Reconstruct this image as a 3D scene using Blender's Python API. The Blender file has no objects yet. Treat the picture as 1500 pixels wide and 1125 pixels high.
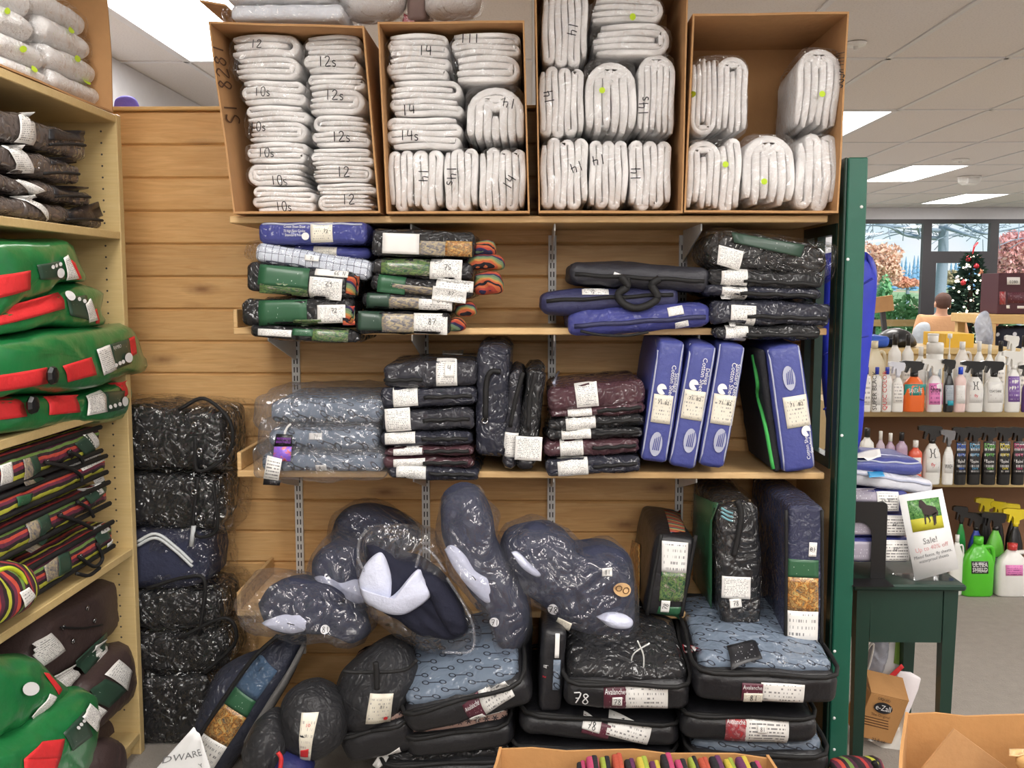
import bpy, math, random
import numpy as np
from math import sin, cos, pi, radians
from mathutils import Vector, Matrix
from mathutils.bvhtree import BVHTree

SC = bpy.context.scene
COL = SC.collection
random.seed(4)

# ---------------------------------------------------------------- camera
F = 1436.0                       # focal length in photo pixels (1500 wide)
PITCH, YAW = radians(5.67), radians(1.12)
EYE = Vector((0, 0, 1.40))
cam_data = bpy.data.cameras.new('camera')
cam_data.sensor_width = 36.0
cam_data.lens = 36.0 * F / 1500.0
cam_data.clip_start = 0.02
cam_data.clip_end = 500
cam = bpy.data.objects.new('camera', cam_data)
cam.location = EYE
cam.rotation_euler = (pi / 2 - PITCH, 0, YAW)
COL.objects.link(cam)
SC.camera = cam

# ---------------------------------------------------------------- world, exposure
SC.view_settings.view_transform = 'Standard'
SC.view_settings.look = 'None'
SC.view_settings.gamma = 1.0
SC.view_settings.use_curve_mapping = False
SC.view_settings.exposure = 0.0
CEIL = 2.45
LAMP_POWER = 15.0                 # emission of the ceiling light diffusers
SKY_POWER = 1.1
world = bpy.data.worlds.new('world')
SC.world = world
world.use_nodes = True
wn = world.node_tree
wn.nodes.clear()
w_out = wn.nodes.new('ShaderNodeOutputWorld')
w_bg = wn.nodes.new('ShaderNodeBackground')
w_tc = wn.nodes.new('ShaderNodeTexCoord')
w_sep = wn.nodes.new('ShaderNodeSeparateXYZ')
w_ramp = wn.nodes.new('ShaderNodeValToRGB')
w_noise = wn.nodes.new('ShaderNodeTexNoise')
w_noise.inputs['Scale'].default_value = 9.0
w_mix = wn.nodes.new('ShaderNodeMixRGB')
w_mix.inputs[2].default_value = (0.95, 0.99, 1.0, 1)
w_ramp.color_ramp.elements[0].position = 0.0
w_ramp.color_ramp.elements[0].color = (0.86, 0.98, 1.0, 1)
w_ramp.color_ramp.elements[1].position = 0.35
w_ramp.color_ramp.elements[1].color = (0.36, 0.74, 0.98, 1)
wn.links.new(w_tc.outputs['Generated'], w_sep.inputs[0])
wn.links.new(w_tc.outputs['Generated'], w_noise.inputs['Vector'])
wn.links.new(w_sep.outputs['Z'], w_ramp.inputs['Fac'])
wn.links.new(w_ramp.outputs['Color'], w_mix.inputs[1])
w_cr = wn.nodes.new('ShaderNodeValToRGB')
w_cr.color_ramp.elements[0].position = 0.45
w_cr.color_ramp.elements[1].position = 0.6
wn.links.new(w_noise.outputs['Fac'], w_cr.inputs['Fac'])
wn.links.new(w_cr.outputs['Color'], w_mix.inputs[0])
wn.links.new(w_mix.outputs[0], w_bg.inputs['Color'])
w_bg.inputs['Strength'].default_value = SKY_POWER
wn.links.new(w_bg.outputs[0], w_out.inputs['Surface'])

# ---------------------------------------------------------------- picture <-> place
FW = Vector((-sin(YAW) * cos(PITCH), cos(YAW) * cos(PITCH), -sin(PITCH)))
RT = Vector((cos(YAW), sin(YAW), 0))
UP = RT.cross(FW)


def ray(px, py):
    return FW * F + RT * (px - 750) + UP * (562.5 - py)


def W(px, py, Y):
    d = ray(px, py)
    return EYE + d * (Y / d.y)


def WX(px, py, X):
    d = ray(px, py)
    return EYE + d * (X / d.x)


def WZ(px, py, Z):
    d = ray(px, py)
    return EYE + d * ((Z - EYE.z) / d.z)


# ---------------------------------------------------------------- materials
def lin(c):
    out = []
    for v in c[:3]:
        v = v / 255.0
        out.append(v / 12.92 if v <= 0.04045 else ((v + 0.055) / 1.055) ** 2.4)
    return (*out, 1.0)


class Mat:
    """A node material being put together."""

    def __init__(s, name):
        s.m = bpy.data.materials.new(name)
        s.m.use_nodes = True
        s.t = s.m.node_tree
        s.b = s.t.nodes['Principled BSDF']
        s.out = s.t.nodes['Material Output']

    def n(s, kind, **kw):
        nd = s.t.nodes.new('ShaderNode' + kind)
        for k, v in kw.items():
            if hasattr(nd, k):
                setattr(nd, k, v)
        return nd

    def l(s, a, b):
        s.t.links.new(a, b)

    def set(s, inp, v):
        if hasattr(v, 'links'):
            s.l(v, inp)
        else:
            inp.default_value = v

    def math(s, op, a, b=0.0, c=0.0):
        nd = s.n('Math', operation=op)
        for i, v in enumerate((a, b, c)):
            s.set(nd.inputs[i], v)
        return nd.outputs[0]

    def obj(s):
        return s.n('TexCoord').outputs['Object']

    def uv(s):
        return s.n('TexCoord').outputs['UV']

    def rnd(s):
        return s.n('ObjectInfo').outputs['Random']

    def scaled(s, vec, sc, loc=(0, 0, 0)):
        mp = s.n('Mapping')
        s.l(vec, mp.inputs['Vector'])
        mp.inputs['Scale'].default_value = sc
        s.set(mp.inputs['Location'], loc)
        return mp.outputs[0]

    def noise(s, vec, scale, detail=3.0, rough=0.55, dist=0.0, ridged=False):
        nd = s.n('TexNoise')
        if ridged:
            nd.noise_type = 'RIDGED_MULTIFRACTAL'
        s.l(vec, nd.inputs['Vector'])
        nd.inputs['Scale'].default_value = scale
        nd.inputs['Detail'].default_value = detail
        nd.inputs['Roughness'].default_value = rough
        nd.inputs['Distortion'].default_value = dist
        return nd.outputs[0]

    def ramp(s, fac, stops, const=False):
        nd = s.n('ValToRGB')
        cr = nd.color_ramp
        if const:
            cr.interpolation = 'CONSTANT'
        while len(cr.elements) < len(stops):
            cr.elements.new(0.5)
        for e, (p, c) in zip(cr.elements, stops):
            e.position = p
            e.color = c if len(c) == 4 else (*c, 1)
        s.l(fac, nd.inputs['Fac'])
        return nd.outputs['Color']

    def mix(s, fac, a, b, mode='MIX'):
        nd = s.n('MixRGB', blend_type=mode)
        s.set(nd.inputs[0], fac)
        s.set(nd.inputs[1], a)
        s.set(nd.inputs[2], b)
        return nd.outputs[0]

    def crumple(s, vec, scale):
        """Sharp creases of a crushed sheet."""
        a = s.math('ABSOLUTE', s.math('SUBTRACT', s.noise(vec, scale, 1.5, .5, 1.6), .5))
        b = s.math('ABSOLUTE', s.math('SUBTRACT', s.noise(vec, scale * 2.7, 1.0, .5, .8), .5))
        return s.math('ADD', a, s.math('MULTIPLY', b, .45))

    def bump(s, height, strength, dist=0.01):
        nd = s.n('Bump')
        nd.inputs['Strength'].default_value = strength
        nd.inputs['Distance'].default_value = dist
        s.l(height, nd.inputs['Height'])
        return nd.outputs[0]

    def base(s, col, rough=0.6, **kw):
        s.set(s.b.inputs['Base Color'], col)
        s.set(s.b.inputs['Roughness'], rough)
        for k, v in kw.items():
            s.set(s.b.inputs[k.replace('_', ' ')], v)
        return s.m


def plain(name, col, rough=0.6, bump=0.0, bscale=60, vary=0.0, **kw):
    """One colour with a little unevenness and fine relief."""
    M = Mat(name)
    c = lin(col)
    v = M.obj()
    f = M.noise(v, 25, 3)
    k = 0.10 + vary
    c2 = tuple(x * (1 - k) for x in c[:3]) + (1,)
    out = M.mix(f, c, c2)
    if bump:
        M.l(M.bump(M.noise(v, bscale, 4), bump), M.b.inputs['Normal'])
    return M.base(out, rough, **kw)


def wrapped(name, col, col2=None, coat=1.0, strength=0.6, scale=9, pattern=None, rough=0.8, crough=0.07):
    """Cloth under a clinging clear sheet: matte base, glossy creased coat."""
    M = Mat(name)
    v = M.obj()
    if pattern is None:
        f = M.noise(v, 9, 4)
        c = lin(col)
        c2 = lin(col2) if col2 else tuple(x * 0.55 for x in c[:3]) + (1,)
        base = M.mix(f, c, c2)
    else:
        base = pattern(M, v)
    r = M.rnd()
    vv = M.n('VectorMath', operation='ADD')
    M.l(v, vv.inputs[0])
    sc = M.n('VectorMath', operation='SCALE')
    sc.inputs[0].default_value = (7.1, 3.3, 5.7)
    M.l(r, sc.inputs['Scale'])
    M.l(sc.outputs[0], vv.inputs[1])
    h = M.crumple(vv.outputs[0], scale)
    nrm = M.bump(h, min(1.0, strength * 1.7), 0.055)
    M.l(nrm, M.b.inputs['Coat Normal'])
    M.l(M.bump(M.noise(v, 160, 3), 0.12, 0.004), M.b.inputs['Normal'])
    return M.base(base, rough, Coat_Weight=coat, Coat_Roughness=crough)


def film(name, tint=(250, 250, 252), gloss=0.10, haze=0.0, scale=20, strength=0.7, rough=0.10):
    """Thin clear plastic: mostly see-through, creased and shiny."""
    M = Mat(name)
    v = M.obj()
    h = M.crumple(v, scale)
    nrm = M.bump(h, min(1.0, strength), 0.055)
    tr = M.n('BsdfTransparent')
    tr.inputs[0].default_value = lin(tint)
    gl = M.n('BsdfGlossy')
    gl.inputs['Roughness'].default_value = rough
    gl.inputs['Color'].default_value = (1, 1, 1, 1)
    M.l(nrm, gl.inputs['Normal'])
    lw = M.n('LayerWeight')
    lw.inputs['Blend'].default_value = 0.25
    M.l(nrm, lw.inputs['Normal'])
    fac = M.math('ADD', M.math('MULTIPLY', lw.outputs['Fresnel'], 0.30), gloss)
    mx = M.n('MixShader')
    M.l(fac, mx.inputs[0])
    M.l(tr.outputs[0], mx.inputs[1])
    M.l(gl.outputs[0], mx.inputs[2])
    res = mx.outputs[0]
    if haze:
        df = M.n('BsdfDiffuse')
        df.inputs[0].default_value = lin((225, 228, 235))
        tl = M.n('BsdfTranslucent')
        tl.inputs[0].default_value = lin((225, 228, 235))
        ad = M.n('MixShader')
        M.l(df.outputs[0], ad.inputs[1])
        M.l(tl.outputs[0], ad.inputs[2])
        m2 = M.n('MixShader')
        hz = M.math('MULTIPLY', M.math('ADD', M.noise(v, 12, 3), 0.35), haze)
        M.l(hz, m2.inputs[0])
        M.l(res, m2.inputs[1])
        M.l(ad.outputs[0], m2.inputs[2])
        res = m2.outputs[0]
    M.l(res, M.out.inputs['Surface'])
    return M.m


def emitter(name, col, power):
    M = Mat(name)
    M.b.inputs['Emission Color'].default_value = col
    M.b.inputs['Emission Strength'].default_value = power
    return M.base((0.8, 0.8, 0.8, 1), 0.5)


def pine(name, a, b, knots=True, rough=0.5):
    M = Mat(name)
    v = M.obj()
    r = M.rnd()
    off = M.n('CombineXYZ')
    for i, k in enumerate((37.0, 11.0, 23.0)):
        M.l(M.math('MULTIPLY', r, k), off.inputs[i])
    ad = M.n('VectorMath', operation='ADD')
    M.l(v, ad.inputs[0])
    M.l(off.outputs[0], ad.inputs[1])
    p = ad.outputs[0]
    g = M.ramp(M.noise(M.scaled(p, (1.2, 14, 14)), 4.0, 4, .6, 1.5), [(.3, (0, 0, 0)), (.7, (1, 1, 1))])
    fine = M.noise(M.scaled(p, (2.0, 60, 60)), 5.0, 3)
    c = M.mix(g, lin(a), lin(b))
    c = M.mix(M.math('MULTIPLY', fine, 0.40), c, lin(tuple(x * 0.72 for x in b)))
    hue = M.n('HueSaturation')
    M.l(M.math('ADD', 0.90, M.math('MULTIPLY', r, 0.16)), hue.inputs['Value'])
    M.l(c, hue.inputs['Color'])
    c = hue.outputs[0]
    if knots:
        vo = M.n('TexVoronoi')
        M.l(M.scaled(p, (3.4, 0.0, 10.0)), vo.inputs['Vector'])
        vo.inputs['Scale'].default_value = 1.0
        sep = M.n('SeparateColor')
        M.l(vo.outputs['Color'], sep.inputs[0])
        some = M.math('GREATER_THAN', sep.outputs[0], 0.30)
        wob = M.math('ADD', vo.outputs['Distance'], M.math('MULTIPLY', M.noise(v, 60, 2), 0.06))
        k = M.ramp(wob, [(0.06, (1, 1, 1)), (0.14, (0.45, 0.45, 0.45)), (0.27, (0, 0, 0))])
        c = M.mix(M.math('MULTIPLY', M.math('MULTIPLY', k, some), 0.75), c, lin((112, 64, 30)))
    M.l(M.bump(fine, 0.08, 0.003), M.b.inputs['Normal'])
    return M.base(c, rough)


MT = {}
MT['pine'] = pine('knotty pine', (236, 192, 132), (216, 166, 104))
MT['shelf_pine'] = pine('shelf pine', (232, 196, 142), (214, 172, 116), knots=False)
MT['cap_pine'] = pine('cap pine', (240, 205, 140), (226, 182, 116), knots=False)
MT['laminate'] = pine('beige laminate', (214, 188, 134), (206, 178, 122), knots=False, rough=0.45)
MT['card'] = plain('cardboard', (192, 146, 98), 0.85, 0.15, 50, 0.08)
MT['card_in'] = plain('cardboard inside', (178, 132, 88), 0.9, 0.15, 50, 0.08)
MT['card2'] = plain('new cardboard', (190, 140, 86), 0.85, 0.12, 60, 0.05)
MT['green_paint'] = plain('green paint', (30, 92, 74), 0.32, 0.06, 30)
MT['green_dark'] = plain('dark green paint', (19, 50, 40), 0.38, 0.06, 30)
MT['metal'] = plain('white metal', (230, 230, 228), 0.4)
MT['slot'] = plain('slot dark', (60, 56, 52), 0.6)
MT['chrome'] = plain('chrome', (200, 200, 205), 0.2, Metallic=1.0)
MT['white_fleece'] = plain('white quilting', (250, 248, 247), 0.95, 0.35, 220, 0.02)
MT['white'] = plain('white plastic', (235, 235, 232), 0.35)
MT['paper'] = plain('white paper', (240, 240, 240), 0.7)
MT['black_plastic'] = plain('black plastic', (18, 18, 20), 0.35)
MT['black_cord'] = plain('black cord', (20, 19, 20), 0.7)
MT['ink'] = plain('black ink', (28, 28, 34), 0.7)
MT['ink_white'] = plain('white ink', (238, 238, 238), 0.6)
MT['ink_red'] = plain('red ink', (206, 48, 50), 0.6)
MT['ink_brown'] = plain('brown ink', (92, 58, 32), 0.8)
MT['ink_grey'] = plain('grey ink', (120, 120, 122), 0.7)
MT['dot_green'] = plain('neon price dot', (196, 226, 46), 0.6)
MT['film'] = film('clear plastic', tint=(255, 255, 255), gloss=0.04, scale=10, strength=0.9, rough=.07)
MT['film_wrap'] = film('crinkled clear plastic', tint=(255, 255, 255), gloss=0.07, scale=10, strength=1.0, rough=0.05)
MT['film_haze'] = film('milky plastic', gloss=0.07, haze=0.12, scale=8, strength=1.0)
MT['glass'] = film('window glass', gloss=0.02, scale=0.2, strength=0.0, rough=0.02)
MT['carpet'] = plain('grey carpet', (160, 153, 145), 0.95, 0.6, 160, 0.15)
MT['wall_paint'] = plain('grey white wall paint', (214, 214, 218), 0.8)
MT['frame_dark'] = plain('dark bronze window frame', (58, 56, 60), 0.45)
MT['grid'] = plain('white ceiling grid', (226, 226, 228), 0.5)


def tile_mat():
    M = Mat('ceiling tile')
    v = M.obj()
    sp = M.ramp(M.noise(v, 120, 2), [(0.30, (0.45, 0.45, 0.45)), (0.46, (1, 1, 1))])
    c = M.mix(0.25, lin((228, 224, 222)), sp, 'MULTIPLY')
    M.l(M.bump(M.noise(v, 90, 3), 0.25, 0.004), M.b.inputs['Normal'])
    return M.base(c, 0.9)


MT['tile'] = tile_mat()
MT['lamp'] = emitter('lamp diffuser', (1.0, 0.965, 0.92, 1), LAMP_POWER)


# ---------------------------------------------------------------- mesh helpers
def mesh(name, verts, faces, mat=None, smooth=False):
    me = bpy.data.meshes.new(name)
    me.from_pydata([tuple(v) for v in verts], [], [tuple(f) for f in faces])
    if mat:
        for m in (mat if isinstance(mat, (list, tuple)) else [mat]):
            me.materials.append(m)
    if smooth:
        me.polygons.foreach_set('use_smooth', [True] * len(me.polygons))
    me.update()
    return me


def link(name, data, parent=None, loc=None):
    o = bpy.data.objects.new(name, data)
    COL.objects.link(o)
    if parent is not None:
        o.parent = parent
    if loc is not None:
        o.location = loc
    return o


def tag(o, label=None, cat=None, grp=None, kind=None):
    if label:
        o['label'] = label
    if cat:
        o['category'] = cat
    if grp:
        o['group'] = grp
    if kind:
        o['kind'] = kind
    return o


def empty(name, loc=(0, 0, 0), rz=0.0):
    o = bpy.data.objects.new(name, None)
    o.empty_display_size = 0.05
    o.location = loc
    o.rotation_euler = (0, 0, rz)
    COL.objects.link(o)
    return o


class MB:
    """Collects shapes into one mesh."""

    def __init__(s):
        s.v, s.f = [], []

    def add(s, vs, fs):
        b = len(s.v)
        s.v.extend(tuple(v) for v in vs)
        s.f.extend(tuple(b + i for i in f) for f in fs)
        return s

    def box(s, x0, y0, z0, x1, y1, z1, c=0.0):
        """Box with its edges cut by c."""
        if c <= 0:
            vs = [(x, y, z) for x in (x0, x1) for y in (y0, y1) for z in (z0, z1)]
            return s.add(vs, [(0, 1, 3, 2), (4, 6, 7, 5), (0, 4, 5, 1), (2, 3, 7, 6), (0, 2, 6, 4), (1, 5, 7, 3)])
        vs, idx = [], {}
        for i, x in enumerate((x0, x1)):
            for j, y in enumerate((y0, y1)):
                for k, z in enumerate((z0, z1)):
                    dx, dy, dz = (c if i == 0 else -c), (c if j == 0 else -c), (c if k == 0 else -c)
                    idx[i, j, k] = len(vs)
                    vs += [(x, y + dy, z + dz), (x + dx, y, z + dz), (x + dx, y + dy, z)]
        fs = []
        for a in (0, 1):
            fs.append([idx[a, j, k] for j, k in ((0, 0), (0, 1), (1, 1), (1, 0))][::1 if a == 0 else -1])
            fs.append([idx[i, a, k] + 1 for i, k in ((0, 0), (1, 0), (1, 1), (0, 1))][::1 if a == 0 else -1])
            fs.append([idx[i, j, a] + 2 for i, j in ((0, 0), (0, 1), (1, 1), (1, 0))][::1 if a == 0 else -1])
        for a in (0, 1):
            for b in (0, 1):
                p, q = idx[0, a, b], idx[1, a, b]
                fs.append((p + 1, q + 1, q + 2, p + 2))
                p, q = idx[a, 0, b], idx[a, 1, b]
                fs.append((p, q, q + 2, p + 2))
                p, q = idx[a, b, 0], idx[a, b, 1]
                fs.append((p, q, q + 1, p + 1))
        for k in idx.values():
            fs.append((k, k + 1, k + 2))
        return s.add(vs, fs)

    def bar(s, a, b, w, d, upv=(0, 0, 1)):
        """Square bar from a to b, w wide and d deep."""
        a, b = Vector(a), Vector(b)
        ax = (b - a).normalized()
        u = ax.cross(Vector(upv))
        if u.length < 1e-4:
            u = ax.cross(Vector((0, 1, 0)))
        u.normalize()
        v = ax.cross(u).normalized()
        vs = [p + u * (i * w / 2) + v * (j * d / 2) for p in (a, b) for i, j in ((-1, -1), (1, -1), (1, 1), (-1, 1))]
        return s.add(vs, [(0, 1, 2, 3), (7, 6, 5, 4), (0, 4, 5, 1), (1, 5, 6, 2), (2, 6, 7, 3), (3, 7, 4, 0)])

    def tube(s, pts, r, n=7, r2=None):
        pts = [Vector(p) for p in pts]
        m = len(pts)
        rr = [r if r2 is None else r + (r2 - r) * i / (m - 1) for i in range(m)] if not hasattr(r, '__len__') else list(r)
        up = Vector((0.3, 0.2, 1))
        vs = []
        for i, p in enumerate(pts):
            t = (pts[min(i + 1, m - 1)] - pts[max(i - 1, 0)]).normalized()
            u = t.cross(up)
            if u.length < 1e-3:
                u = t.cross(Vector((1, 0, 0)))
            u.normalize()
            v = t.cross(u)
            vs += [p + (u * cos(2 * pi * k / n) + v * sin(2 * pi * k / n)) * rr[i] for k in range(n)]
        fs = [(i * n + k, i * n + (k + 1) % n, (i + 1) * n + (k + 1) % n, (i + 1) * n + k) for i in range(m - 1) for k in range(n)]
        fs += [tuple(range(n))[::-1], tuple(range((m - 1) * n, m * n))]
        return s.add(vs, fs)

    def lathe(s, prof, n=16, sq=0.0, sx=1.0, sy=1.0, o=(0, 0, 0)):
        """prof: (radius, z) pairs; sq>0 squares the section."""
        vs = []
        for r, z in prof:
            for k in range(n):
                a = 2 * pi * (k + .5) / n
                c, d = cos(a), sin(a)
                e = 1.0 / max(abs(c), abs(d))
                q = 1 + (e - 1) * sq
                vs.append((o[0] + r * c * q * sx, o[1] + r * d * q * sy, o[2] + z))
        m = len(prof)
        fs = [(i * n + k, i * n + (k + 1) % n, (i + 1) * n + (k + 1) % n, (i + 1) * n + k) for i in range(m - 1) for k in range(n)]
        fs += [tuple(range(n))[::-1], tuple(range((m - 1) * n, m * n))]
        return s.add(vs, fs)

    def prism(s, poly, y0, y1):
        """poly: (x, z) outline pushed from y0 to y1."""
        n = len(poly)
        vs = [(x, y0, z) for x, z in poly] + [(x, y1, z) for x, z in poly]
        fs = [tuple(range(n)), tuple(range(n, 2 * n))[::-1]] + [(i, i + n, (i + 1) % n + n, (i + 1) % n) for i in range(n)]
        return s.add(vs, fs)

    def mesh(s, name, mat, smooth=False):
        return mesh(name, s.v, s.f, mat, smooth)

    def build(s, name, mat, parent=None, loc=None, smooth=False):
        return link(name, s.mesh(name, mat, smooth), parent, loc)


def curve_pts(pts, n=8):
    """Smooth line through points (Catmull-Rom)."""
    P = [Vector(p) for p in pts]
    if len(P) < 3:
        return P
    P = [P[0] * 2 - P[1]] + P + [P[-1] * 2 - P[-2]]
    out = []
    for i in range(1, len(P) - 2):
        a, b, c, d = P[i - 1:i + 3]
        for k in range(n):
            t = k / n
            out.append(0.5 * ((2 * b) + (c - a) * t + (2 * a - 5 * b + 4 * c - d) * t * t + (3 * b - a - 3 * c + d) * t ** 3))
    out.append(P[-2])
    return out


def waves(P, seed, freq, n=5, ridge=False):
    """Cheap smooth noise for an (N,3) array."""
    rg = np.random.RandomState(seed)
    out = np.zeros(len(P))
    for _ in range(n):
        d = rg.normal(size=3)
        d *= freq * rg.uniform(.6, 1.5) / np.linalg.norm(d)
        v = np.sin(P @ d + rg.uniform(0, 6.28) + 1.3 * np.sin(P @ (d[::-1] * .6) + rg.uniform(0, 6.28)))
        out += (1 - 2 * np.abs(v)) if ridge else v
    return out / n


def soft_box(w, d, h, r, wr=0.003, bul=0.01, seed=0, res=0.03, taper=0.0, lean=0.0, freq=22.0, dent=0.0):
    """Stuffed rounded box: x centred, y centred, z from 0 to h."""
    e = np.array([w / 2, d / 2, h / 2])
    r = min(r, *(e * 0.98))

    def line(half):
        flat = half - r
        k = max(2, int(round(2 * flat / res)))
        c = [-half + r * (1 - math.tan(pi / 4 * (1 - i / 3.0))) for i in range(3)]
        mid = list(np.linspace(-flat, flat, k + 1))
        return c + mid + [-x for x in c[::-1]]

    L = [line(x) for x in e]
    verts, faces, seen = [], [], {}

    def vid(i, j, k):
        key = (i, j, k)
        if key not in seen:
            seen[key] = len(verts)
            verts.append((L[0][i], L[1][j], L[2][k]))
        return seen[key]

    n = [len(x) - 1 for x in L]
    for i in range(n[0]):
        for j in range(n[1]):
            faces.append((vid(i, j, 0), vid(i, j + 1, 0), vid(i + 1, j + 1, 0), vid(i + 1, j, 0)))
            faces.append((vid(i, j, n[2]), vid(i + 1, j, n[2]), vid(i + 1, j + 1, n[2]), vid(i, j + 1, n[2])))
    for i in range(n[0]):
        for k in range(n[2]):
            faces.append((vid(i, 0, k), vid(i + 1, 0, k), vid(i + 1, 0, k + 1), vid(i, 0, k + 1)))
            faces.append((vid(i, n[1], k), vid(i, n[1], k + 1), vid(i + 1, n[1], k + 1), vid(i + 1, n[1], k)))
    for j in range(n[1]):
        for k in range(n[2]):
            faces.append((vid(0, j, k), vid(0, j, k + 1), vid(0, j + 1, k + 1), vid(0, j + 1, k)))
            faces.append((vid(n[0], j, k), vid(n[0], j + 1, k), vid(n[0], j + 1, k + 1), vid(n[0], j, k + 1)))
    P = np.array(verts)
    q = np.clip(P, -(e - r), e - r)
    v = P - q
    ln = np.linalg.norm(v, axis=1, keepdims=True)
    v = v / np.maximum(ln, 1e-9)
    Nn = v.copy()
    P = q + v * r
    u = P / e
    g = np.clip(1 - u ** 2, 0, 1)
    P[:, 2] += bul * np.sign(u[:, 2]) * np.abs(u[:, 2]) ** 2 * g[:, 0] * g[:, 1]
    P[:, 1] += bul * .8 * np.sign(u[:, 1]) * np.abs(u[:, 1]) ** 2 * g[:, 0] ** .5 * g[:, 2] ** .5
    P[:, 0] += bul * .5 * np.sign(u[:, 0]) * np.abs(u[:, 0]) ** 2 * g[:, 2] ** .5
    if wr:
        D = wr * (waves(P, seed, freq) + .8 * waves(P, seed + 7, freq * 2.2, ridge=True))
        P += Nn * D[:, None]
    if dent:
        P[:, 2] += dent * waves(P * np.array([1, 1, 0]), seed + 3, 9) * np.clip(u[:, 2], 0, 1)
    if taper:
        P[:, 0] *= 1 - taper * (P[:, 2] / h + .5)
    if lean:
        P[:, 0] += lean * (P[:, 2] / h + .5)
    P[:, 2] += h / 2
    return P, faces


# ---------------------------------------------------------------- lettering
_text = {}


def text_mesh(s):
    """Triangles of a word one unit high, centred: (verts (N,2), faces, width)."""
    if s not in _text:
        cu = bpy.data.curves.new('lettering', 'FONT')
        cu.body = s
        cu.align_x = 'CENTER'
        cu.align_y = 'CENTER'
        cu.size = 1.0
        cu.resolution_u = 2
        ob = bpy.data.objects.new('lettering', cu)
        me = bpy.data.meshes.new_from_object(ob)
        v = np.array([(p.co.x, p.co.y) for p in me.vertices]) if len(me.vertices) else np.zeros((0, 2))
        f = [tuple(p.vertices) for p in me.polygons]
        bpy.data.objects.remove(ob)
        bpy.data.meshes.remove(me)
        bpy.data.curves.remove(cu)
        if len(v):
            v = v / 0.7
        _text[s] = (v, f, (v[:, 0].max() - v[:, 0].min()) if len(v) else 0)
    return _text[s]


HAND = {
    '0': [[(.1, .5), (.2, .95), (.5, 1), (.62, .5), (.45, .02), (.2, .05), (.1, .5)]],
    '1': [[(.3, 1), (.28, 0)]],
    '2': [[(.05, .8), (.25, 1), (.5, .85), (.4, .5), (.05, .03), (.6, .05)]],
    '3': [[(.1, .9), (.4, 1), (.5, .75), (.25, .55), (.5, .3), (.4, .02), (.05, .08)]],
    '4': [[(.15, 1), (.1, .45), (.6, .5)], [(.5, .95), (.48, 0)]],
    '5': [[(.55, 1), (.15, .98), (.12, .58), (.45, .55), (.5, .2), (.1, .02)]],
    '6': [[(.5, 1), (.15, .6), (.1, .15), (.35, 0), (.5, .25), (.15, .4)]],
    '7': [[(.05, .95), (.6, 1), (.25, 0)], [(.2, .5), (.5, .52)]],
    '8': [[(.5, .85), (.3, 1), (.12, .8), (.5, .3), (.3, 0), (.08, .25), (.5, .85)]],
    '9': [[(.5, .8), (.25, .95), (.1, .7), (.5, .65), (.45, 0)]],
    's': [[(.42, .5), (.2, .55), (.12, .38), (.4, .2), (.3, .0), (.08, .04)]],
    'W': [[(0, 1), (.2, 0), (.4, .7), (.6, 0), (.8, 1)]], 'I': [[(.3, 1), (.3, 0)]],
    'L': [[(.1, 1), (.1, 0), (.6, .02)]], 'K': [[(.1, 1), (.1, 0)], [(.6, 1), (.1, .5), (.6, 0)]],
    'E': [[(.6, 1), (.1, 1), (.1, 0), (.6, 0)], [(.1, .5), (.5, .5)]],
    'R': [[(.1, 0), (.1, 1), (.55, .9), (.5, .55), (.1, .5), (.6, 0)]],
    'S': [[(.6, .9), (.3, 1), (.1, .75), (.55, .3), (.35, 0), (.05, .1)]], ' ': [],
    'N': [[(.1, 0), (.1, 1), (.6, 0), (.6, 1)]], 'A': [[(0, 0), (.3, 1), (.6, 0)], [(.12, .4), (.48, .4)]],
    'B': [[(.1, 0), (.1, 1), (.5, .85), (.1, .55), (.6, .3), (.1, 0)]], '.': [[(.2, 0), (.24, .06)]],
}
_hand = {}


def hand_mesh(s, pen=0.085):
    """Pen-drawn characters one unit high, centred."""
    if s not in _hand:
        vs, fs, x0 = [], [], 0.0
        for ch in s:
            for st in HAND.get(ch, []):
                pts = curve_pts([(x0 + a, b, 0) for a, b in st], 3) if len(st) > 2 else [Vector((x0 + a, b, 0)) for a, b in st]
                base = len(vs)
                for i, p in enumerate(pts):
                    t = (pts[min(i + 1, len(pts) - 1)] - pts[max(i - 1, 0)]).normalized()
                    nrm = Vector((-t.y, t.x, 0)) * pen / 2
                    vs += [(p.x - nrm.x, p.y - nrm.y), (p.x + nrm.x, p.y + nrm.y)]
                fs += [(base + 2 * i, base + 2 * i + 2, base + 2 * i + 3, base + 2 * i + 1) for i in range(len(pts) - 1)]
            x0 += 0.95 if ch == 'W' else 0.72
        v = np.array(vs) if vs else np.zeros((0, 2))
        if len(v):
            v -= (v.max(0) + v.min(0)) / 2
        _hand[s] = (v, fs, v[:, 0].max() - v[:, 0].min() if len(v) else 0)
    return _hand[s]


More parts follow.
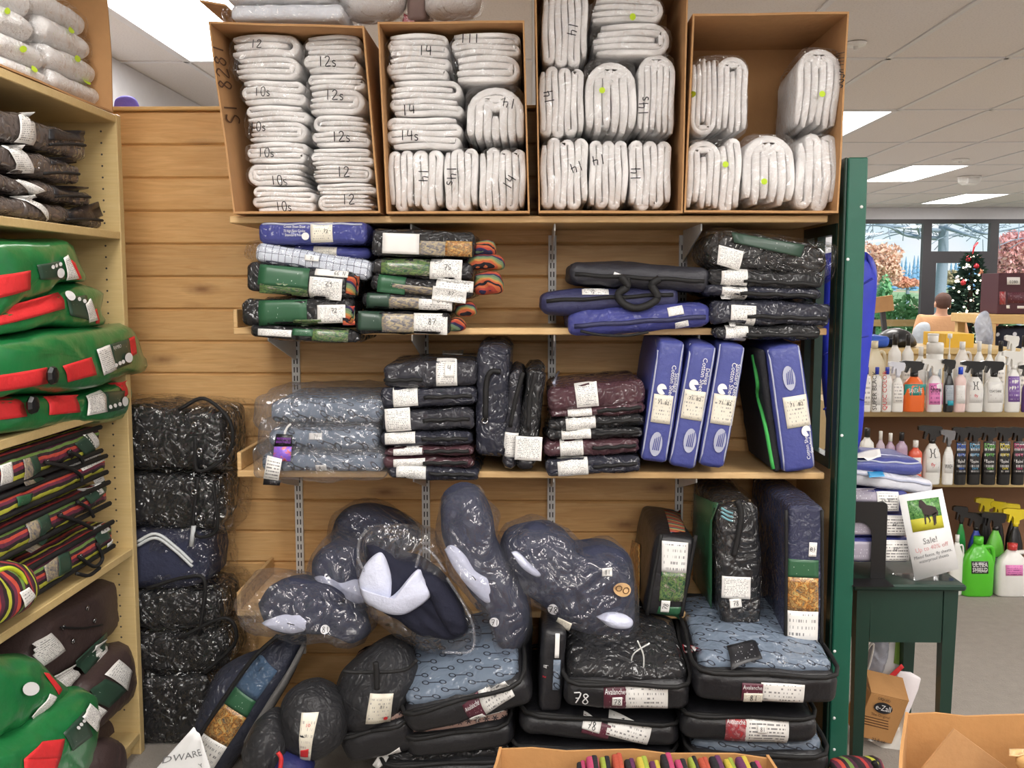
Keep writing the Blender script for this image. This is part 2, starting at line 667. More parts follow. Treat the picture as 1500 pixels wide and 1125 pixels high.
# ---------------------------------------------------------------- printed cards
def print_mat(name, paper=(240, 238, 234), ink=(70, 70, 76), rows=14, dens=0.5, margin=0.08, head=None):
    """A paper card printed with lines of small type (UV 0..1)."""
    M = Mat(name)
    uv = M.uv()
    sp = M.n('SeparateXYZ')
    M.l(uv, sp.inputs[0])
    u, v = sp.outputs[0], sp.outputs[1]
    row = M.math('FLOOR', M.math('MULTIPLY', v, rows))
    fr = M.math('FRACT', M.math('MULTIPLY', v, rows))
    inrow = M.math('MULTIPLY', M.math('GREATER_THAN', fr, 0.35), M.math('LESS_THAN', fr, 0.78))
    cv = M.n('CombineXYZ')
    M.l(M.math('MULTIPLY', u, 22.0), cv.inputs[0])
    M.l(M.math('ADD', M.math('MULTIPLY', row, 3.7), M.math('MULTIPLY', M.rnd(), 40.0)), cv.inputs[1])
    dash = M.math('GREATER_THAN', M.noise(cv.outputs[0], 1.0, 1), 1 - dens)
    lx = M.math('MULTIPLY', M.math('GREATER_THAN', u, margin), M.math('LESS_THAN', u, 1 - margin))
    ly = M.math('MULTIPLY', M.math('GREATER_THAN', v, margin), M.math('LESS_THAN', v, 1 - margin))
    k = M.math('MULTIPLY', M.math('MULTIPLY', inrow, dash), M.math('MULTIPLY', lx, ly))
    c = M.mix(M.math('MULTIPLY', k, 0.75), lin(paper), lin(ink))
    if head:
        hb = M.math('GREATER_THAN', v, head[0])
        c = M.mix(hb, c, lin(head[1]))
    return M.base(c, 0.45, Coat_Weight=0.25, Coat_Roughness=0.2)


def photo_mat(name, stops, scale=6.0):
    """A printed photograph seen as patches of colour."""
    M = Mat(name)
    uv = M.uv()
    f = M.noise(uv, scale, 4, .6, .8)
    c = M.ramp(f, [(p, lin(col)) for p, col in stops])
    return M.base(c, 0.35, Coat_Weight=0.4, Coat_Roughness=0.15)


MT['tag'] = print_mat('printed white tag')
MT['tag_small'] = print_mat('small price tag', rows=5, dens=0.45)
MT['tag_bar'] = print_mat('size label', rows=7, dens=0.55, ink=(50, 50, 56))
MT['tag_beige'] = print_mat('beige size label', paper=(226, 220, 204), rows=8, dens=0.42, ink=(90, 90, 100))
MT['blank'] = plain('blank white card', (240, 238, 234), 0.5)
MT['tag_green'] = print_mat('green card', paper=(44, 92, 62), ink=(228, 234, 226), rows=8, dens=0.32, margin=0.2)
MT['tag_dkgreen'] = print_mat('dark green card', paper=(44, 70, 56), ink=(200, 208, 200), rows=9, dens=0.30, margin=0.2)
MT['tag_maroon'] = print_mat('maroon card', paper=(92, 40, 56), ink=(222, 196, 202), rows=7, dens=0.34)
MT['tag_black'] = print_mat('black card', paper=(30, 30, 34), ink=(210, 210, 214), rows=9, dens=0.35, margin=0.15)
MT['tag_navy'] = print_mat('blue card', paper=(58, 50, 140), ink=(230, 230, 240), rows=7, dens=0.4, margin=0.2)
MT['tag_grey'] = print_mat('grey card', paper=(168, 160, 176), ink=(235, 235, 240), rows=6, dens=0.4, margin=0.15)
MT['tag_tan'] = print_mat('tan card', paper=(206, 164, 110), ink=(80, 60, 40), rows=10, dens=0.35, margin=0.15)
MT['photo_autumn'] = photo_mat('autumn photograph', [(.3, (52, 66, 80)), (.42, (176, 140, 84)), (.48, (96, 66, 44)), (.54, (196, 130, 60)), (.6, (196, 172, 110)), (.72, (84, 62, 42))])
MT['photo_grey'] = photo_mat('grey photograph', [(.3, (70, 76, 92)), (.45, (128, 122, 120)), (.6, (186, 170, 136)), (.75, (60, 80, 60))])
MT['photo_field'] = photo_mat('field photograph', [(.3, (34, 76, 56)), (.42, (52, 84, 60)), (.5, (120, 146, 84)), (.56, (60, 66, 62)), (.68, (176, 172, 150))])
MT['photo_red'] = photo_mat('red photograph', [(.3, (196, 44, 44)), (.5, (140, 60, 70)), (.65, (206, 150, 150))], 4)


# ---------------------------------------------------------------- things built from their place in the photo
def sides(side):
    return {'front': (Vector((1, 0, 0)), Vector((0, 0, 1)), Vector((0, -1, 0))),
            'top': (Vector((1, 0, 0)), Vector((0, 1, 0)), Vector((0, 0, 1))),
            'right': (Vector((0, 1, 0)), Vector((0, 0, 1)), Vector((1, 0, 0))),
            'left': (Vector((0, -1, 0)), Vector((0, 0, 1)), Vector((-1, 0, 0)))}[side]


class Thing:
    def __init__(s, name, label, cat, M, grp=None):
        s.root = empty(name)
        s.root.matrix_world = M
        tag(s.root, label, cat, grp)
        s.M, s.I = M.copy(), M.inverted()
        s.bvh = None
        s.dist = {}
        s.seed = random.randint(0, 9999)

    def add(s, name, verts, faces, mat, smooth=True, parent=None):
        return link(name, mesh(name, verts, faces, mat, smooth), parent or s.root)

    def skin(s, P, faces):
        s.bvh = BVHTree.FromPolygons([tuple(p) for p in P], faces)
        s.P = P

    def local(s, px, side='front', dist=None):
        """Where the line of sight through a pixel meets a plane of the thing."""
        N = sides(side)[2]
        if dist is None:
            dist = s.dist.get(side, 0.0)
        o = s.I @ EYE
        d = s.I.to_3x3() @ ray(*px)
        k = N.dot(d)
        return o + d * ((dist - N.dot(o)) / k)

    def card(s, q, mat, rot=0.0, name='label_card', side='front', text=(), off=0.003, n=(7, 7), parent=None, wavy=0.0, draw=True, label=None, sub=None):
        """A thin card lying on the thing. q: (x0,y0,x1,y1) or four corners TL,TR,BR,BL, in photo pixels."""
        if not isinstance(q[0], (tuple, list)):
            x0, y0, x1, y1 = q
            cx, cy, c, d = (x0 + x1) / 2, (y0 + y1) / 2, cos(radians(rot)), sin(radians(rot))
            q = [(cx + (x - cx) * c - (y - cy) * d, cy + (x - cx) * d + (y - cy) * c) for x, y in ((x0, y0), (x1, y0), (x1, y1), (x0, y1))]
        A, B, N = sides(side)
        L = [s.local(p, side) for p in q]
        tl, tr, br, bl = [np.array((A.dot(p), B.dot(p))) for p in L]
        nx, ny = n
        S, T = np.meshgrid(np.linspace(0, 1, nx), np.linspace(0, 1, ny))
        g = (bl * ((1 - S) * (1 - T))[..., None] + br * (S * (1 - T))[..., None] + tl * ((1 - S) * T)[..., None] + tr * (S * T)[..., None])
        D = np.full(S.shape, np.nan)
        for j in range(ny):
            for i in range(nx):
                o = A * g[j, i, 0] + B * g[j, i, 1] + N * 3
                hit = s.bvh.ray_cast(o, -N)[0] if s.bvh else None
                if hit is not None:
                    D[j, i] = N.dot(hit)
        if np.isnan(D).all():
            D[:] = s.dist.get(side, 0.0)
        lo = np.nanmax(D) - 0.05
        med = np.nanmedian(D)
        D = np.where(np.isnan(D), med, np.maximum(D, lo))
        raw = D.copy()
        for _ in range(2):
            p = np.pad(D, 1, mode='edge')
            D = (p[:-2, 1:-1] + p[2:, 1:-1] + p[1:-1, :-2] + p[1:-1, 2:] + 2 * p[1:-1, 1:-1]) / 6
        D = np.maximum(D, raw - 0.001) + off
        if wavy:
            D = D + wavy * np.abs(np.sin(S * 5 + s.seed))
        wd, ht = np.linalg.norm(tr - tl + br - bl) / 2, np.linalg.norm(tl - bl + tr - br) / 2

        def at(a, b, lift=0.0):
            """point at card coordinates a, b in 0..1"""
            i, j = np.clip(a, 0, 1) * (nx - 1), np.clip(b, 0, 1) * (ny - 1)
            i0, j0 = min(int(i), nx - 2), min(int(j), ny - 2)
            fx, fy = i - i0, j - j0
            dd = D[j0, i0] * (1 - fx) * (1 - fy) + D[j0, i0 + 1] * fx * (1 - fy) + D[j0 + 1, i0] * (1 - fx) * fy + D[j0 + 1, i0 + 1] * fx * fy
            gg = bl * (1 - a) * (1 - b) + br * a * (1 - b) + tl * (1 - a) * b + tr * a * b
            return A * gg[0] + B * gg[1] + N * (dd + lift)

        ob = None
        if draw:
            vs = [A * g[j, i, 0] + B * g[j, i, 1] + N * D[j, i] for j in range(ny) for i in range(nx)]
            m0 = len(vs)
            vs += [v - N * 0.0012 for v in vs]
            fs = [(j * nx + i, j * nx + i + 1, (j + 1) * nx + i + 1, (j + 1) * nx + i) for j in range(ny - 1) for i in range(nx - 1)]
            ring = [i for i in range(nx)] + [j * nx + nx - 1 for j in range(1, ny)] + [(ny - 1) * nx + i for i in range(nx - 2, -1, -1)] + [j * nx for j in range(ny - 2, 0, -1)]
            fs += [(ring[k], ring[k] + m0, ring[(k + 1) % len(ring)] + m0, ring[(k + 1) % len(ring)]) for k in range(len(ring))]
            ob = s.add(name, vs, fs, mat, True, parent)
            uvl = ob.data.uv_layers.new(name='UVMap')
            buf = np.zeros(len(ob.data.loops) * 2)
            vi = np.zeros(len(ob.data.loops), dtype=np.int32)
            ob.data.loops.foreach_get('vertex_index', vi)
            vi %= m0
            buf[0::2] = S.ravel()[vi]
            buf[1::2] = T.ravel()[vi]
            uvl.data.foreach_set('uv', buf)
            if label:
                ob['label'] = label
        for tx in text:
            word, a, b, size = tx[:4]
            m = tx[4] if len(tx) > 4 else MT['ink']
            o2 = tx[5] if len(tx) > 5 else {}
            v, f, wdt = (hand_mesh(word, o2.get('pen', 0.1)) if o2.get('hand') else text_mesh(word))
            if not len(v):
                continue
            h = size * ht
            sx = h * o2.get('wide', 1.0)
            if o2.get('fit') and wdt * sx > o2['fit'] * wd:
                sx = o2['fit'] * wd / wdt
            an = radians(o2.get('rot', 0))
            vs = []
            for x, y in v:
                x, y = x * sx, y * h
                x, y = x * cos(an) - y * sin(an), x * sin(an) + y * cos(an)
                vs.append(at(a + x / wd, b + y / ht, 0.0012))
            s.add(o2.get('name', 'lettering'), vs, f, m, False, ob or parent)
        s.at = at
        return ob

    def cord(s, pts, r=0.004, mat=None, name='handle', out=0.0, side='front', n=6):
        """A cord through photo pixels lying out in front of the face; a third value lifts that point."""
        N = sides(side)[2]
        P = []
        for p in pts:
            l = s.local(p[:2], side, s.dist.get(side, 0) + out + (p[2] if len(p) > 2 else 0))
            P.append(l)
        b = MB().tube(curve_pts(P, 6), r, n)
        return s.add(name, b.v, b.f, mat or MT['black_cord'])

    def disc(s, px, rx, ry, mat, name='round_sticker', side='front', rot=0, text=(), part=1.0, lift=.0012, parent=None):
        """A round or oval sticker (part < 1: only that share of the circle)."""
        x, y = px
        s.card((x - rx, y - ry, x + rx, y + ry), None, rot, side=side, draw=False, n=(4, 4))
        m = 18
        vs = [s.at(.5, .5, lift)] + [s.at(.5 + .5 * cos(2 * pi * part * k / m), .5 + .5 * sin(2 * pi * part * k / m), lift) for k in range(m + 1)]
        o = s.add(name, vs, [(0, k, k + 1) for k in range(1, m + 1)], mat, False, parent)
        if text:
            s.card((x - rx, y - ry, x + rx, y + ry), None, rot, side=side, draw=False, text=text, n=(4, 4), off=.0045, parent=o)
        return o

    def dot(s, px, r_px=5, mat=None, name='price_dot', side='front', text=()):
        return s.disc(px, r_px, r_px, mat or MT['dot_green'], name, side, 0, text)

    def stud(s, px, r=0.006, mat=None, name='eyelet', side='front', out=0.002):
        """A small metal ring."""
        A, B, N = sides(side)
        p = s.local(px, side)
        hit = s.bvh.ray_cast(p + N * 3, -N)[0] if s.bvh else None
        c = (hit if hit is not None else p) + N * out
        b = MB()
        b.tube([c + (A * cos(t * pi / 4) + B * sin(t * pi / 4)) * r for t in range(9)], r * .4, 6)
        return s.add(name, b.v, b.f, mat or MT['chrome'])


def place(box, Y, dp, roll=0, plane='Y', yaw=0.0, tilt=0.0):
    """World matrix, width and height of a thing whose front face fills a pixel box on a plane."""
    x0, y0, x1, y1 = box
    xc, yc = (x0 + x1) / 2, (y0 + y1) / 2
    fn = W if plane == 'Y' else WX
    a, b, t, u = fn(x0, yc, Y), fn(x1, yc, Y), fn(xc, y0, Y), fn(xc, y1, Y)
    w = (b - a).length
    h = (t - u).length
    c = (t + u) / 2
    if plane == 'X':
        c.y = (a.y + b.y) / 2
    R = Matrix.Rotation(radians(yaw) + (pi / 2 if plane == 'X' else 0), 4, 'Z') @ Matrix.Rotation(radians(tilt), 4, 'X') @ Matrix.Rotation(radians(roll), 4, 'Y')
    M = Matrix.Translation(c) @ R @ Matrix.Translation(Vector((0, dp / 2, -h / 2)))
    return M, w, h


class Pack(Thing):
    """A stuffed bag or folded bundle: rounded body plus whatever is put on it."""

    def __init__(s, name, label, cat, box, mat, Y=2.72, dp=0.33, grp=None, roll=0, plane='Y', yaw=0, tilt=0, r=0.02, wr=0.003, bul=0.008, part='body', res=0.03, sleeve=None, grow=0.006, **kw):
        M, w, h = place(box, Y, dp, roll, plane, yaw, tilt)
        super().__init__(name, label, cat, M, grp)
        s.w, s.h, s.d = w, h, dp
        s.box = box
        P, f = soft_box(w - .4 * bul, dp, max(h - .6 * bul, h * .85), r, wr, min(bul, h * .2), s.seed, res, **kw)
        P[:, 2] += (h - max(h - .6 * bul, h * .85)) / 2
        s.body = s.add(part, P, f, mat)
        s.skin(P, f)
        s.dist = {'front': dp / 2, 'top': h, 'right': w / 2, 'left': w / 2}
        if sleeve:
            s.sleeve(sleeve, grow)

    def sleeve(s, mat, grow=0.006, wr=0.005, ex=(0, 0, 0, 0), name='plastic_sleeve', freq=40, cover=True):
        """Clear bag round the body; ex: how much further it reaches left, right, down, up."""
        w, h = s.w + 2 * grow + ex[0] + ex[1], s.h + 2 * grow + ex[2] + ex[3]
        P, f = soft_box(w, s.d + 2 * grow, h, 0.03, wr, 0.008, s.seed + 1, 0.025, freq=freq)
        P[:, 0] += (ex[1] - ex[0]) / 2
        P[:, 2] -= grow + ex[2]
        o = s.add(name, P, f, mat)
        if cover:
            s.skin(P, f)
        return o

    def zip(s, z=0.5, mat=None, side='front', x=(-.46, .46), r=0.006, name='zipper'):
        """A raised seam along the front at height share z."""
        b = MB()
        pts = []
        for k in range(15):
            a = (x[0] + (x[1] - x[0]) * k / 14) * s.w
            zz = z * s.h + 0.0015 * sin(k * 1.3 + s.seed)
            hit = s.bvh.ray_cast(Vector((a, -3, zz)), Vector((0, 1, 0)))[0]
            pts.append(Vector((a, (hit.y if hit else -s.d / 2) - 0.001, zz)))
        b.tube(pts, r, 6)
        return s.add(name, b.v, b.f, mat or MT['black_cord'])


def blob_shape(outline, Yc, T, Tb, fn, I, seed, wr, freq, rings=9, n=64, power=2.0, flat=0.0):
    P = [Vector((x, y, 0)) for x, y in outline]
    loop = curve_pts(P + [P[0]], 6)[:-1]
    pts = [I @ fn(p.x, p.y, Yc) for p in loop]
    # even spacing
    d = [0]
    for i in range(len(pts)):
        d.append(d[-1] + (pts[(i + 1) % len(pts)] - pts[i]).length)
    tot, out, i = d[-1], [], 0
    for k in range(n):
        t = tot * k / n
        while d[i + 1] < t:
            i += 1
        f = (t - d[i]) / max(d[i + 1] - d[i], 1e-9)
        out.append(pts[i].lerp(pts[(i + 1) % len(pts)], f))
    c = sum(out, Vector()) / n
    vs, fs = [], []
    R = [1.0 - (k / rings) ** 1.0 for k in range(rings)]
    for sgn, TT in ((-1, T), (1, Tb)):
        for k, rr in enumerate(R):
            if sgn == 1 and k == 0:
                continue
            prof = max(0.0, 1 - rr ** (2.0 + flat)) ** (1 / power)
            for p in out:
                q = c.lerp(p, rr)
                vs.append((q.x, q.y + sgn * TT * prof, q.z))
        vs.append((c.x, c.y + sgn * TT, c.z))
    m = rings * n
    for k in range(rings - 1):
        for j in range(n):
            fs.append((k * n + j, (k + 1) * n + j, (k + 1) * n + (j + 1) % n, k * n + (j + 1) % n))
    for j in range(n):
        fs.append(((rings - 1) * n + j, m, (rings - 1) * n + (j + 1) % n))
    b0 = m + 1
    bk = lambda k, j: (j % n) if k == 0 else b0 + (k - 1) * n + (j % n)
    for k in range(rings - 1):
        for j in range(n):
            fs.append((bk(k, j), bk(k, j + 1), bk(k + 1, j + 1), bk(k + 1, j)))
    top = b0 + (rings - 1) * n
    for j in range(n):
        fs.append((bk(rings - 1, j), bk(rings - 1, j + 1), top))
    A = np.array(vs)
    if wr:
        D = wr * (waves(A, seed, freq) + waves(A, seed + 5, freq * 2.1, ridge=True))
        A[:, 1] -= D * np.where(np.arange(len(A)) < b0, 1, -1)
        A[:, 0] += .9 * wr * waves(A, seed + 9, freq)
        A[:, 2] += .9 * wr * waves(A, seed + 11, freq)
    return A, fs


class Blob(Thing):
    """A stuffed or draped thing with an outline of its own and real thickness."""

    def __init__(s, name, label, cat, outline, mat, Y=2.7, T=0.08, Tb=None, grp=None, plane='Y', wr=0.004, freq=25, part='body', **kw):
        xs = [p[0] for p in outline]
        ys = [p[1] for p in outline]
        fn = W if plane == 'Y' else WX
        c = fn(sum(xs) / len(xs), max(ys), Y)
        R = Matrix.Rotation(pi / 2 if plane == 'X' else 0, 4, 'Z')
        super().__init__(name, label, cat, Matrix.Translation(c) @ R, grp)
        s.fn, s.Y, s.T = fn, Y, T
        s.Tb = T if Tb is None else Tb
        A, f = blob_shape(outline, Y, T, s.Tb, fn, s.I, s.seed, wr, freq, **kw)
        s.body = s.add(part, A, f, mat)
        s.skin(A, f)
        s.dist = {'front': T * .8}

    def more(s, name, outline, mat, T=0.03, Tb=None, dy=0.0, wr=0.003, freq=30, cover=False, **kw):
        """A further stuffed piece of the same thing; dy > 0 brings it towards the viewer."""
        A, f = blob_shape(outline, s.Y - dy if s.fn is W else s.Y + dy, T, T if Tb is None else Tb, s.fn, s.I, s.seed + len(name), wr, freq, **kw)
        o = s.add(name, A, f, mat)
        if cover:
            s.skin(A, f)
        return o


def shelf_of(label_fmt, *a):
    return label_fmt.format(*a)


# ================================================================ the shell of the shop
XL, XR, YB, YF = -1.93, 8.6, -7.6, 13.46
WALL_Y = 3.12


def struct(name, b, mat, parent=None):
    return tag(b.build(name, mat, parent), kind='structure')


struct('floor', MB().box(XL - .1, YB - .1, -0.1, XR + .1, YF + .1, 0), MT['carpet'])
struct('wall_left', MB().box(XL - .1, YB, 0, XL, YF, CEIL), MT['wall_paint'])
struct('wall_right', MB().box(XR, YB, 0, XR + .1, YF, CEIL), MT['wall_paint'])
struct('wall_front', MB().box(XL - .1, YB - .1, 0, XR + .1, YB, CEIL), MT['wall_paint'])

# ceiling: a deck, a grid and its tiles
TX, TY = 0.545, 1.34
GX0, GY0 = 1.65, 6.04
ceil = struct('ceiling', MB().box(XL - .1, YB - .1, CEIL + .06, XR + .1, YF + .1, CEIL + .12), MT['wall_paint'])
gb = MB()
ix = range(int(math.floor((XL - GX0) / TX)), int(math.ceil((XR - GX0) / TX)) + 1)
iy = range(int(math.floor((YB - GY0) / TY)), int(math.ceil((YF - GY0) / TY)) + 1)
for i in ix:
    gb.box(GX0 + i * TX - .012, YB, CEIL - .002, GX0 + i * TX + .012, YF, CEIL + .02)
for j in iy:
    gb.box(XL, GY0 + j * TY - .012, CEIL - .002, XR, GY0 + j * TY + .012, CEIL + .02)
gb.build('ceiling_grid', MT['grid'], ceil)
tm = MB().box(-TX / 2 + .01, -TY / 2 + .01, 0, TX / 2 - .01, TY / 2 - .01, .02, .004).mesh('ceiling_tile', MT['tile'])
# tiles that carry lamps: the four the photo shows and unseen rows added to brighten shelves, floor and ceiling
LAMPS_SEEN = [(3, 2), (6, 4), (0, 0), (-6, -2)]
LAMPS_ADDED = [(i, j) for i in (-5, -1, 3, 7) for j in (-4, -6, -8, -10)] + [(i, j) for i in (-3, 1, 5) for j in (-5, -7)] + [(3, -2), (7, -2), (11, -2), (6, 0), (9, 0), (6, 2), (9, 2), (-3, 0), (-3, 2), (0, 2), (0, 4), (3, 4), (9, 4), (-3, 4)]
lamp_cells = set(LAMPS_SEEN + LAMPS_ADDED)
for i in ix:
    for j in iy:
        if (i, j) in lamp_cells:
            continue
        x, y = GX0 + (i + .5) * TX, GY0 + (j + .5) * TY
        if x < XL - .2 or x > XR + .2 or y < 2.4 and not (-2 < x < 2 and y > 0):
            continue
        link('ceiling_tile', tm, ceil, (x, y, CEIL + .004))
deck = MB()
for i in ix:
    for j in iy:
        x, y = GX0 + (i + .5) * TX, GY0 + (j + .5) * TY
        if (i, j) not in lamp_cells and (x < XL - .2 or x > XR + .2 or y < 2.4 and not (-2 < x < 2 and y > 0)):
            deck.box(x - TX / 2, y - TY / 2, CEIL + .008, x + TX / 2, y + TY / 2, CEIL + .02)
tag(deck.build('ceiling_panel', MT['tile'], ceil), kind='stuff')

LAMP_LABELS = {
    (3, 2): 'lit ceiling light above the bottle shelves, second one towards the windows',
    (6, 4): 'lit ceiling light farthest away, just in front of the window wall',
    (0, 0): 'lit ceiling light half hidden behind the half-empty carton',
    (-6, -2): 'lit ceiling light between the beige shelf unit and the leaning carton',
}
frm = MB()
frm.box(-TX / 2 + .012, -TY / 2 + .012, 0, TX / 2 - .012, -TY / 2 + .03, .05)
frm.box(-TX / 2 + .012, TY / 2 - .03, 0, TX / 2 - .012, TY / 2 - .012, .05)
frm.box(-TX / 2 + .012, -TY / 2 + .03, 0, -TX / 2 + .03, TY / 2 - .03, .05)
frm.box(TX / 2 - .03, -TY / 2 + .03, 0, TX / 2 - .012, TY / 2 - .03, .05)
frame_me = frm.mesh('lamp_frame', MT['grid'])
dif = MB()
prof = [(-TX / 2 + .03, .04), (-.14, .012), (0, .006), (.14, .012), (TX / 2 - .03, .04)]
dif.add([(x, y, z) for y in (-TY / 2 + .03, TY / 2 - .03) for x, z in prof], [(i, i + 1, i + 6, i + 5) for i in range(4)])
dif_me = dif.mesh('diffuser', MT['lamp'])
for c in LAMPS_SEEN + LAMPS_ADDED:
    o = empty('ceiling_light', (GX0 + (c[0] + .5) * TX, GY0 + (c[1] + .5) * TY, CEIL - .004))
    tag(o, LAMP_LABELS.get(c, 'unseen ceiling light added in rows to brighten the shop'), 'light', 'ceiling lights')
    link('lamp_frame', frame_me, o)
    link('diffuser', dif_me, o)

# sprinkler plate and smoke detector
for px, py, nm, lab, r in ((1254, 63, 'sprinkler_plate', 'small round white plate on the ceiling beside the half-empty carton', .045),
                           (1407, 234, 'sprinkler_plate', 'small flat round plate on the ceiling beyond the second light', .07)):
    p = WZ(px, py, CEIL)
    o = empty(nm, (p.x, p.y, CEIL))
    tag(o, lab, 'sprinkler')
    MB().lathe([(r, 0), (r * .9, -.012), (r * .3, -.014)], 18).build('plate', MT['white'], o)
    MB().lathe([(r * .25, -.012), (r * .2, -.03)], 12).build('nozzle', MT['metal'], o)
p = WZ(1420, 259, CEIL)
o = tag(empty('smoke_detector', (p.x, p.y, CEIL)), 'white smoke detector on the ceiling between the two far lights', 'smoke detector')
MB().lathe([(.11, 0), (.10, -.05), (.06, -.08), (.02, -.085)], 18).build('body', MT['white'], o)
MB().box(-.06, -.11, -.07, .06, -.07, -.02, .005).build('lens', MT['metal'], o)

# knotty pine partition behind the shelves
PL = 0.1031
ZT = 1.947
wb = struct('wall_back', MB().box(XL, WALL_Y + .012, 0, .885, WALL_Y + .075, ZT - .002), MT['shelf_pine'])
pm = MB().prism([(0, 0), (0.006, -0.0), (0.0, 0)], 0, 0) if False else None
x0, x1 = XL + .002, .884
v = []
prof = [(.016, .0005), (.006, .0005), (.0, .006), (.0, PL - .006), (.006, PL - .0005), (.016, PL - .0005)]   # (depth, z) of the face with its V edges
pb = MB()
pb.add([(x, dy - .004, z) for x in (x0, x1) for dy, z in prof], [(i, i + 6, i + 7, i + 1) for i in range(5)] + [(5, 4, 3, 2, 1, 0), (6, 7, 8, 9, 10, 11)])
plank_me = pb.mesh('plank', MT['pine'])
k = 0
while ZT - (k + 1) * PL > -0.06:
    link('plank', plank_me, wb, (0, WALL_Y, ZT - (k + 1) * PL))
    k += 1
struct('trim_1', MB().box(XL, WALL_Y - .02, ZT, .885, WALL_Y + .085, ZT + .012, .003), MT['cap_pine'])

# ---------------------------------------------------------------- window wall far behind, with the place outside it
FW_Y = 13.36


def fx(px, py=400, Y=FW_Y):
    return W(px, py, Y).x


def fz(py, px=1400, Y=FW_Y):
    return W(px, py, Y).z


z_head, z_trans1, z_trans2 = fz(321), fz(372), fz(383)
xa, xb, xc_, xd = fx(1225), fx(1357), fx(1455), XR
wf = struct('wall_far', MB().box(XL, FW_Y, 0, xa, YF, CEIL).box(xa, FW_Y, z_head, XR, YF, CEIL).box(xa, FW_Y, 0, xb - .05, YF, .12).box(xc_ + .05, FW_Y, 0, XR, YF, .12), MT['wall_paint'])
mw = .055


def frame_rect(b, x0, z0, x1, z1, w=.055, y0=FW_Y + .01, y1=FW_Y + .09):
    b.box(x0, y0, z0, x0 + w, y1, z1)
    b.box(x1 - w, y0, z0, x1, y1, z1)
    b.box(x0 + w, y0, z0, x1 - w, y1, z0 + w)
    b.box(x0 + w, y0, z1 - w, x1 - w, y1, z1)
    return b


for nm, x0, x1 in (('window_1', xa, xb), ('window_2', xc_, XR)):
    w_ = struct(nm, frame_rect(MB(), x0, .12, x1, z_head), MT['frame_dark'])
    MB().box(x0 + .05, FW_Y + .045, .17, x1 - .05, FW_Y + .051, z_head - .05).build('pane', MT['glass'], w_)
w_ = struct('window_3', frame_rect(MB(), xb, z_trans1 - .02, xc_, z_head), MT['frame_dark'])
MB().box(xb + .05, FW_Y + .045, z_trans1 + .03, xc_ - .05, FW_Y + .051, z_head - .05).build('pane', MT['glass'], w_)
d_ = struct('door_1', frame_rect(MB(), xb + .03, 0.01, xc_ - .03, z_trans1 - .02, .10), MT['frame_dark'])
MB().box(xb + .12, FW_Y + .045, .1, xc_ - .12, FW_Y + .051, z_trans1 - .11).build('pane', MT['glass'], d_)
hb = MB().tube([(xc_ - .08, FW_Y, .9), (xc_ - .08, FW_Y - .06, .95), (xc_ - .08, FW_Y - .06, 1.2), (xc_ - .08, FW_Y, 1.25)], .012)
hb.build('door_handle', MT['chrome'], d_)
struct('trim_2', MB().box(xb - .0, FW_Y + .01, 0, xb + .03, FW_Y + .09, z_trans1 - .02).box(xc_ - .03, FW_Y + .01, 0, xc_, FW_Y + .09, z_trans1 - .02), MT['frame_dark'])

# ---------------------------------------------------------------- wall shelves on slotted standards
SH_F, SH_T = 2.74, 0.019
SHELF = [('top', 1.595, -.840, .815), ('second', 1.285, -.838, .822), ('third', .878, -.838, .828), ('lowest', .470, -.850, .838)]
STD_X = (-.751, -.339, .066, .476)
for w_, z, xa_, xb_ in SHELF:
    s_ = tag(empty('wall_shelf', ((xa_ + xb_) / 2, (SH_F + WALL_Y) / 2, z)), f'{w_} long pine shelf on the plank wall', 'shelf', 'pine wall shelves')
    L_ = (xb_ - xa_) / 2
    MB().box(-L_, -.188, -SH_T, L_, .182, 0, .0025).build('board', MT['shelf_pine'], s_)
    if w_ in ('second', 'third', 'lowest'):
        e_ = MB().box(-L_, -.186, 0.0005, -L_ + .012, .18, .052, .002)
        e_.build('end_stop', MT['shelf_pine'], s_)
for n_, x in enumerate(STD_X):
    o = tag(empty('shelf_standard', (x, WALL_Y - .004, .2)), ('first', 'second', 'third', 'fourth')[n_] + ' slotted white shelf standard counted from the beige shelf unit', 'shelf standard', 'slotted shelf standards')
    MB().box(-.0125, -.012, 0, -.0105, 0, 1.36).box(.0105, -.012, 0, .0125, 0, 1.36).box(-.0105, -.012, 0, .0105, -.0105, 1.36).build('channel', MT['metal'], o)
    sb = MB()
    zz = .02
    while zz < 1.34:
        sb.box(-.0065, -.0128, zz, -.0030, -.0121, zz + .017)
        sb.box(.0030, -.0128, zz, .0065, -.0121, zz + .017)
        zz += .0275
    tag(sb.build('slot', MT['slot'], o), kind='stuff')
    for _, z, _, _ in SHELF:
        bz = z - .2 - SH_T
        br = MB().add([(-.002, -.012, bz - .10), (-.002, -.012, bz - .001), (-.002, -.33, bz - .001), (-.002, -.33, bz - .02),
                       (.002, -.012, bz - .10), (.002, -.012, bz - .001), (.002, -.33, bz - .001), (.002, -.33, bz - .02)],
                      [(0, 1, 2, 3), (7, 6, 5, 4), (0, 4, 5, 1), (1, 5, 6, 2), (2, 6, 7, 3), (3, 7, 4, 0)])
        br.build('bracket', MT['metal'], o)

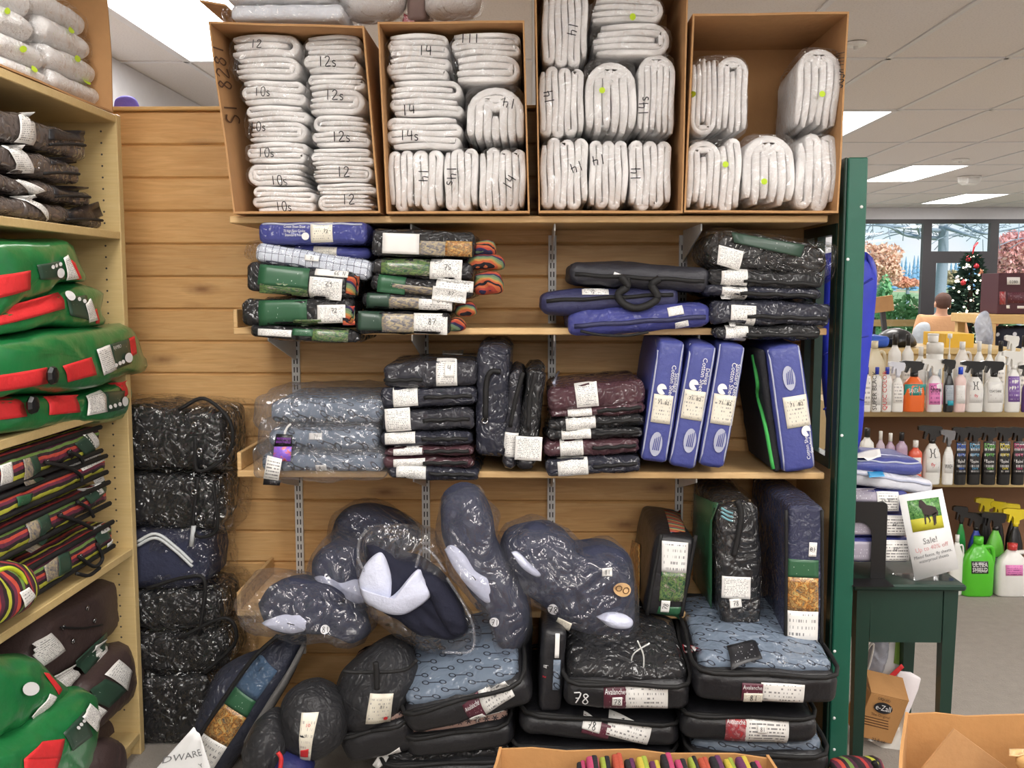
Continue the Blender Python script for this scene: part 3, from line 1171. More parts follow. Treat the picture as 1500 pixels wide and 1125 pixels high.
# ---------------------------------------------------------------- end panel with its green ladder frame, and the green post
ep = empty('end_panel', (.86, 2.93, 0))
tag(ep, 'pine end panel with a green framed opening beside the wall shelves', 'panel')
zo0, zo1 = .885, 1.575
T_ = .018
MB().box(-T_ / 2, -.19, 0, T_ / 2, .185, zo0).build('lower_panel', MT['shelf_pine'], ep)
MB().box(-T_ / 2, -.19, zo1, T_ / 2, .185, 1.735).build('upper_panel', MT['shelf_pine'], ep)
MB().box(-T_ / 2, -.19, zo0, T_ / 2, -.165, zo1).build('front_stile', MT['shelf_pine'], ep)
MB().box(-T_ / 2, .16, zo0, T_ / 2, .185, zo1).build('rear_stile', MT['shelf_pine'], ep)
g = MB().box(-.014, -.165, zo0, .014, -.125, zo1).box(-.014, .12, zo0, .014, .16, zo1).box(-.014, -.125, zo1 - .03, .014, .12, zo1).box(-.014, -.125, zo0, .014, .12, zo0 + .03)
g.build('green_frame', MT['green_dark'], ep)
MB().box(-.012, .02, zo0 + .03, .012, .055, zo1 - .03).build('ladder_rail', MT['green_dark'], ep)

po = tag(empty('green_post', (.876, 2.715, 0)), 'tall glossy green post in front of the end panel', 'post')
MB().box(-.026, -.025, 0, .026, .022, 1.745, .003).build('post', MT['green_paint'], po)
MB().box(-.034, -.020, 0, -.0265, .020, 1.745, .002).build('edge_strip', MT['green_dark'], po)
for px, py in ((1262, 303), (1242, 380), (1229, 638), (1221, 954), (1222, 1052), (1222, 1098)):
    p = W(px, py, 2.69)
    MB().lathe([(.0045, 0), (.0035, .002), (.001, .003)], 10).build('bolt', MT['metal'], po).matrix_local = Matrix.Translation((max(-.02, min(.02, p.x - .876)), -.025, p.z)) @ Matrix.Rotation(pi / 2, 4, 'X')

# ---------------------------------------------------------------- beige laminate shelf unit
UX, UD = -1.17, .46
UY0, UY1 = 1.86, 2.83
UZ = [.07, .635, 1.062, 1.556, 1.882]
un = tag(empty('shelf_unit', (UX - UD / 2, (UY0 + UY1) / 2, 0)), 'tall beige laminate shelf unit with peg holes along its upright', 'shelf unit')
hx, hy = UD / 2, (UY1 - UY0) / 2
MB().box(-hx, hy - .03, 0, hx, hy, 1.884, .002).build('side_panel', MT['laminate'], un)
MB().box(-hx, -hy, 0, hx, -hy + .03, 1.884, .002).build('side_panel', MT['laminate'], un)
MB().box(-hx, -hy + .03, .05, -hx + .008, hy - .03, 1.86).build('back_panel', MT['laminate'], un)
for z in UZ:
    MB().box(-hx + .008, -hy + .03, z - .022, hx - .001, hy - .03, z, .002).build('shelf', MT['laminate'], un)
MB().box(-hx + .01, -hy + .03, 0, hx - .03, hy - .03, .046).build('toe_kick', MT['laminate'], un)
hb = MB()
zz = .14
while zz < 1.84:
    for dx in (-.045, -.37):
        c = [(hx + dx + .003 * cos(a * pi / 4), hy - .0305, zz + .003 * sin(a * pi / 4)) for a in range(8)]
        hb.add(c, [tuple(range(8))])
    zz += .032
tag(hb.build('peg_hole', MT['slot'], un), kind='stuff')


# ================================================================ cartons of white leg wraps
def hexa(b, a, c):
    """Solid between two quads a and c (4 points each)."""
    b.add(list(a) + list(c), [(0, 1, 2, 3), (7, 6, 5, 4), (0, 4, 5, 1), (1, 5, 6, 2), (2, 6, 7, 3), (3, 7, 4, 0)])


def carton(label, F4, B4, t=0.005, mat=None, mat_in=None, grp='open cardboard cartons'):
    """Open carton. F4: world corners TL,TR,BR,BL of the open mouth; B4: the same of its far end."""
    mat = mat or MT['card']
    base = (F4[3] + F4[2] + B4[3] + B4[2]) / 4
    T = Thing('cardboard_carton', label, 'carton', Matrix.Translation(base), grp)
    f = [p - base for p in F4]
    g = [p - base for p in B4]
    cf, cg = sum(f, Vector()) / 4, sum(g, Vector()) / 4
    ax = (cg - cf).normalized()

    def inner(q, c):
        out = []
        for p in q:
            d = p - c
            d -= ax * d.dot(ax)
            out.append(p - d.normalized() * t * 1.5)
        return out

    fi, gi = inner(f, cf), inner(g, cg)
    T.panels = {}
    for nm, i, j in (('top_panel', 0, 1), ('side_panel', 1, 2), ('bottom_panel', 2, 3), ('side_panel', 3, 0)):
        b = MB()
        # two strips along the mouth give the card a slightly wavy rim
        m1, m2 = f[i].lerp(f[j], .37), f[i].lerp(f[j], .7)
        k1, k2 = g[i].lerp(g[j], .37), g[i].lerp(g[j], .7)
        wob = ax * .004
        fo = [f[i], m1 + wob, m2 - wob * .7, f[j]]
        go = [g[i], k1, k2, g[j]]
        n1, n2 = fi[i].lerp(fi[j], .37), fi[i].lerp(fi[j], .7)
        q1, q2 = gi[i].lerp(gi[j], .37), gi[i].lerp(gi[j], .7)
        fn_ = [fi[i], n1 + wob, n2 - wob * .7, fi[j]]
        gn_ = [gi[i], q1, q2, gi[j]]
        for a in range(3):
            hexa(b, (fo[a], fo[a + 1], go[a + 1], go[a]), (fn_[a], fn_[a + 1], gn_[a + 1], gn_[a]))
        T.panels[nm + str(i)] = (b.v, b.f)
        T.add(nm, b.v, b.f, mat, False)
    b = MB()
    hexa(b, gi, [p - ax * t for p in gi])
    T.add('back_panel', b.v, b.f, mat_in or mat, False)
    T.fi = fi
    return T


def front_carton(label, TL, TR, BR, BL, Y0=2.70, Y1=3.095):
    F4 = [W(*p, Y0) for p in (TL, TR, BR, BL)]
    B4 = [Vector((p.x, Y1, p.z)) for p in F4]
    return carton(label, F4, B4)


CA = front_carton('leaning open cardboard carton of white leg wraps, nearest the beige shelf unit', (305, 31), (533, 38), (557, 312), (342, 313))
CB = front_carton('open cardboard carton of white leg wraps beside the leaning carton', (553, 32), (768, 30), (776, 312), (566, 313))
CC = front_carton('tallest open cardboard carton of white leg wraps, third along the top shelf', (783, -42), (1009, -42), (1000, 312), (789, 312))
CD = front_carton('half-empty open cardboard carton of leg wraps at the green post end', (1015, 20), (1244, 17), (1228, 312), (1002, 311))

# pen writing on the carton sides, packing tape
v_, f_ = CA.panels['side_panel3']
CA.bvh = BVHTree.FromPolygons([tuple(p) for p in v_], f_)
CA.dist['right'] = (CA.fi[0].x + CA.fi[3].x) / 2
CA.card([(316, 62), (333, 66), (352, 200), (337, 200)], MT['card'], name='pen_writing', side='right', draw=False, text=[('SI 8281', .45, .55, .5, MT['ink_brown'], dict(hand=1, rot=90, name='pen_writing', wide=.35))])
v_, f_ = CD.panels['side_panel1']
CD.bvh = BVHTree.FromPolygons([tuple(p) for p in v_], f_)
CD.dist['left'] = -(CD.fi[1].x + CD.fi[2].x) / 2
CD.card([(1219, 44), (1236, 40), (1231, 165), (1215, 165)], MT['card'], name='pen_writing', side='left', draw=False, text=[('WILKERS', .5, .5, .62, MT['ink'], dict(hand=1, rot=-90, name='pen_writing', wide=.13))])


def ribbon(path, half, dy, end=(.62, .84, .96, 1.0), ys=(0.0, .003, .010, .026)):
    """A felt band following a 2-D path, pushed back from y=0 to dy with a puffy front."""
    P = np.array(path)
    T = np.gradient(P, axis=0)
    T /= np.maximum(np.linalg.norm(T, axis=1, keepdims=True), 1e-9)
    N = np.stack([-T[:, 1], T[:, 0]], 1)
    n = len(P)
    endk = np.ones(n)
    endk[0] = endk[-1] = .6
    endk[1] = endk[-2] = .92
    vs, fs = [], []
    steps = list(zip(ys, end)) + [(dy, 1.0)]
    for y, k in steps:
        for sgn in (1, -1):
            Q = P + N * (sgn * half * k * endk)[:, None]
            vs += [(q[0], y, q[1]) for q in Q]
    for a in range(len(steps) - 1):
        o, p = a * 2 * n, (a + 1) * 2 * n
        for i in range(n - 1):
            fs.append((o + i, o + i + 1, p + i + 1, p + i))
            fs.append((o + n + i + 1, o + n + i, p + n + i, p + n + i + 1))
        fs.append((o + n, o, p, p + n))
        fs.append((o + n - 1, o + 2 * n - 1, p + 2 * n - 1, p + n - 1))
    for i in range(n - 1):
        fs.append((i + 1, i, n + i, n + i + 1))
    return vs, fs


def quilt_fold(w, h, dy, n, style, seed):
    """Folded quilting, w wide and h high, n layers; seen end-on."""
    rg = np.random.RandomState(seed)
    t = h / n
    half = t * .505
    paths = []

    def arc(cx, cz, r, a0, a1, k=7):
        return [(cx + r * cos(a), cz + r * sin(a)) for a in np.linspace(a0, a1, k)]

    xl, xr = -w / 2, w / 2
    if style == 'S':
        pts = []
        for i in range(n):
            z = (i + .5) * t
            a, b = xl + t / 2 + rg.uniform(0, .05) * w, xr - t / 2 - rg.uniform(0, .05) * w
            xs = np.linspace(a, b, 9)
            seg = [(x, z + t * .10 * sin(x * 40 + seed + i)) for x in xs]
            if i % 2:
                seg = seg[::-1]
            pts += seg
            if i < n - 1:
                c = seg[-1][0]
                pts += arc(c, z + t / 2, t / 2, -pi / 2, pi / 2)[1:-1] if i % 2 == 0 else arc(c, z + t / 2, t / 2, 3 * pi / 2, pi / 2)[1:-1]
        paths.append(pts)
    else:
        sg = 1 if style == 'U' else -1
        m = n // 2
        for k in range(m):
            z0, z1 = (k + .5) * t, (n - k - .5) * t
            r = (z1 - z0) / 2
            c = xr - t * .5 - (r if r < w * .42 else w * .42) - k * t * .35 * 0
            st = xl + t * .3 + rg.uniform(0, .08) * w
            low = [(x, z0 + t * .07 * sin(x * 37 + seed)) for x in np.linspace(st, c, 8)]
            upp = [(x, z1 + t * .07 * sin(x * 31 + seed + 2)) for x in np.linspace(c, st + rg.uniform(0, .06) * w, 8)]
            ex = xr - t * .5 - k * t - c
            bend = [(c + ex * cos(a), (z0 + z1) / 2 + r * sin(a)) for a in np.linspace(-pi / 2, pi / 2, 11)][1:-1]
            p = low + bend + upp
            paths.append([(sg * x, z) for x, z in p][::1 if sg > 0 else -1])
        if n % 2:
            z = h / 2
            paths.append([(sg * x, z) for x in np.linspace(xl + t * .5, xr - (m + .6) * t, 8)][::1 if sg > 0 else -1])
    b = MB()
    for p in paths:
        v, f = ribbon(p, half, dy)
        if style == 'u':
            f = [q[::-1] for q in f] if False else f
        b.add(v, f)
    return b


def wrap_pack(label, box, parts, text='', tpos=(.5, .5), tsize=.3, trot=0, dot=None, Y=2.735, dp=.33, vert=False, roll=0, yaw=0, small=None):
    """Bagged white leg wraps: parts = list of (share, layers, style) from top (or from the left if vert)."""
    M, w, h = place(box, Y, dp, roll, 'Y', yaw)
    T = Thing('leg_wrap_package', label, 'leg wraps', M, 'bagged white leg wraps')
    w, h = w * .985, h * .985
    L = h if not vert else w
    Wd = w if not vert else h
    pos = L
    for share, n, style in parts:
        hh = L * share
        pos -= hh
        q = quilt_fold(Wd * random.uniform(.955, .985), hh * .985, dp - .01, n, style, T.seed + int(pos * 1000))
        vs = []
        for x, y, z in q.v:
            z += pos
            x *= 1 - .03 * ((z / L - .5) * 2) ** 2
            y2 = y - dp / 2 + .004 * sin(x * 30 + T.seed) + .004 + .10 * (x / Wd) ** 2
            if vert:
                vs.append((w / 2 - z, y2, x + h / 2))
            else:
                vs.append((x, y2, z))
        f = q.f if not vert else q.f
        T.add('quilt', vs, f, MT['white_fleece'])
    P, f = soft_box(w + .003, dp + .012, h + .002, .035, .0045, .002, T.seed, .02, freq=52)
    P[:, 2] -= .003
    T.add('plastic_sleeve', P, f, MT['film_wrap'])
    T.skin(P, f)
    T.dist['front'] = dp / 2
    if text:
        x0, y0, x1, y1 = box
        px, py = x0 + (x1 - x0) * tpos[0], y0 + (y1 - y0) * tpos[1]
        s = 24
        T.card((px - s, py - s, px + s, py + s), None, draw=False, text=[(text, .5, .5, tsize, MT['ink'], dict(hand=1, rot=trot, name='size_marking'))])
    if dot:
        T.dot(dot, 4.5)
    return T


def cA(x, y):
    return 300 + x / 3.75, 30 + y / 3.75


ORD = ['top', 'second', 'third', 'fourth', 'fifth', 'sixth', 'bottom']
lefts = [(65, 318, 115, 525, '12', (.43, .26), [(.5, 3, 'U'), (.5, 4, 'U')]), (320, 458, 178, 540, '10s', (.40, .52), [(1, 4, 'S')]),
         (458, 662, 200, 556, '10s', (.28, .62), [(.45, 3, 'S'), (.55, 4, 'U')]), (662, 780, 205, 550, '10s', (.4, .54), [(1, 4, 'S')]),
         (780, 905, 212, 556, '10s', (.58, .78), [(1, 4, 'u')]), (905, 1050, 250, 590, '10s', (.55, .8), [(1, 5, 'S')])]
for i, (y0, y1, x0, x1, tx, tp, parts) in enumerate(lefts):
    a, b = cA(x0, y0), cA(x1, y1)
    wrap_pack(f'bagged white leg wraps marked {tx}, {ORD[i] if i < 5 else "bottom"} of outer column in leaning carton', (*a, *b), parts, tx, tp, .26, Y=2.765, dp=.31)
rights = [(70, 285, 528, 850, '12s', (.47, .73), [(.5, 4, 'S'), (.5, 3, 'S')]), (285, 512, 545, 882, '12s', (.52, .56), [(.38, 3, 'S'), (.62, 4, 'U')]),
          (514, 692, 575, 908, '12s', (.54, .7), [(.5, 3, 'u'), (.5, 3, 'S')]), (694, 886, 555, 922, '12', (.58, .72), [(.5, 4, 'S'), (.5, 4, 'U')]),
          (888, 1046, 598, 945, '12', (.57, .6), [(.4, 3, 'S'), (.6, 4, 'u')])]
for i, (y0, y1, x0, x1, tx, tp, parts) in enumerate(rights):
    a, b = cA(x0, y0), cA(x1, y1)
    wrap_pack(f'bagged white leg wraps marked {tx}, {ORD[i] if i < 4 else "bottom"} of inner column in leaning carton', (*a, *b), parts, tx, tp, .30, Y=2.765, dp=.31)


def cB(x, y):
    return 540 + x / 3.628, 20 + y / 3.628


for box, parts, tx, tp, rot, vert, lab in (
        ((82, 95, 425, 345), [(.5, 4, 'S'), (.5, 4, 'S')], '14', (.66, .42), 0, False, 'top of the stack near the leaning carton'),
        ((90, 345, 500, 540), [(.5, 3, 'U'), (.5, 3, 'S')], '14', (.31, .86), 0, False, 'middle of that stack'),
        ((85, 542, 500, 715), [(1, 5, 'S')], '14s', (.33, .62), 0, False, 'bottom of that stack'),
        ((425, 90, 815, 362), [(.45, 4, 'S'), (.55, 4, 'U')], '111', (.29, .16), 0, False, 'wide pair top beside the tallest carton'),
        ((510, 368, 832, 692), [(1, 7, 'U')], '14', (.72, .34), 170, True, 'fanned folds bulging out'),
        ((98, 718, 395, 1050), [(.45, 4, 'S'), (.55, 4, 'S')], '14', (.66, .45), -90, True, 'standing on edge nearest leaning carton'),
        ((397, 700, 580, 1050), [(1, 5, 'S')], '14s', (.24, .48), -90, True, 'narrow bundle standing mid bottom row'),
        ((582, 700, 836, 1050), [(1, 7, 'S')], '14', (.66, .55), 60, True, 'standing on edge beside the tallest carton')):
    a, b = cB(*box[:2]), cB(*box[2:])
    wrap_pack(f'bagged white leg wraps marked {tx}, {lab}, second carton', (*a, *b), parts, tx, tp, .30, rot, vert=vert)


def cC(x, y):
    return 770 + x / 3, y / 3


for box, parts, tx, tp, rot, vert, dot, lab in (
        ((68, -60, 275, 278), [(1, 7, 'S')], '14', (.66, .58), -100, True, None, 'standing tall beside two flat ones'),
        ((278, -20, 620, 92), [(1, 4, 'U')], '', (.5, .5), 0, False, (470, 75), 'upper flat bundle with green dot'),
        ((280, 94, 648, 240), [(1, 5, 'U')], '', (.5, .5), 0, False, None, 'lower flat bundle loosely bagged'),
        ((56, 282, 258, 592), [(1, 7, 'S')], '14', (.22, .46), 100, True, None, 'middle row nearest second carton'),
        ((260, 246, 490, 602), [(1, 6, 'U')], '', (.5, .5), 0, True, (335, 400), 'middle row with green dot'),
        ((492, 216, 660, 602), [(1, 6, 'U')], '14s', (.15, .64), 90, True, None, 'middle row nearest half-empty carton'),
        ((60, 595, 276, 918), [(1, 7, 'S')], '14', (.74, .44), 200, True, None, 'bottom row nearest second carton'),
        ((278, 605, 452, 918), [(1, 6, 'S')], '14', (.22, .32), 190, True, None, 'bottom row in the middle'),
        ((454, 605, 644, 918), [(1, 6, 'S')], '14', (.15, .5), 90, True, None, 'bottom row nearest half-empty carton')):
    a, b = cC(*box[:2]), cC(*box[2:])
    mk = f'marked {tx}, ' if tx else ''
    wrap_pack(f'bagged white leg wraps {mk}{lab}, tallest carton', (*a, *b), parts, tx, tp, .30, rot, cC(*dot) if dot else None, vert=vert)

for box, parts, vert, dot, Yd, lab, kw in (
        ((726, 225, 982, 598), [(.46, 5, 'u'), (.54, 5, 'U')], True, (734, 412), 2.75, 'tall pair standing above its front row', {}),
        ((1188, 190, 1384, 580), [(1, 6, 'U')], True, (1300, 416), 2.73, 'largest bundle leaning diagonally', dict(yaw=-5, roll=2)),
        ((706, 600, 952, 930), [(.62, 5, 'U'), (.38, 3, 'S')], True, (876, 724), 2.725, 'bottom row nearest tallest carton', {}),
        ((955, 572, 1188, 920), [(1, 6, 'U')], True, (1043, 800), 2.725, 'bottom row in the middle', {}),
        ((1190, 576, 1384, 920), [(1, 5, 'S')], True, None, 2.725, 'bottom row nearest green post', {})):
    a, b = cC(*box[:2]), cC(*box[2:])
    T = wrap_pack(f'bagged white leg wraps, {lab}, half-empty carton', (*a, *b), parts, dot=cC(*dot) if dot else None, vert=vert, Y=Yd, **kw)

# carton of wraps on top of the beige shelf unit, its mouth towards the aisle
cz0, cz1 = 1.884, 2.42
F4 = [Vector((-1.172, 2.16, cz1)), Vector((-1.172, 2.785, cz1)), Vector((-1.172, 2.785, cz0)), Vector((-1.172, 2.16, cz0))]
CE = carton('open carton of white leg wraps on top of the beige shelf unit', F4, [Vector((-1.615, p.y, p.z)) for p in F4])


def roll_pack(label, x0, x1, y0, y1, dots, X=-1.215):
    T = Pack('leg_wrap_package', label, 'leg wraps', (x0, y0, x1, y1), MT['white_fleece'], X, .36, 'bagged white leg wraps', plane='X', r=.05, wr=.004, bul=.012, part='quilt', sleeve=MT['film_wrap'])
    for d in dots:
        T.dot(d, 5)
    return T


for k, (x0, x1, y0, y1, dots) in enumerate((
        (-6, 48, 12, 52, [(4, 16)]), (46, 126, -6, 34, []), (-4, 66, 54, 92, [(25, 72)]), (64, 132, 36, 74, [(97, 44)]),
        (2, 72, 92, 122, [(43, 101)]), (70, 140, 76, 112, [(105, 86)]), (76, 152, 114, 146, [(127, 119)]), (-40, 44, -40, 10, []))):
    roll_pack('bagged white leg wraps ' + ('beside the aisle end of the top carton', 'top bundle by the carton wall, beige unit', 'second row, front bundle, carton on beige unit', 'second bundle down the carton wall, beige unit',
              'third row, lowest front bundle, carton on beige unit', 'third bundle down the carton wall, beige unit', 'lowest bundle by the carton wall, beige unit', 'upper edge bundle in carton on beige unit')[k], x0, x1, y0, y1, dots)

# things lying on top of the cartons
T = Thing('cardboard_sheet', 'flat cardboard flap lying on top of the leaning carton', 'cardboard', Matrix.Translation(W(322, 30, 2.78)))
b = MB().box(-.035, -.06, .002, .035, .26, .007)
b.v = [(x, y, z + .35 * max(0, -x) + .02) for x, y, z in b.v]
T.add('sheet', b.v, b.f, MT['card'], False)
P_ = Pack('bagged_pad', 'flat clear-bagged pale blue pad lying across the leaning carton', 'pad', (338, 4, 500, 31), plain('pale blue pad', (236, 240, 248), .9, .2, 120), 2.74, .34, r=.014, wr=.003)
P_.sleeve(MT['film_wrap'], .008, ex=(.02, .02, 0, 0))
P_ = Pack('bagged_pad', 'flat clear-bagged white pad uppermost on the leaning carton', 'pad', (330, -26, 486, 3), MT['white_fleece'], 2.75, .33, r=.014, wr=.003)
P_.sleeve(MT['film_wrap'], .008, ex=(.02, .02, 0, 0))
P_ = Blob('bagged_fleece_bundle', 'round white fleece bundle in clear plastic with a red tag', 'bundle', [(497, 20), (500, -20), (540, -42), (590, -20), (594, 12), (572, 30), (525, 33)], MT['white_fleece'], 2.86, .09, grp='bagged fleece bundles')
P_.more('plastic_sleeve', [(494, 20), (496, -24), (540, -46), (596, -22), (602, 12), (582, 33), (520, 34)], MT['film_wrap'], .10, wr=.006, freq=45, cover=True)
P_.card([(588, 12), (602, 16), (606, 30), (584, 28)], MT['photo_red'])
P_ = Blob('bagged_fleece_bundle', 'round white fleece bundle in clear plastic nearest the tallest carton', 'bundle', [(622, 18), (624, -20), (662, -42), (700, -18), (704, 10), (690, 26), (640, 28)], MT['white_fleece'], 2.86, .09, grp='bagged fleece bundles')
P_.more('plastic_sleeve', [(620, 18), (620, -24), (662, -46), (706, -20), (708, 12), (694, 29), (634, 30)], MT['film_wrap'], .10, wr=.006, freq=45)
P_ = Pack('folded_cloth', 'brownish folded cloth between the two round fleece bundles', 'cloth', (596, -20, 624, 31), plain('taupe cloth', (140, 118, 112), .9, .2, 60), 2.84, .2, r=.012)


# ================================================================ packed blankets on the second and third shelves
def stripe_mat(name, cols, period=0.045, coat=0.0, axis='zy'):
    """Woven stripes lying along the length of the piece."""
    def pat(M, v):
        sp = M.n('SeparateXYZ')
        M.l(v, sp.inputs[0])
        s_ = M.math('ADD', sp.outputs[2], sp.outputs[1]) if axis == 'zy' else M.math('ADD', sp.outputs[0], M.math('MULTIPLY', sp.outputs[1], .3))
        s_ = M.math('ADD', s_, M.math('MULTIPLY', M.noise(v, 14, 2), .012))
        fr = M.math('FRACT', M.math('DIVIDE', s_, period))
        n_ = len(cols)
        return M.ramp(fr, [(i / n_, lin(c)) for i, c in enumerate(cols)], True)
    if coat:
        return wrapped(name, (0, 0, 0), coat=coat, pattern=pat)
    M = Mat(name)
    v = M.obj()
    M.l(M.bump(M.noise(v, 180, 3), .3, .004), M.b.inputs['Normal'])
    return M.base(pat(M, v), .9)


RAINBOW = [(54, 24, 36), (176, 54, 52), (84, 32, 52), (40, 26, 32), (188, 190, 62), (36, 26, 30), (104, 36, 62), (196, 74, 58), (48, 26, 36), (108, 138, 66), (72, 30, 52), (30, 24, 28)]
SUNSET = [(30, 26, 34), (186, 92, 58), (180, 132, 72), (120, 140, 96), (100, 122, 96), (46, 40, 76), (168, 66, 52), (190, 98, 60)]
MT['rainbow'] = stripe_mat('multicolour striped cloth', RAINBOW, .10, .35)
MT['rainbow_v'] = stripe_mat('multicolour striped edge', RAINBOW, .12, .1, 'x')
MT['sunset'] = stripe_mat('orange and green striped lining', SUNSET, .05)
MT['navy_wrap'] = wrapped('navy blanket under film', (34, 36, 54), (18, 20, 32))
MT['black_wrap'] = wrapped('black blanket under film', (20, 20, 25), (11, 11, 14))
MT['grey_wrap'] = wrapped('charcoal blanket under film', (44, 44, 54), (24, 24, 32))
MT['maroon_wrap'] = wrapped('maroon blanket under film', (84, 44, 54), (46, 22, 30))
MT['brown_wrap'] = wrapped('brown mesh under film', (66, 54, 50), (30, 26, 26))
MT['nylon_blue'] = plain('blue nylon', (72, 80, 152), .5, .25, 70, .15, Coat_Weight=.15)
MT['nylon_blue_film'] = wrapped('blue nylon under film', (66, 72, 146), (48, 52, 116), .6)
MT['nylon_navy'] = plain('navy nylon', (52, 54, 92), .55, .3, 60, .2)
MT['nylon_black'] = plain('black nylon', (34, 34, 38), .42, .35, 45, .25, Coat_Weight=.2, Coat_Roughness=.3)
MT['nylon_charcoal'] = plain('charcoal nylon', (48, 48, 56), .5, .3, 55, .25)
MT['piping_grey'] = plain('pale grey piping', (176, 180, 200), .5)
MT['mesh_black'] = plain('black netting', (24, 24, 30), .8, .4, 200)
MT['trim_green'] = plain('lime green binding', (66, 178, 84), .6)


def check_mat():
    def pat(M, v):
        sp = M.n('SeparateXYZ')
        M.l(v, sp.inputs[0])
        a = M.math('FRACT', M.math('DIVIDE', sp.outputs[0], .019))
        b = M.math('FRACT', M.math('DIVIDE', M.math('ADD', sp.outputs[1], sp.outputs[2]), .019))
        k = M.math('MAXIMUM', M.math('LESS_THAN', a, .08), M.math('LESS_THAN', b, .08))
        return M.mix(k, lin((206, 212, 224)), lin((74, 78, 100)))
    return wrapped('white checked cloth under film', (0, 0, 0), coat=.6, pattern=pat, strength=.35)


MT['check'] = check_mat()


def bit_pattern(M, v, ground=(116, 131, 150), ink=(34, 40, 54), cx=.078, cs=.046):
    """Rows of small snaffle bits: a ring, a bar and another ring."""
    sp = M.n('SeparateXYZ')
    M.l(v, sp.inputs[0])
    x = M.math('ADD', sp.outputs[0], M.math('MULTIPLY', M.math('ADD', sp.outputs[1], sp.outputs[2]), .35))
    s_ = M.math('ADD', sp.outputs[1], sp.outputs[2])
    row = M.math('FLOOR', M.math('DIVIDE', s_, cs))
    a = M.math('MULTIPLY', M.math('SUBTRACT', M.math('FRACT', M.math('ADD', M.math('DIVIDE', x, cx), M.math('MULTIPLY', row, .5))), .5), cx)
    b = M.math('MULTIPLY', M.math('SUBTRACT', M.math('FRACT', M.math('DIVIDE', s_, cs)), .5), cs)
    b = M.math('ADD', b, M.math('MULTIPLY', a, .35))
    aa = M.math('SUBTRACT', M.math('ABSOLUTE', a), cx * .29)
    d = M.math('SQRT', M.math('ADD', M.math('MULTIPLY', aa, aa), M.math('MULTIPLY', b, b)))
    ringk = M.math('LESS_THAN', M.math('ABSOLUTE', M.math('SUBTRACT', d, .0078)), .0018)
    bar = M.math('MULTIPLY', M.math('LESS_THAN', M.math('ABSOLUTE', a), cx * .20), M.math('LESS_THAN', M.math('ABSOLUTE', b), .0022))
    k = M.math('MAXIMUM', ringk, bar)
    f = M.noise(v, 7, 3)
    return M.mix(k, M.mix(f, lin(ground), lin(tuple(c * .82 for c in ground))), lin(ink))


MT['bits'] = wrapped('grey blue cloth printed with snaffle bits', (0, 0, 0), coat=.9, pattern=bit_pattern, strength=.5)


def flower_pattern(M, v):
    sp = M.n('SeparateXYZ')
    M.l(v, sp.inputs[0])
    cs = .024
    s_ = M.math('ADD', sp.outputs[1], sp.outputs[2])
    row = M.math('FLOOR', M.math('DIVIDE', s_, cs))
    a = M.math('SUBTRACT', M.math('FRACT', M.math('ADD', M.math('DIVIDE', sp.outputs[0], cs), M.math('MULTIPLY', row, .5))), .5)
    b = M.math('SUBTRACT', M.math('FRACT', M.math('DIVIDE', s_, cs)), .5)
    r = M.math('SQRT', M.math('ADD', M.math('MULTIPLY', a, a), M.math('MULTIPLY', b, b)))
    th = M.math('ARCTAN2', b, a)
    pet = M.math('ADD', .26, M.math('MULTIPLY', M.math('COSINE', M.math('MULTIPLY', th, 6.0)), .15))
    k = M.math('LESS_THAN', r, pet)
    return M.mix(k, lin((172, 140, 128)), lin((40, 32, 40)))


MT['flowers'] = wrapped('tan cloth printed with dark flowers', (0, 0, 0), coat=.3, pattern=flower_pattern, strength=.3)


def c1(x, y):
    return 330 + x / 3.3333, 300 + y / 3.3333


def bx(fn, x0, y0, x1, y1):
    return (*fn(x0, y0), *fn(x1, y1))


TAG = MT['tag']
H = dict(hand=1, name='size_marking')

# ---- stack of thin packs, first pile on the second shelf
G2 = 'packed sheets in the first pile on the second shelf'
p = Pack('packed_sheet', 'dark blue nylon pack with white print, top of the first pile', 'packed sheet', bx(c1, 160, 78, 690, 195), MT['nylon_blue_film'], 2.70, .32, G2, r=0.015, wr=.004)
p.card(bx(c1, 240, 92, 408, 180), MT['tag_navy'], draw=False, text=[('Cotton Sheen Sheet', .6, .82, .15, MT['ink_white'], dict(fit=.62)), ('72 High Neck Combo', .6, .58, .15, MT['ink_white'], dict(fit=.62)), ('Standard Neck', .6, .36, .15, MT['ink_white'], dict(fit=.55))])
p.disc(c1(394, 154), 5.5, 5.5, MT['ink_white'], 'round_logo')
p.card(bx(c1, 418, 86, 525, 184), MT['tag_beige'], rot=-2, text=[('72', .7, .55, .16)])
p.zip(.86, MT['piping_grey'], r=.003)
p = Pack('packed_sheet', 'second dark blue nylon pack peeking out beneath the top one', 'packed sheet', bx(c1, 330, 197, 708, 262), MT['nylon_blue_film'], 2.735, .30, G2, r=.02, wr=.004, roll=3)
p.card(bx(c1, 432, 204, 545, 258), MT['tag_beige'], rot=3)
p = Pack('packed_sheet', 'white checked sheet in clear plastic sloping across the first pile', 'packed sheet', bx(c1, 150, 226, 705, 326), MT['check'], 2.70, .32, G2, roll=9, r=0.014, wr=.004)
p.sleeve(MT['film'], .007, ex=(.03, .0, 0, 0))
p.card(bx(c1, 392, 246, 462, 274), MT['blank'], rot=6, text=[('71', .5, .5, .6, MT['ink'], H)])
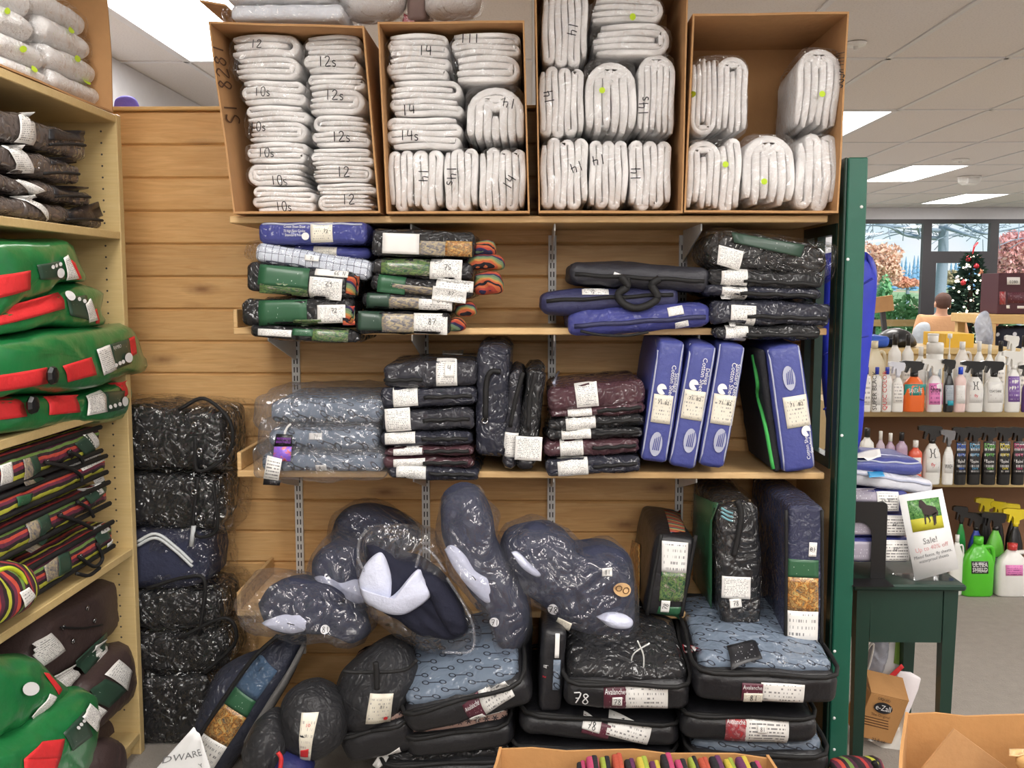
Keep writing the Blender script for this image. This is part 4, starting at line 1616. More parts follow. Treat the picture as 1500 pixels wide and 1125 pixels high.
for lab, q, roll, green, photo, tagq, num, extra in (
        ('green-carded striped pack numbered 69, third down the first pile', (105, 300, 640, 446), 5, (165, 300, 410, 400), (170, 385, 405, 440), (412, 356, 572, 462), '69', (440, 312, 602, 350)),
        ('green-carded striped pack with circled number, low in the first pile', (85, 455, 620, 588), -1, (165, 465, 400, 590), (330, 560, 470, 592), (452, 488, 588, 578), '72', None),
        ('lowest pack of the first pile, with pale photo card', (115, 590, 655, 672), 3, (330, 606, 430, 640), (425, 600, 600, 668), (160, 608, 325, 642), '', None)):
    p = Pack('packed_sheet', lab, 'packed sheet', bx(c1, *q), MT['black_wrap'], 2.69, .33, G2, roll=roll, r=0.016, wr=.006, freq=30)
    p.card(bx(c1, *green), MT['tag_green'], roll, 'green_card')
    p.card(bx(c1, *photo), MT['photo_field'], roll, 'photo_card')
    p.card(bx(c1, *tagq), TAG, roll, text=[(num, .6, .7, .22, MT['ink'], H)] if num else ())
    if extra:
        p.card(bx(c1, *extra), MT['blank'], roll, text=[('66 N', .75, .5, .5, MT['ink'], H)])
    if num:
        x1, y1 = c1(*(q[2] - 40, (q[1] + q[3]) / 2 + 20))
        p.card((x1 - 2, y1 - 14, x1 + 16, y1 + 14), MT['sunset'], roll, 'striped_lining')

# ---- second pile
G3 = 'striped packs in the second pile on the second shelf'
for lab, q, roll, cards, tail in (
        ('top striped pack of the second pile, with a long photo card', (715, 118, 1215, 262), 2, [((768, 140, 948, 240), MT['blank'], ''), ((948, 178, 1075, 246), MT['photo_grey'], ''), ((1075, 178, 1205, 252), MT['photo_autumn'], '')], (1235, 175, 1318, 250)),
        ('striped pack numbered 75, second from top of the second pile', (712, 266, 1208, 362), 3, [((762, 262, 1000, 342), MT['photo_field'], ''), ((1000, 266, 1156, 366), TAG, '75')], (1205, 245, 1352, 325)),
        ('striped pack with a green label and round tag mark, mid second pile', (716, 358, 1212, 440), 6, [((745, 346, 880, 432), MT['tag_green'], ''), ((815, 394, 1012, 440), MT['photo_grey'], ''), ((1030, 366, 1212, 420), MT['tag_small'], ''), ((1012, 404, 1178, 474), TAG, '87')], (1250, 335, 1345, 440)),
        ('striped pack numbered 84, fourth down the second pile', (668, 432, 1115, 514), 3, [((690, 432, 805, 508), MT['tag_dkgreen'], ''), ((800, 452, 945, 512), MT['photo_grey'], ''), ((945, 462, 1108, 516), MT['tag_small'], ''), ((1012, 452, 1082, 490), MT['blank'], '84')], (1150, 480, 1220, 545)),
        ('lowest striped pack of the second pile, with a broad tag', (640, 520, 1100, 632), 1, [((650, 520, 768, 612), MT['tag_dkgreen'], ''), ((766, 532, 922, 622), MT['photo_grey'], ''), ((920, 530, 1085, 634), TAG, '87')], (1100, 560, 1165, 620))):
    p = Pack('striped_pack', lab, 'packed sheet', bx(c1, *q), MT['black_wrap'], 2.69, .33, G3, roll=roll, r=0.015, wr=.005, freq=30)
    for cq, m, num in cards:
        p.card(bx(c1, *cq), m, roll, 'label_card', text=[(num, .55, .62, .26 if len(num) and m is TAG else .6, MT['ink'], H)] if num else ())
    x0, y0, x1, y1 = bx(c1, *tail)
    A, f = blob_shape([(x0 - 8, y0 + 4), ((x0 + x1) / 2, y0 - 3), (x1, y0 + 2), (x1 + 2, y1 - 4), ((x0 + x1) / 2, y1), (x0 - 8, y1 - 3)], 2.73, .03, .03, W, p.I, p.seed, .006, 50)
    p.add('striped_tail', A, f, MT['sunset'])

# ---- carry bags in the middle of the second shelf
def c2(x, y):
    return 780 + x / 3.061, 310 + y / 3.061


G4 = 'carry bags piled on the second shelf'
p = Pack('blanket_bag', 'bright blue lowest carry bag with a clear corner, second shelf', 'bag', bx(c2, 160, 420, 800, 545), MT['nylon_blue_film'], 2.69, .36, G4, roll=-4, r=0.025, wr=.006)
p.zip(.42, MT['nylon_navy'], r=.007)
p.card(bx(c2, 606, 425, 676, 465), TAG, -10)
p.card(bx(c2, 640, 492, 700, 520), MT['tag_small'], -14)
p.cord([c2(215, 535), c2(300, 552, ), c2(420, 556), c2(520, 540)], .004, name='lower_seam', out=.004)
p = Pack('blanket_bag', 'navy zipped carry bag in the middle of the bag pile', 'bag', bx(c2, 38, 345, 655, 452), MT['nylon_navy'], 2.70, .36, G4, roll=-3, r=0.022, wr=.006)
p.zip(.62, MT['black_cord'], r=.006)
p.card(bx(c2, 222, 344, 342, 372), MT['tag_small'], 0, text=[('72', .4, .5, .5, MT['ink'], H)])
p = Pack('blanket_bag', 'charcoal carry bag with two drooping handles on the bag pile', 'bag', bx(c2, 165, 232, 795, 350), MT['nylon_charcoal'], 2.69, .36, G4, roll=3, r=0.025, wr=.006)
p.zip(.45, MT['black_cord'], r=.006)
p.card(bx(c2, 362, 276, 402, 296), MT['ink_white'], 20, 'zip_pull')
for xs in ((385, 545),):
    p.cord([c2(395, 290), c2(425, 335), c2(385, 370), c2(410, 415), c2(480, 432), c2(560, 390), c2(535, 330), c2(570, 300)], .011, MT['black_cord'], out=.012)
    p.cord([c2(425, 295), c2(425, 340), c2(395, 350)], .009, MT['black_cord'], 'handle', out=.008)

# ---- dark film-wrapped packs against the end panel
G5 = 'film wrapped packs piled by the end panel'
for lab, q, roll, m, tq in (
        ('lowest film-wrapped dark pack by the end panel, second shelf', (810, 508, 1300, 578), 0, 'black_wrap', (866, 512, 966, 580)),
        ('broad film-wrapped pack second from bottom by the end panel', (802, 398, 1340, 512), 2, 'navy_wrap', (888, 420, 1000, 518)),
        ('thin film-wrapped pack in the middle by the end panel', (775, 330, 1295, 392), 2, 'navy_wrap', (850, 330, 962, 394)),
        ('film-wrapped black pack second from top by the end panel', (790, 262, 1305, 345), 3, 'black_wrap', (846, 256, 962, 340))):
    p = Pack('film_wrapped_pack', lab, 'packed sheet', bx(c2, *q), MT[m], 2.69, .34, G5, roll=roll, r=0.016, wr=.007, freq=42)
    p.zip(.35, MT['black_cord'], r=.006, x=(-.2, .46))
    p.card(bx(c2, *tq), TAG, 3, wavy=.002)
p = Pack('film_wrapped_pack', 'topmost film-wrapped pack by the end panel, dark green card on top', 'packed sheet', bx(c2, 788, 108, 1330, 282), MT['black_wrap'], 2.69, .34, G5, roll=8, r=.05, wr=.007, freq=30)
p.sleeve(MT['film'], .006, ex=(.0, .02, 0, 0))
p.card([c2(890, 92), c2(1215, 150), c2(1195, 205), c2(900, 140)], MT['tag_dkgreen'], name='green_card')
p.card([c2(832, 150), c2(942, 180), c2(924, 266), c2(824, 236)], TAG, wavy=.002)

# ================================================================ third shelf
def c3(x, y):
    return 330 + x / 3.3333, 480 + y / 3.3333


G6 = 'bagged pale blue pads on the third shelf'
for lab, q, st in (
        ('lowest bagged pale blue pad with bit print, sticker 81', (178, 606, 765, 714), ((443, 668, 496, 706), '81')),
        ('middle bagged pale blue pad with bit print and oval sticker', (215, 482, 745, 600), ((412, 513, 476, 544), '71')),
        ('top bagged pale blue pad with bit print, first pile third shelf', (228, 350, 765, 470), None)):
    p = Pack('saddle_pad', lab, 'saddle pad', bx(c3, *q), MT['bits'], 2.70, .35, G6, r=0.019, wr=.005, bul=.012, part='pad')
    if st:
        p.card(bx(c3, *st[0]), MT['blank'], 0, 'sticker', text=[(st[1], .5, .5, .6, MT['ink'], H)])
    p.sleeve(MT['film_haze'], .010, wr=.009, ex=(.045 if st is None else .025, .0, .012, .008), freq=30)
    if st is None:
        p.card(bx(c3, 260, 436, 612, 462), MT['film_wrap'], 0, 'clear_strip')
T = Thing('hang_tag', 'black and purple hang tag with white card in front of pale blue pads', 'tag', Matrix.Translation(W(412, 705, 2.675)), None)
T.dist['front'] = 0
T.card([c3(250, 518), c3(330, 522), c3(326, 580), c3(240, 578)], MT['tag_black'], text=[('WATERPROOF', .5, .62, .2, MT['dot_green'] if False else plain('violet ink', (150, 70, 190), .6), dict(fit=.85)), ('BREATHABLE', .5, .36, .2, MT['dot_green'] if False else bpy.data.materials['violet ink'], dict(fit=.85))], n=(3, 3))
T.card([c3(240, 580), c3(326, 580), c3(318, 652), c3(232, 650)], MT['photo_purple'] if 'photo_purple' in MT else photo_mat('purple photograph', [(.3, (120, 80, 200)), (.5, (150, 110, 220)), (.58, (226, 110, 90)), (.7, (70, 60, 80))], 2.5), name='photo_card', n=(3, 3))
T.card([c3(208, 622), c3(280, 640), c3(262, 745), c3(188, 735)], MT['tag_bar'], rot=0, name='white_card', off=.006, n=(3, 3))
T.card([c3(190, 735), c3(272, 745), c3(266, 770), c3(185, 766)], MT['tag_black'], name='barcode_card', n=(3, 3))
T.cord([c3(290, 520), c3(300, 490), c3(320, 470)], .003, MT['white'], 'string')

G7 = 'dark wrapped packs in the tall pile on the third shelf'
MP = [('seventh and lowest navy pack of the tall third-shelf pile', (792, 672, 1240, 752), 'navy_wrap', (836, 676, 980, 740), 2), ('sixth pack of the tall third-shelf pile, maroon with black zip', (772, 628, 1205, 692), 'maroon_wrap', (822, 640, 976, 690), 0),
      ('fifth pack of the tall third-shelf pile, maroon', (772, 575, 1212, 636), 'maroon_wrap', (820, 562, 962, 622), -1), ('fourth pack of the tall third-shelf pile, thin and navy', (756, 504, 1208, 584), 'navy_wrap', (780, 512, 928, 566), -1),
      ('third pack from top of the tall third-shelf pile', (762, 396, 1215, 508), 'grey_wrap', (782, 392, 905, 506), -2), ('second pack from top of the tall third-shelf pile', (762, 288, 1228, 392), 'navy_wrap', (820, 290, 940, 384), -2)]
for lab, q, m, tq, roll in MP:
    p = Pack('blanket_pack', lab, 'packed sheet', bx(c3, *q), MT[m], 2.69, .34, G7, roll=roll, r=0.016, wr=.006, freq=44)
    p.zip(.5, MT['black_cord'], r=.006, x=(-.05, .45))
    p.card(bx(c3, *tq), TAG, roll - 2, wavy=.002)
p = Pack('blanket_pack', 'top charcoal pack of the tall third-shelf pile, clear window above', 'packed sheet', bx(c3, 768, 165, 1232, 298), MT['grey_wrap'], 2.69, .34, G7, roll=-2, r=0.019, wr=.005, freq=32)
p.zip(.35, MT['black_cord'], r=.006, x=(-.48, -.08))
p.card(bx(c3, 1030, 152, 1132, 284), TAG, -1, text=[])
p.card(bx(c3, 1070, 165, 1118, 240), MT['blank'], -1, 'price_sticker', text=[('4', .5, .6, .35, MT['ink'], H)], off=.005)
p.card([c3(1065, 100), c3(1165, 108), c3(1158, 138), c3(1060, 132)], TAG, side='top', name='top_card')

G8 = 'packs standing on end on the third shelf'
p = Pack('standing_pack', 'tallest navy pack standing on end beside the tall pile', 'packed sheet', bx(c3, 1222, 75, 1385, 640), MT['navy_wrap'], 2.70, .33, G8, roll=1.5, r=0.022, wr=.006, freq=28)
p.cord([c3(1345, 215), c3(1300, 215), c3(1275, 270), c3(1270, 450)], .008, MT['black_cord'], 'zipper', out=.006)
p.stud(c3(1268, 452), .008)


def c4(x, y):
    return 740 + x / 2.885, 480 + y / 2.885


p = Pack('standing_pack', 'slim dark pack standing on end, first of the slim pair', 'packed sheet', bx(c4, 2, 175, 62, 600), MT['grey_wrap'], 2.70, .30, G8, roll=5, r=.016, wr=.006, freq=44)
p.cord([c4(75, 190), c4(45, 300), c4(22, 420)], .007, MT['black_cord'], 'zipper', out=.004)
p.card(bx(c4, -6, 442, 52, 546), TAG, 6)
p = Pack('standing_pack', 'slim dark pack standing on end, second of the slim pair', 'packed sheet', bx(c4, 68, 172, 148, 604), MT['black_wrap'], 2.69, .30, G8, roll=6, r=.018, wr=.006, freq=44)
p.cord([c4(130, 190), c4(105, 300), c4(98, 430)], .007, MT['black_cord'], 'zipper', out=.004)
p.card(bx(c4, 42, 460, 155, 560), TAG, 3, wavy=.002)

G9 = 'maroon packs in the wide pile on the third shelf'
OP = [('lowest pack of the maroon pile, navy with a broad tag', (172, 545, 572, 628), 'navy_wrap', (222, 552, 350, 626), -4), ('fifth pack of the maroon pile, tag hanging low', (166, 470, 570, 545), 'maroon_wrap', (232, 470, 330, 552), -3),
      ('fourth pack of the maroon pile, black with short tag', (176, 424, 580, 474), 'black_wrap', (238, 430, 362, 470), -3), ('third pack of the maroon pile, long tag', (188, 370, 588, 432), 'black_wrap', (256, 374, 382, 430), -4),
      ('second pack of the maroon pile, thin under the top one', (188, 326, 590, 378), 'maroon_wrap', (264, 336, 366, 374), -5)]
for lab, q, m, tq, roll in OP:
    p = Pack('blanket_pack', lab, 'packed sheet', bx(c4, *q), MT[m], 2.69, .34, G9, roll=roll, r=0.015, wr=.006, freq=44)
    p.zip(.5, MT['black_cord'], r=.006, x=(.0, .46))
    p.card(bx(c4, *tq), TAG, roll, wavy=.002)
p = Pack('blanket_pack', 'topmost maroon pack with clear lid and grey piping', 'packed sheet', bx(c4, 185, 232, 588, 350), MT['maroon_wrap'], 2.69, .34, G9, roll=-5, r=0.019, wr=.005, freq=32)
p.card([c4(292, 240), c4(385, 225), c4(396, 330), c4(304, 338)], TAG, wavy=.002)
p.card([c4(365, 98), c4(404, 94), c4(424, 178), c4(384, 184)], MT['tag_small'], side='top', name='top_card')
p.cord([c4(205, 235), c4(235, 180), c4(330, 140), c4(400, 125)], .004, MT['piping_grey'], 'piping', out=.0, side='top')

G10 = 'blue nylon sheet bags standing on the third shelf'


def blue_bag(label, cx, cy, w, h, roll, panel, circ, lab, oval, words, left=False):
    p = Pack('sheet_bag', label, 'bag', (cx - w / 2, cy - h / 2, cx + w / 2, cy + h / 2), MT['nylon_blue'], 2.69, .36, G10, roll=roll, r=0.014, wr=.003, bul=.012, freq=24)
    for sx in (-.44, .42):
        b = MB()
        pts = []
        for k in range(13):
            zz = (.03 + .94 * k / 12) * p.h
            hit = p.bvh.ray_cast(Vector((sx * p.w, -3, zz)), Vector((0, 1, 0)))[0]
            pts.append(Vector((sx * p.w, (hit.y if hit else -p.d / 2), zz)))
        b.tube(pts, .0028, 6)
        p.add('piping', b.v, b.f, MT['piping_grey'])
    tr = -90 if not left else 90
    p.card(panel, MT['tag_navy'], roll if not left else roll, 'print_panel', draw=False, text=[(words[0], .62, .5, .16, MT['ink_white'], dict(rot=tr, fit=1.9)), (words[1], .80, .5, .14, MT['ink_white'], dict(rot=tr, fit=1.7))])
    x, y = circ
    p.disc((x, y), 7, 8, MT['ink_white'], 'round_logo', part=.85)
    p.card(lab, MT['tag_beige'], roll, text=[('71', .35, .72, .12, MT['ink']), ('82', .7, .72, .12, MT['ink'])])
    x, y = oval
    p.disc((x, y), 9, 18, MT['piping_grey'], 'oval_logo', rot=roll)
    for k in range(4):
        u0 = .24 + k * .15
        vs = [p.at(u0, .25, .0022), p.at(u0 + .09, .25, .0022), p.at(u0 + .14, .72 + .05 * k, .0022), p.at(u0 + .08, .72 + .05 * k, .0022)]
        p.add('oval_stripe', vs, [(0, 1, 2, 3)], MT['nylon_blue'], False)
    return p


blue_bag('first blue sheet bag standing beside the maroon pile', 971, 588, 40, 184, 7.6, bx(c4, 650, 170, 735, 285), c4(660, 258), bx(c4, 620, 282, 702, 402), c4(636, 490), ('Cotton Sheet', 'Standard'))
blue_bag('second blue sheet bag, standing between two blue bags', 1015, 594, 40, 187, 9.0, bx(c4, 770, 140, 870, 262), c4(795, 240), bx(c4, 748, 264, 838, 388), c4(778, 475), ('Cotton Sheet', 'Deluxe'))
blue_bag('third blue sheet bag, standing beside the gap', 1058, 594, 39, 187, 8.6, bx(c4, 890, 160, 995, 285), c4(915, 258), bx(c4, 872, 282, 968, 408), c4(905, 475), ('Cotton Sheet', 'Standard Neck'))
p = blue_bag('blue sheet bag with netted side leaning by the green post', 1160, 598, 50, 190, -9, bx(c4, 1212, 452, 1310, 545), c4(1268, 434), bx(c4, 1178, 286, 1280, 418), c4(1196, 212), ('Cotton Sheet', 'Standard'), True)
T = p
P2, f2 = soft_box(.02, .34, p.h * .96, .009, .003, .0, 5, .03)
P2[:, 0] -= p.w / 2 + .012
P2[:, 2] += p.h * .02
p.add('netted_side', P2, f2, MT['mesh_black'])
b = MB().tube(curve_pts([(-p.w / 2 - .022, -.10, p.h * .93), (-p.w / 2 - .026, -.13, p.h * .72), (-p.w / 2 - .024, -.10, p.h * .60), (-p.w / 2 - .026, -.155, p.h * .40), (-p.w / 2 - .022, -.165, p.h * .05)], 6), .006, 6)
p.add('green_binding', b.v, b.f, MT['trim_green'])
p = Pack('standing_pack', 'slim navy pack standing behind the first blue bag', 'packed sheet', (950, 502, 968, 684), MT['navy_wrap'], 2.86, .2, G8, roll=0, r=.012, wr=.003) if False else None


# ================================================================ lowest shelf: quilted rugs in clear bags
def c5(x, y):
    return 330 + x / 3.3333, 690 + y / 3.3333


def c6(x, y):
    return 720 + x / 2.7778, 690 + y / 2.7778


def c7(x, y):
    return 170 + x / 3.3333, 880 + y / 3.3333


def c8(x, y):
    return 560 + x / 3.409, 880 + y / 3.409


def c9(x, y):
    return 940 + x / 2.6786, 880 + y / 2.6786


MT['navy_felt'] = plain('navy felt', (50, 54, 78), .9, .35, 90, .3)
MT['navy_deep'] = plain('deep navy lining', (28, 30, 50), .9, .3, 60, .2)
MT['pale_fleece'] = plain('pale lilac fleece', (216, 220, 240), .95, .3, 120, .03)
MT['film_bag'] = film('loose clear bag', gloss=.06, haze=.07, scale=6, strength=1.0, rough=.08)
MT['film_open'] = film('loose open clear bag', gloss=.06, haze=.06, scale=5, strength=1.0, rough=.07)
MT['button'] = plain('white round sticker', (232, 232, 236), .4)


def m5(*p):
    return [c5(*q) for q in p]


GR = 'bagged navy rugs on the lowest shelf'
p = Blob('bagged_rug', 'navy rug with pale collar rolled nearest the beige unit, lowest shelf', 'rug', m5((165, 650), (220, 560), (340, 515), (480, 540), (590, 600), (680, 690), (715, 765), (660, 825), (560, 790), (440, 785), (300, 785), (200, 745)), MT['navy_felt'], 2.66, .08, .10, GR, wr=.010, freq=22, part='rug_body', flat=1.2, power=2.4)
p.more('pale_collar', m5((178, 742), (250, 700), (360, 685), (455, 702), (480, 715), (440, 765), (340, 790), (245, 778)), MT['pale_fleece'], .028, dy=.058, wr=.003)
b = MB().bar(p.local(c5(302, 744), dist=.13), p.local(c5(338, 752), dist=.13), .002, .002)
p.add('stitch', b.v, b.f, MT['ink'], False)
p.more('clear_bag', m5((35, 635), (165, 488), (320, 495), (480, 520), (620, 580), (740, 720), (700, 840), (640, 858), (540, 815), (330, 805), (190, 790), (70, 720)), MT['film_bag'], .11, .11, wr=.016, freq=34, flat=1.2, power=2.4, cover=True)
p.disc(c5(500, 752), 6.5, 6.5, MT['button'], text=[('81', .5, .5, .6, MT['ink'], H)])

p.more('rug_fold', m5((215, 600), (260, 545), (340, 520), (470, 545), (575, 600), (580, 650), (480, 640), (340, 590), (250, 640)), MT['navy_felt'], .028, dy=.035, wr=.006)
p = Blob('bagged_rug', 'folded rug with pale collar, second along the lowest shelf', 'rug', m5((430, 560), (425, 450), (480, 370), (580, 350), (690, 400), (740, 520), (720, 640), (620, 700), (500, 650)), MT['navy_felt'], 2.74, .07, .2, GR, wr=.010, part='rug_body', flat=1.0, power=2.3)
p.more('pale_collar', m5((432, 520), (480, 505), (560, 540), (650, 530), (710, 590), (690, 640), (600, 645), (510, 605)), MT['pale_fleece'], .03, dy=.06, wr=.003)
p.more('clear_bag', m5((405, 550), (412, 420), (478, 312), (560, 325), (680, 330), (760, 500), (740, 650), (600, 715), (470, 630)), MT['film_bag'], .115, .2, wr=.016, freq=34, flat=1.2, power=2.4, cover=True)
p.disc(c5(590, 612), 6, 6, MT['button'], text=[('81', .5, .5, .6, MT['ink'], H)])
b = MB().bar(p.local(c5(540, 578), dist=.118), p.local(c5(562, 592), dist=.118), .002, .002)
p.add('stitch', b.v, b.f, MT['ink'], False)
p = Blob('bagged_rug', 'bagged dark rug pushed back under the third shelf', 'rug', m5((520, 330), (560, 220), (640, 160), (760, 170), (900, 240), (960, 300), (900, 380), (700, 380)), MT['navy_felt'], 2.93, .09, .1, GR, wr=.010, part='rug_body', flat=1.0, power=2.3)
p.more('clear_bag', m5((490, 330), (550, 200), (640, 150), (770, 160), (920, 235), (985, 300), (920, 395), (700, 395)), MT['film_bag'], .11, .12, wr=.016, freq=34, flat=1.2, power=2.4)

p = Blob('bagged_rug', 'navy rug spilling pale lining from a wide open clear bag', 'rug', m5((690, 350), (760, 350), (860, 415), (950, 440), (1060, 520), (1130, 620), (1190, 780), (1120, 830), (960, 800), (850, 720), (720, 640), (680, 500)), MT['navy_deep'], 2.60, .05, .14, GR, wr=.010, part='rug_body', flat=1.2, power=2.4)
p.more('pale_lining', m5((652, 530), (680, 460), (730, 408), (768, 402), (798, 470), (818, 590), (790, 650), (710, 660), (664, 610)), MT['pale_fleece'], .028, dy=.045, wr=.003)
p.more('pale_lining', m5((655, 560), (700, 600), (760, 625), (830, 600), (935, 478), (965, 520), (1005, 602), (935, 672), (850, 706), (740, 675), (672, 622)), MT['pale_fleece'], .035, dy=.056, wr=.003)
p.more('navy_flap', m5((945, 500), (1010, 500), (1085, 560), (1140, 640), (1180, 770), (1110, 800), (1040, 700), (990, 590)), MT['navy_deep'], .035, dy=.035, wr=.006)
p.more('clear_bag', m5((648, 430), (648, 330), (690, 282), (850, 258), (1000, 290), (1050, 380), (1095, 520), (1185, 680), (1240, 790), (1200, 888), (1060, 898), (930, 885), (790, 790), (690, 690), (655, 560)), MT['film_open'], .028, .16, wr=.016, freq=32, flat=1.2, power=2.4, cover=True)
for pts in (((690, 290), (655, 340), (650, 430), (680, 490)), ((930, 470), (960, 380), (1010, 400), (1075, 490)), ((1080, 520), (1180, 680), (1215, 790), (1195, 880), (1060, 885))):
    p.cord([c5(*q) for q in pts], .004, MT['film_haze'], 'bag_rim', out=.02)

p = Blob('bagged_rug', 'navy rug with long pale edge standing steeply on the lowest shelf', 'rug', m5((1050, 200), (1070, 110), (1140, 60), (1230, 80), (1300, 200), (1330, 340), (1400, 480), (1480, 650), (1465, 800), (1410, 885), (1340, 860), (1290, 690), (1200, 590), (1100, 440), (1050, 330)), MT['navy_felt'], 2.61, .075, .12, GR, wr=.010, part='rug_body', n=64, flat=1.2, power=2.4)
p.more('pale_collar', m5((1070, 385), (1110, 355), (1170, 400), (1225, 475), (1305, 535), (1312, 640), (1265, 640), (1190, 570), (1110, 465)), MT['pale_fleece'], .026, dy=.062, wr=.003)
p.more('clear_bag', m5((1035, 330), (1040, 200), (1060, 100), (1140, 50), (1240, 70), (1315, 200), (1345, 330), (1420, 470), (1500, 650), (1480, 810), (1430, 900), (1370, 895), (1320, 850), (1270, 700), (1180, 590), (1080, 450)), MT['film_bag'], .115, .14, wr=.016, freq=32, flat=1.2, power=2.4, cover=True, n=64)
p.disc(c5(1316, 713), 7, 7, MT['button'], text=[('71', .5, .5, .6, MT['ink'], H)])
b = MB().bar(p.local(c5(1206, 512), dist=.118), p.local(c5(1224, 534), dist=.118), .002, .002)
p.add('stitch', b.v, b.f, MT['ink'], False)


def m6(*p):
    return [c6(*q) for q in p]


p = Blob('bagged_rug', 'wide bagged navy rug with an oval orange sticker, lowest shelf', 'rug', m6((30, 320), (70, 240), (190, 205), (300, 250), (350, 305), (450, 300), (540, 330), (575, 430), (580, 560), (570, 660), (470, 665), (330, 640), (230, 565), (110, 460)), MT['navy_felt'], 2.66, .085, .16, GR, wr=.010, part='rug_body', n=64, flat=1.2, power=2.4)
p.more('rug_fold', m6((60, 330), (150, 215), (240, 240), (330, 400), (420, 560), (380, 640), (270, 560), (130, 440)), MT['navy_felt'], .035, dy=.042, wr=.006)
p.more('rug_fold', m6((350, 320), (450, 300), (545, 335), (575, 450), (580, 560), (470, 570), (380, 560), (340, 440)), MT['navy_felt'], .035, dy=.04, wr=.006)
p.more('pale_collar', m6((425, 590), (470, 572), (540, 585), (575, 610), (560, 638), (480, 632)), MT['pale_fleece'], .03, dy=.082)
p.more('pale_collar', m6((82, 330), (110, 330), (160, 380), (200, 420), (180, 430), (120, 390)), MT['pale_fleece'], .02, dy=.095)
p.more('clear_bag', m6((8, 300), (60, 225), (190, 190), (310, 235), (370, 290), (470, 290), (560, 325), (590, 430), (592, 600), (585, 680), (470, 690), (330, 655), (215, 575), (95, 470)), MT['film_bag'], .125, .17, wr=.016, freq=32, flat=1.2, power=2.4, cover=True, n=64)
p.card(bx(c6, 446, 380, 487, 414), MT['blank'], 0, 'square_sticker', text=[('81', .5, .5, .5, MT['ink'], H)])
p.disc(c6(248, 540), 7.5, 9, MT['button'], text=[('78', .5, .5, .6, MT['ink'], H)])
p.card(bx(c6, 262, 585, 320, 622), MT['tag_beige'], 18)
p.disc(c6(528, 469), 14, 10, plain('orange sticker', (226, 186, 134), .5), 'oval_sticker', rot=25, text=[('OO', .5, .5, .5, MT['ink_brown'])])

GB = 'zipped packs standing on the lowest shelf'
p = Pack('blanket_bag', 'narrow standing pack with striped top strap, lowest shelf', 'bag', (951, 783, 1011, 906), MT['nylon_black'], 2.69, .37, GB, roll=9, r=.018, wr=.004, bul=.012)
p.card([c6(692, 280), c6(800, 290), c6(790, 412), c6(690, 405)], MT['tag_small'], name='white_card')
p.card([c6(690, 405), c6(790, 412), c6(778, 530), c6(680, 525)], MT['photo_field'], name='photo_card')
p.card([c6(680, 548), c6(775, 552), c6(765, 604), c6(668, 600)], MT['tag_green'], name='green_card')
p.card([c6(690, 522), c6(726, 524), c6(720, 572), c6(686, 570)], MT['blank'], name='size_sticker', off=.006, text=[('78', .5, .5, .4, MT['ink'], dict(hand=1, rot=80))])
p.card([c6(700, 165), c6(770, 158), c6(788, 250), c6(728, 252)], MT['sunset'], name='striped_strap', side='top')
p.cord([c6(690, 258), c6(660, 420), c6(632, 585)], .006, MT['black_cord'], 'piping', out=.004)
p.cord([c6(832, 262), c6(800, 430), c6(772, 590)], .006, MT['black_cord'], 'piping', out=.002)
p.card([c6(552, 270), c6(610, 300), c6(600, 560), c6(575, 500)], MT['photo_autumn'], side='left', name='side_photo')
p = Pack('blanket_bag', 'wide film-wrapped green sided pack between two standing packs', 'bag', (1054, 738, 1114, 921), MT['black_wrap'], 2.63, .42, GB, roll=-3, r=.02, wr=.005, bul=.012)
p.sleeve(MT['film'], .006, ex=(0, 0, .03, 0), wr=.008)
p.card([c6(835, 90), c6(915, 130), c6(910, 560), c6(830, 440)], MT['tag_green'], side='left', name='green_side')
p.card(bx(c6, 935, 426, 1050, 514), TAG, 2)
p.card(bx(c6, 966, 514, 1014, 550), MT['blank'], -6, 'size_sticker', text=[('78', .5, .5, .5, MT['ink'], H)])
p.cord([c6(1000, 120), c6(1015, 180), c6(1000, 280), c6(985, 345)], .009, MT['black_cord'], 'zipper', out=.006)
for k in range(3):
    p.cord([c6(935, 150 + k * 16), c6(960, 165 + k * 16), c6(982, 172 + k * 16)], .003, plain('teal stripe' + str(k), (110, 160, 170), .6), 'teal_stripe', out=.005)
p.card([c6(975, 664), c6(1070, 668), c6(1075, 692), c6(985, 690)], TAG, name='lower_tag')
p = Pack('blanket_bag', 'deep navy quilted pack by the green post, with autumn photo card', 'bag', (1152, 740, 1205, 944), wrapped('navy quilt under film', (48, 52, 80), (30, 32, 56), .7, .5, 18), 2.58, .44, GB, roll=0, r=.014, wr=.003, bul=.01)
p.card([c6(1200, 355), c6(1328, 360), c6(1326, 432), c6(1200, 428)], MT['tag_green'], name='green_card')
p.card([c6(1200, 428), c6(1326, 432), c6(1326, 568), c6(1200, 564)], MT['photo_autumn'], name='photo_card')
p.card([c6(1200, 564), c6(1326, 568), c6(1324, 708), c6(1200, 702)], MT['tag_small'], name='white_card')
p.card(bx(c6, 1288, 288, 1320, 345), MT['tag_small'], 4, 'size_tag', text=[('81', .5, .5, .3, MT['ink'])])
for x0 in (1199, 1345):
    p.cord([c6(x0, 160), c6(x0, 430), c6(x0 - 2, 700)], .005, MT['black_cord'], 'piping', out=.002)

# ================================================================ on the floor
GF = 'zipped rug bags heaped on the floor'


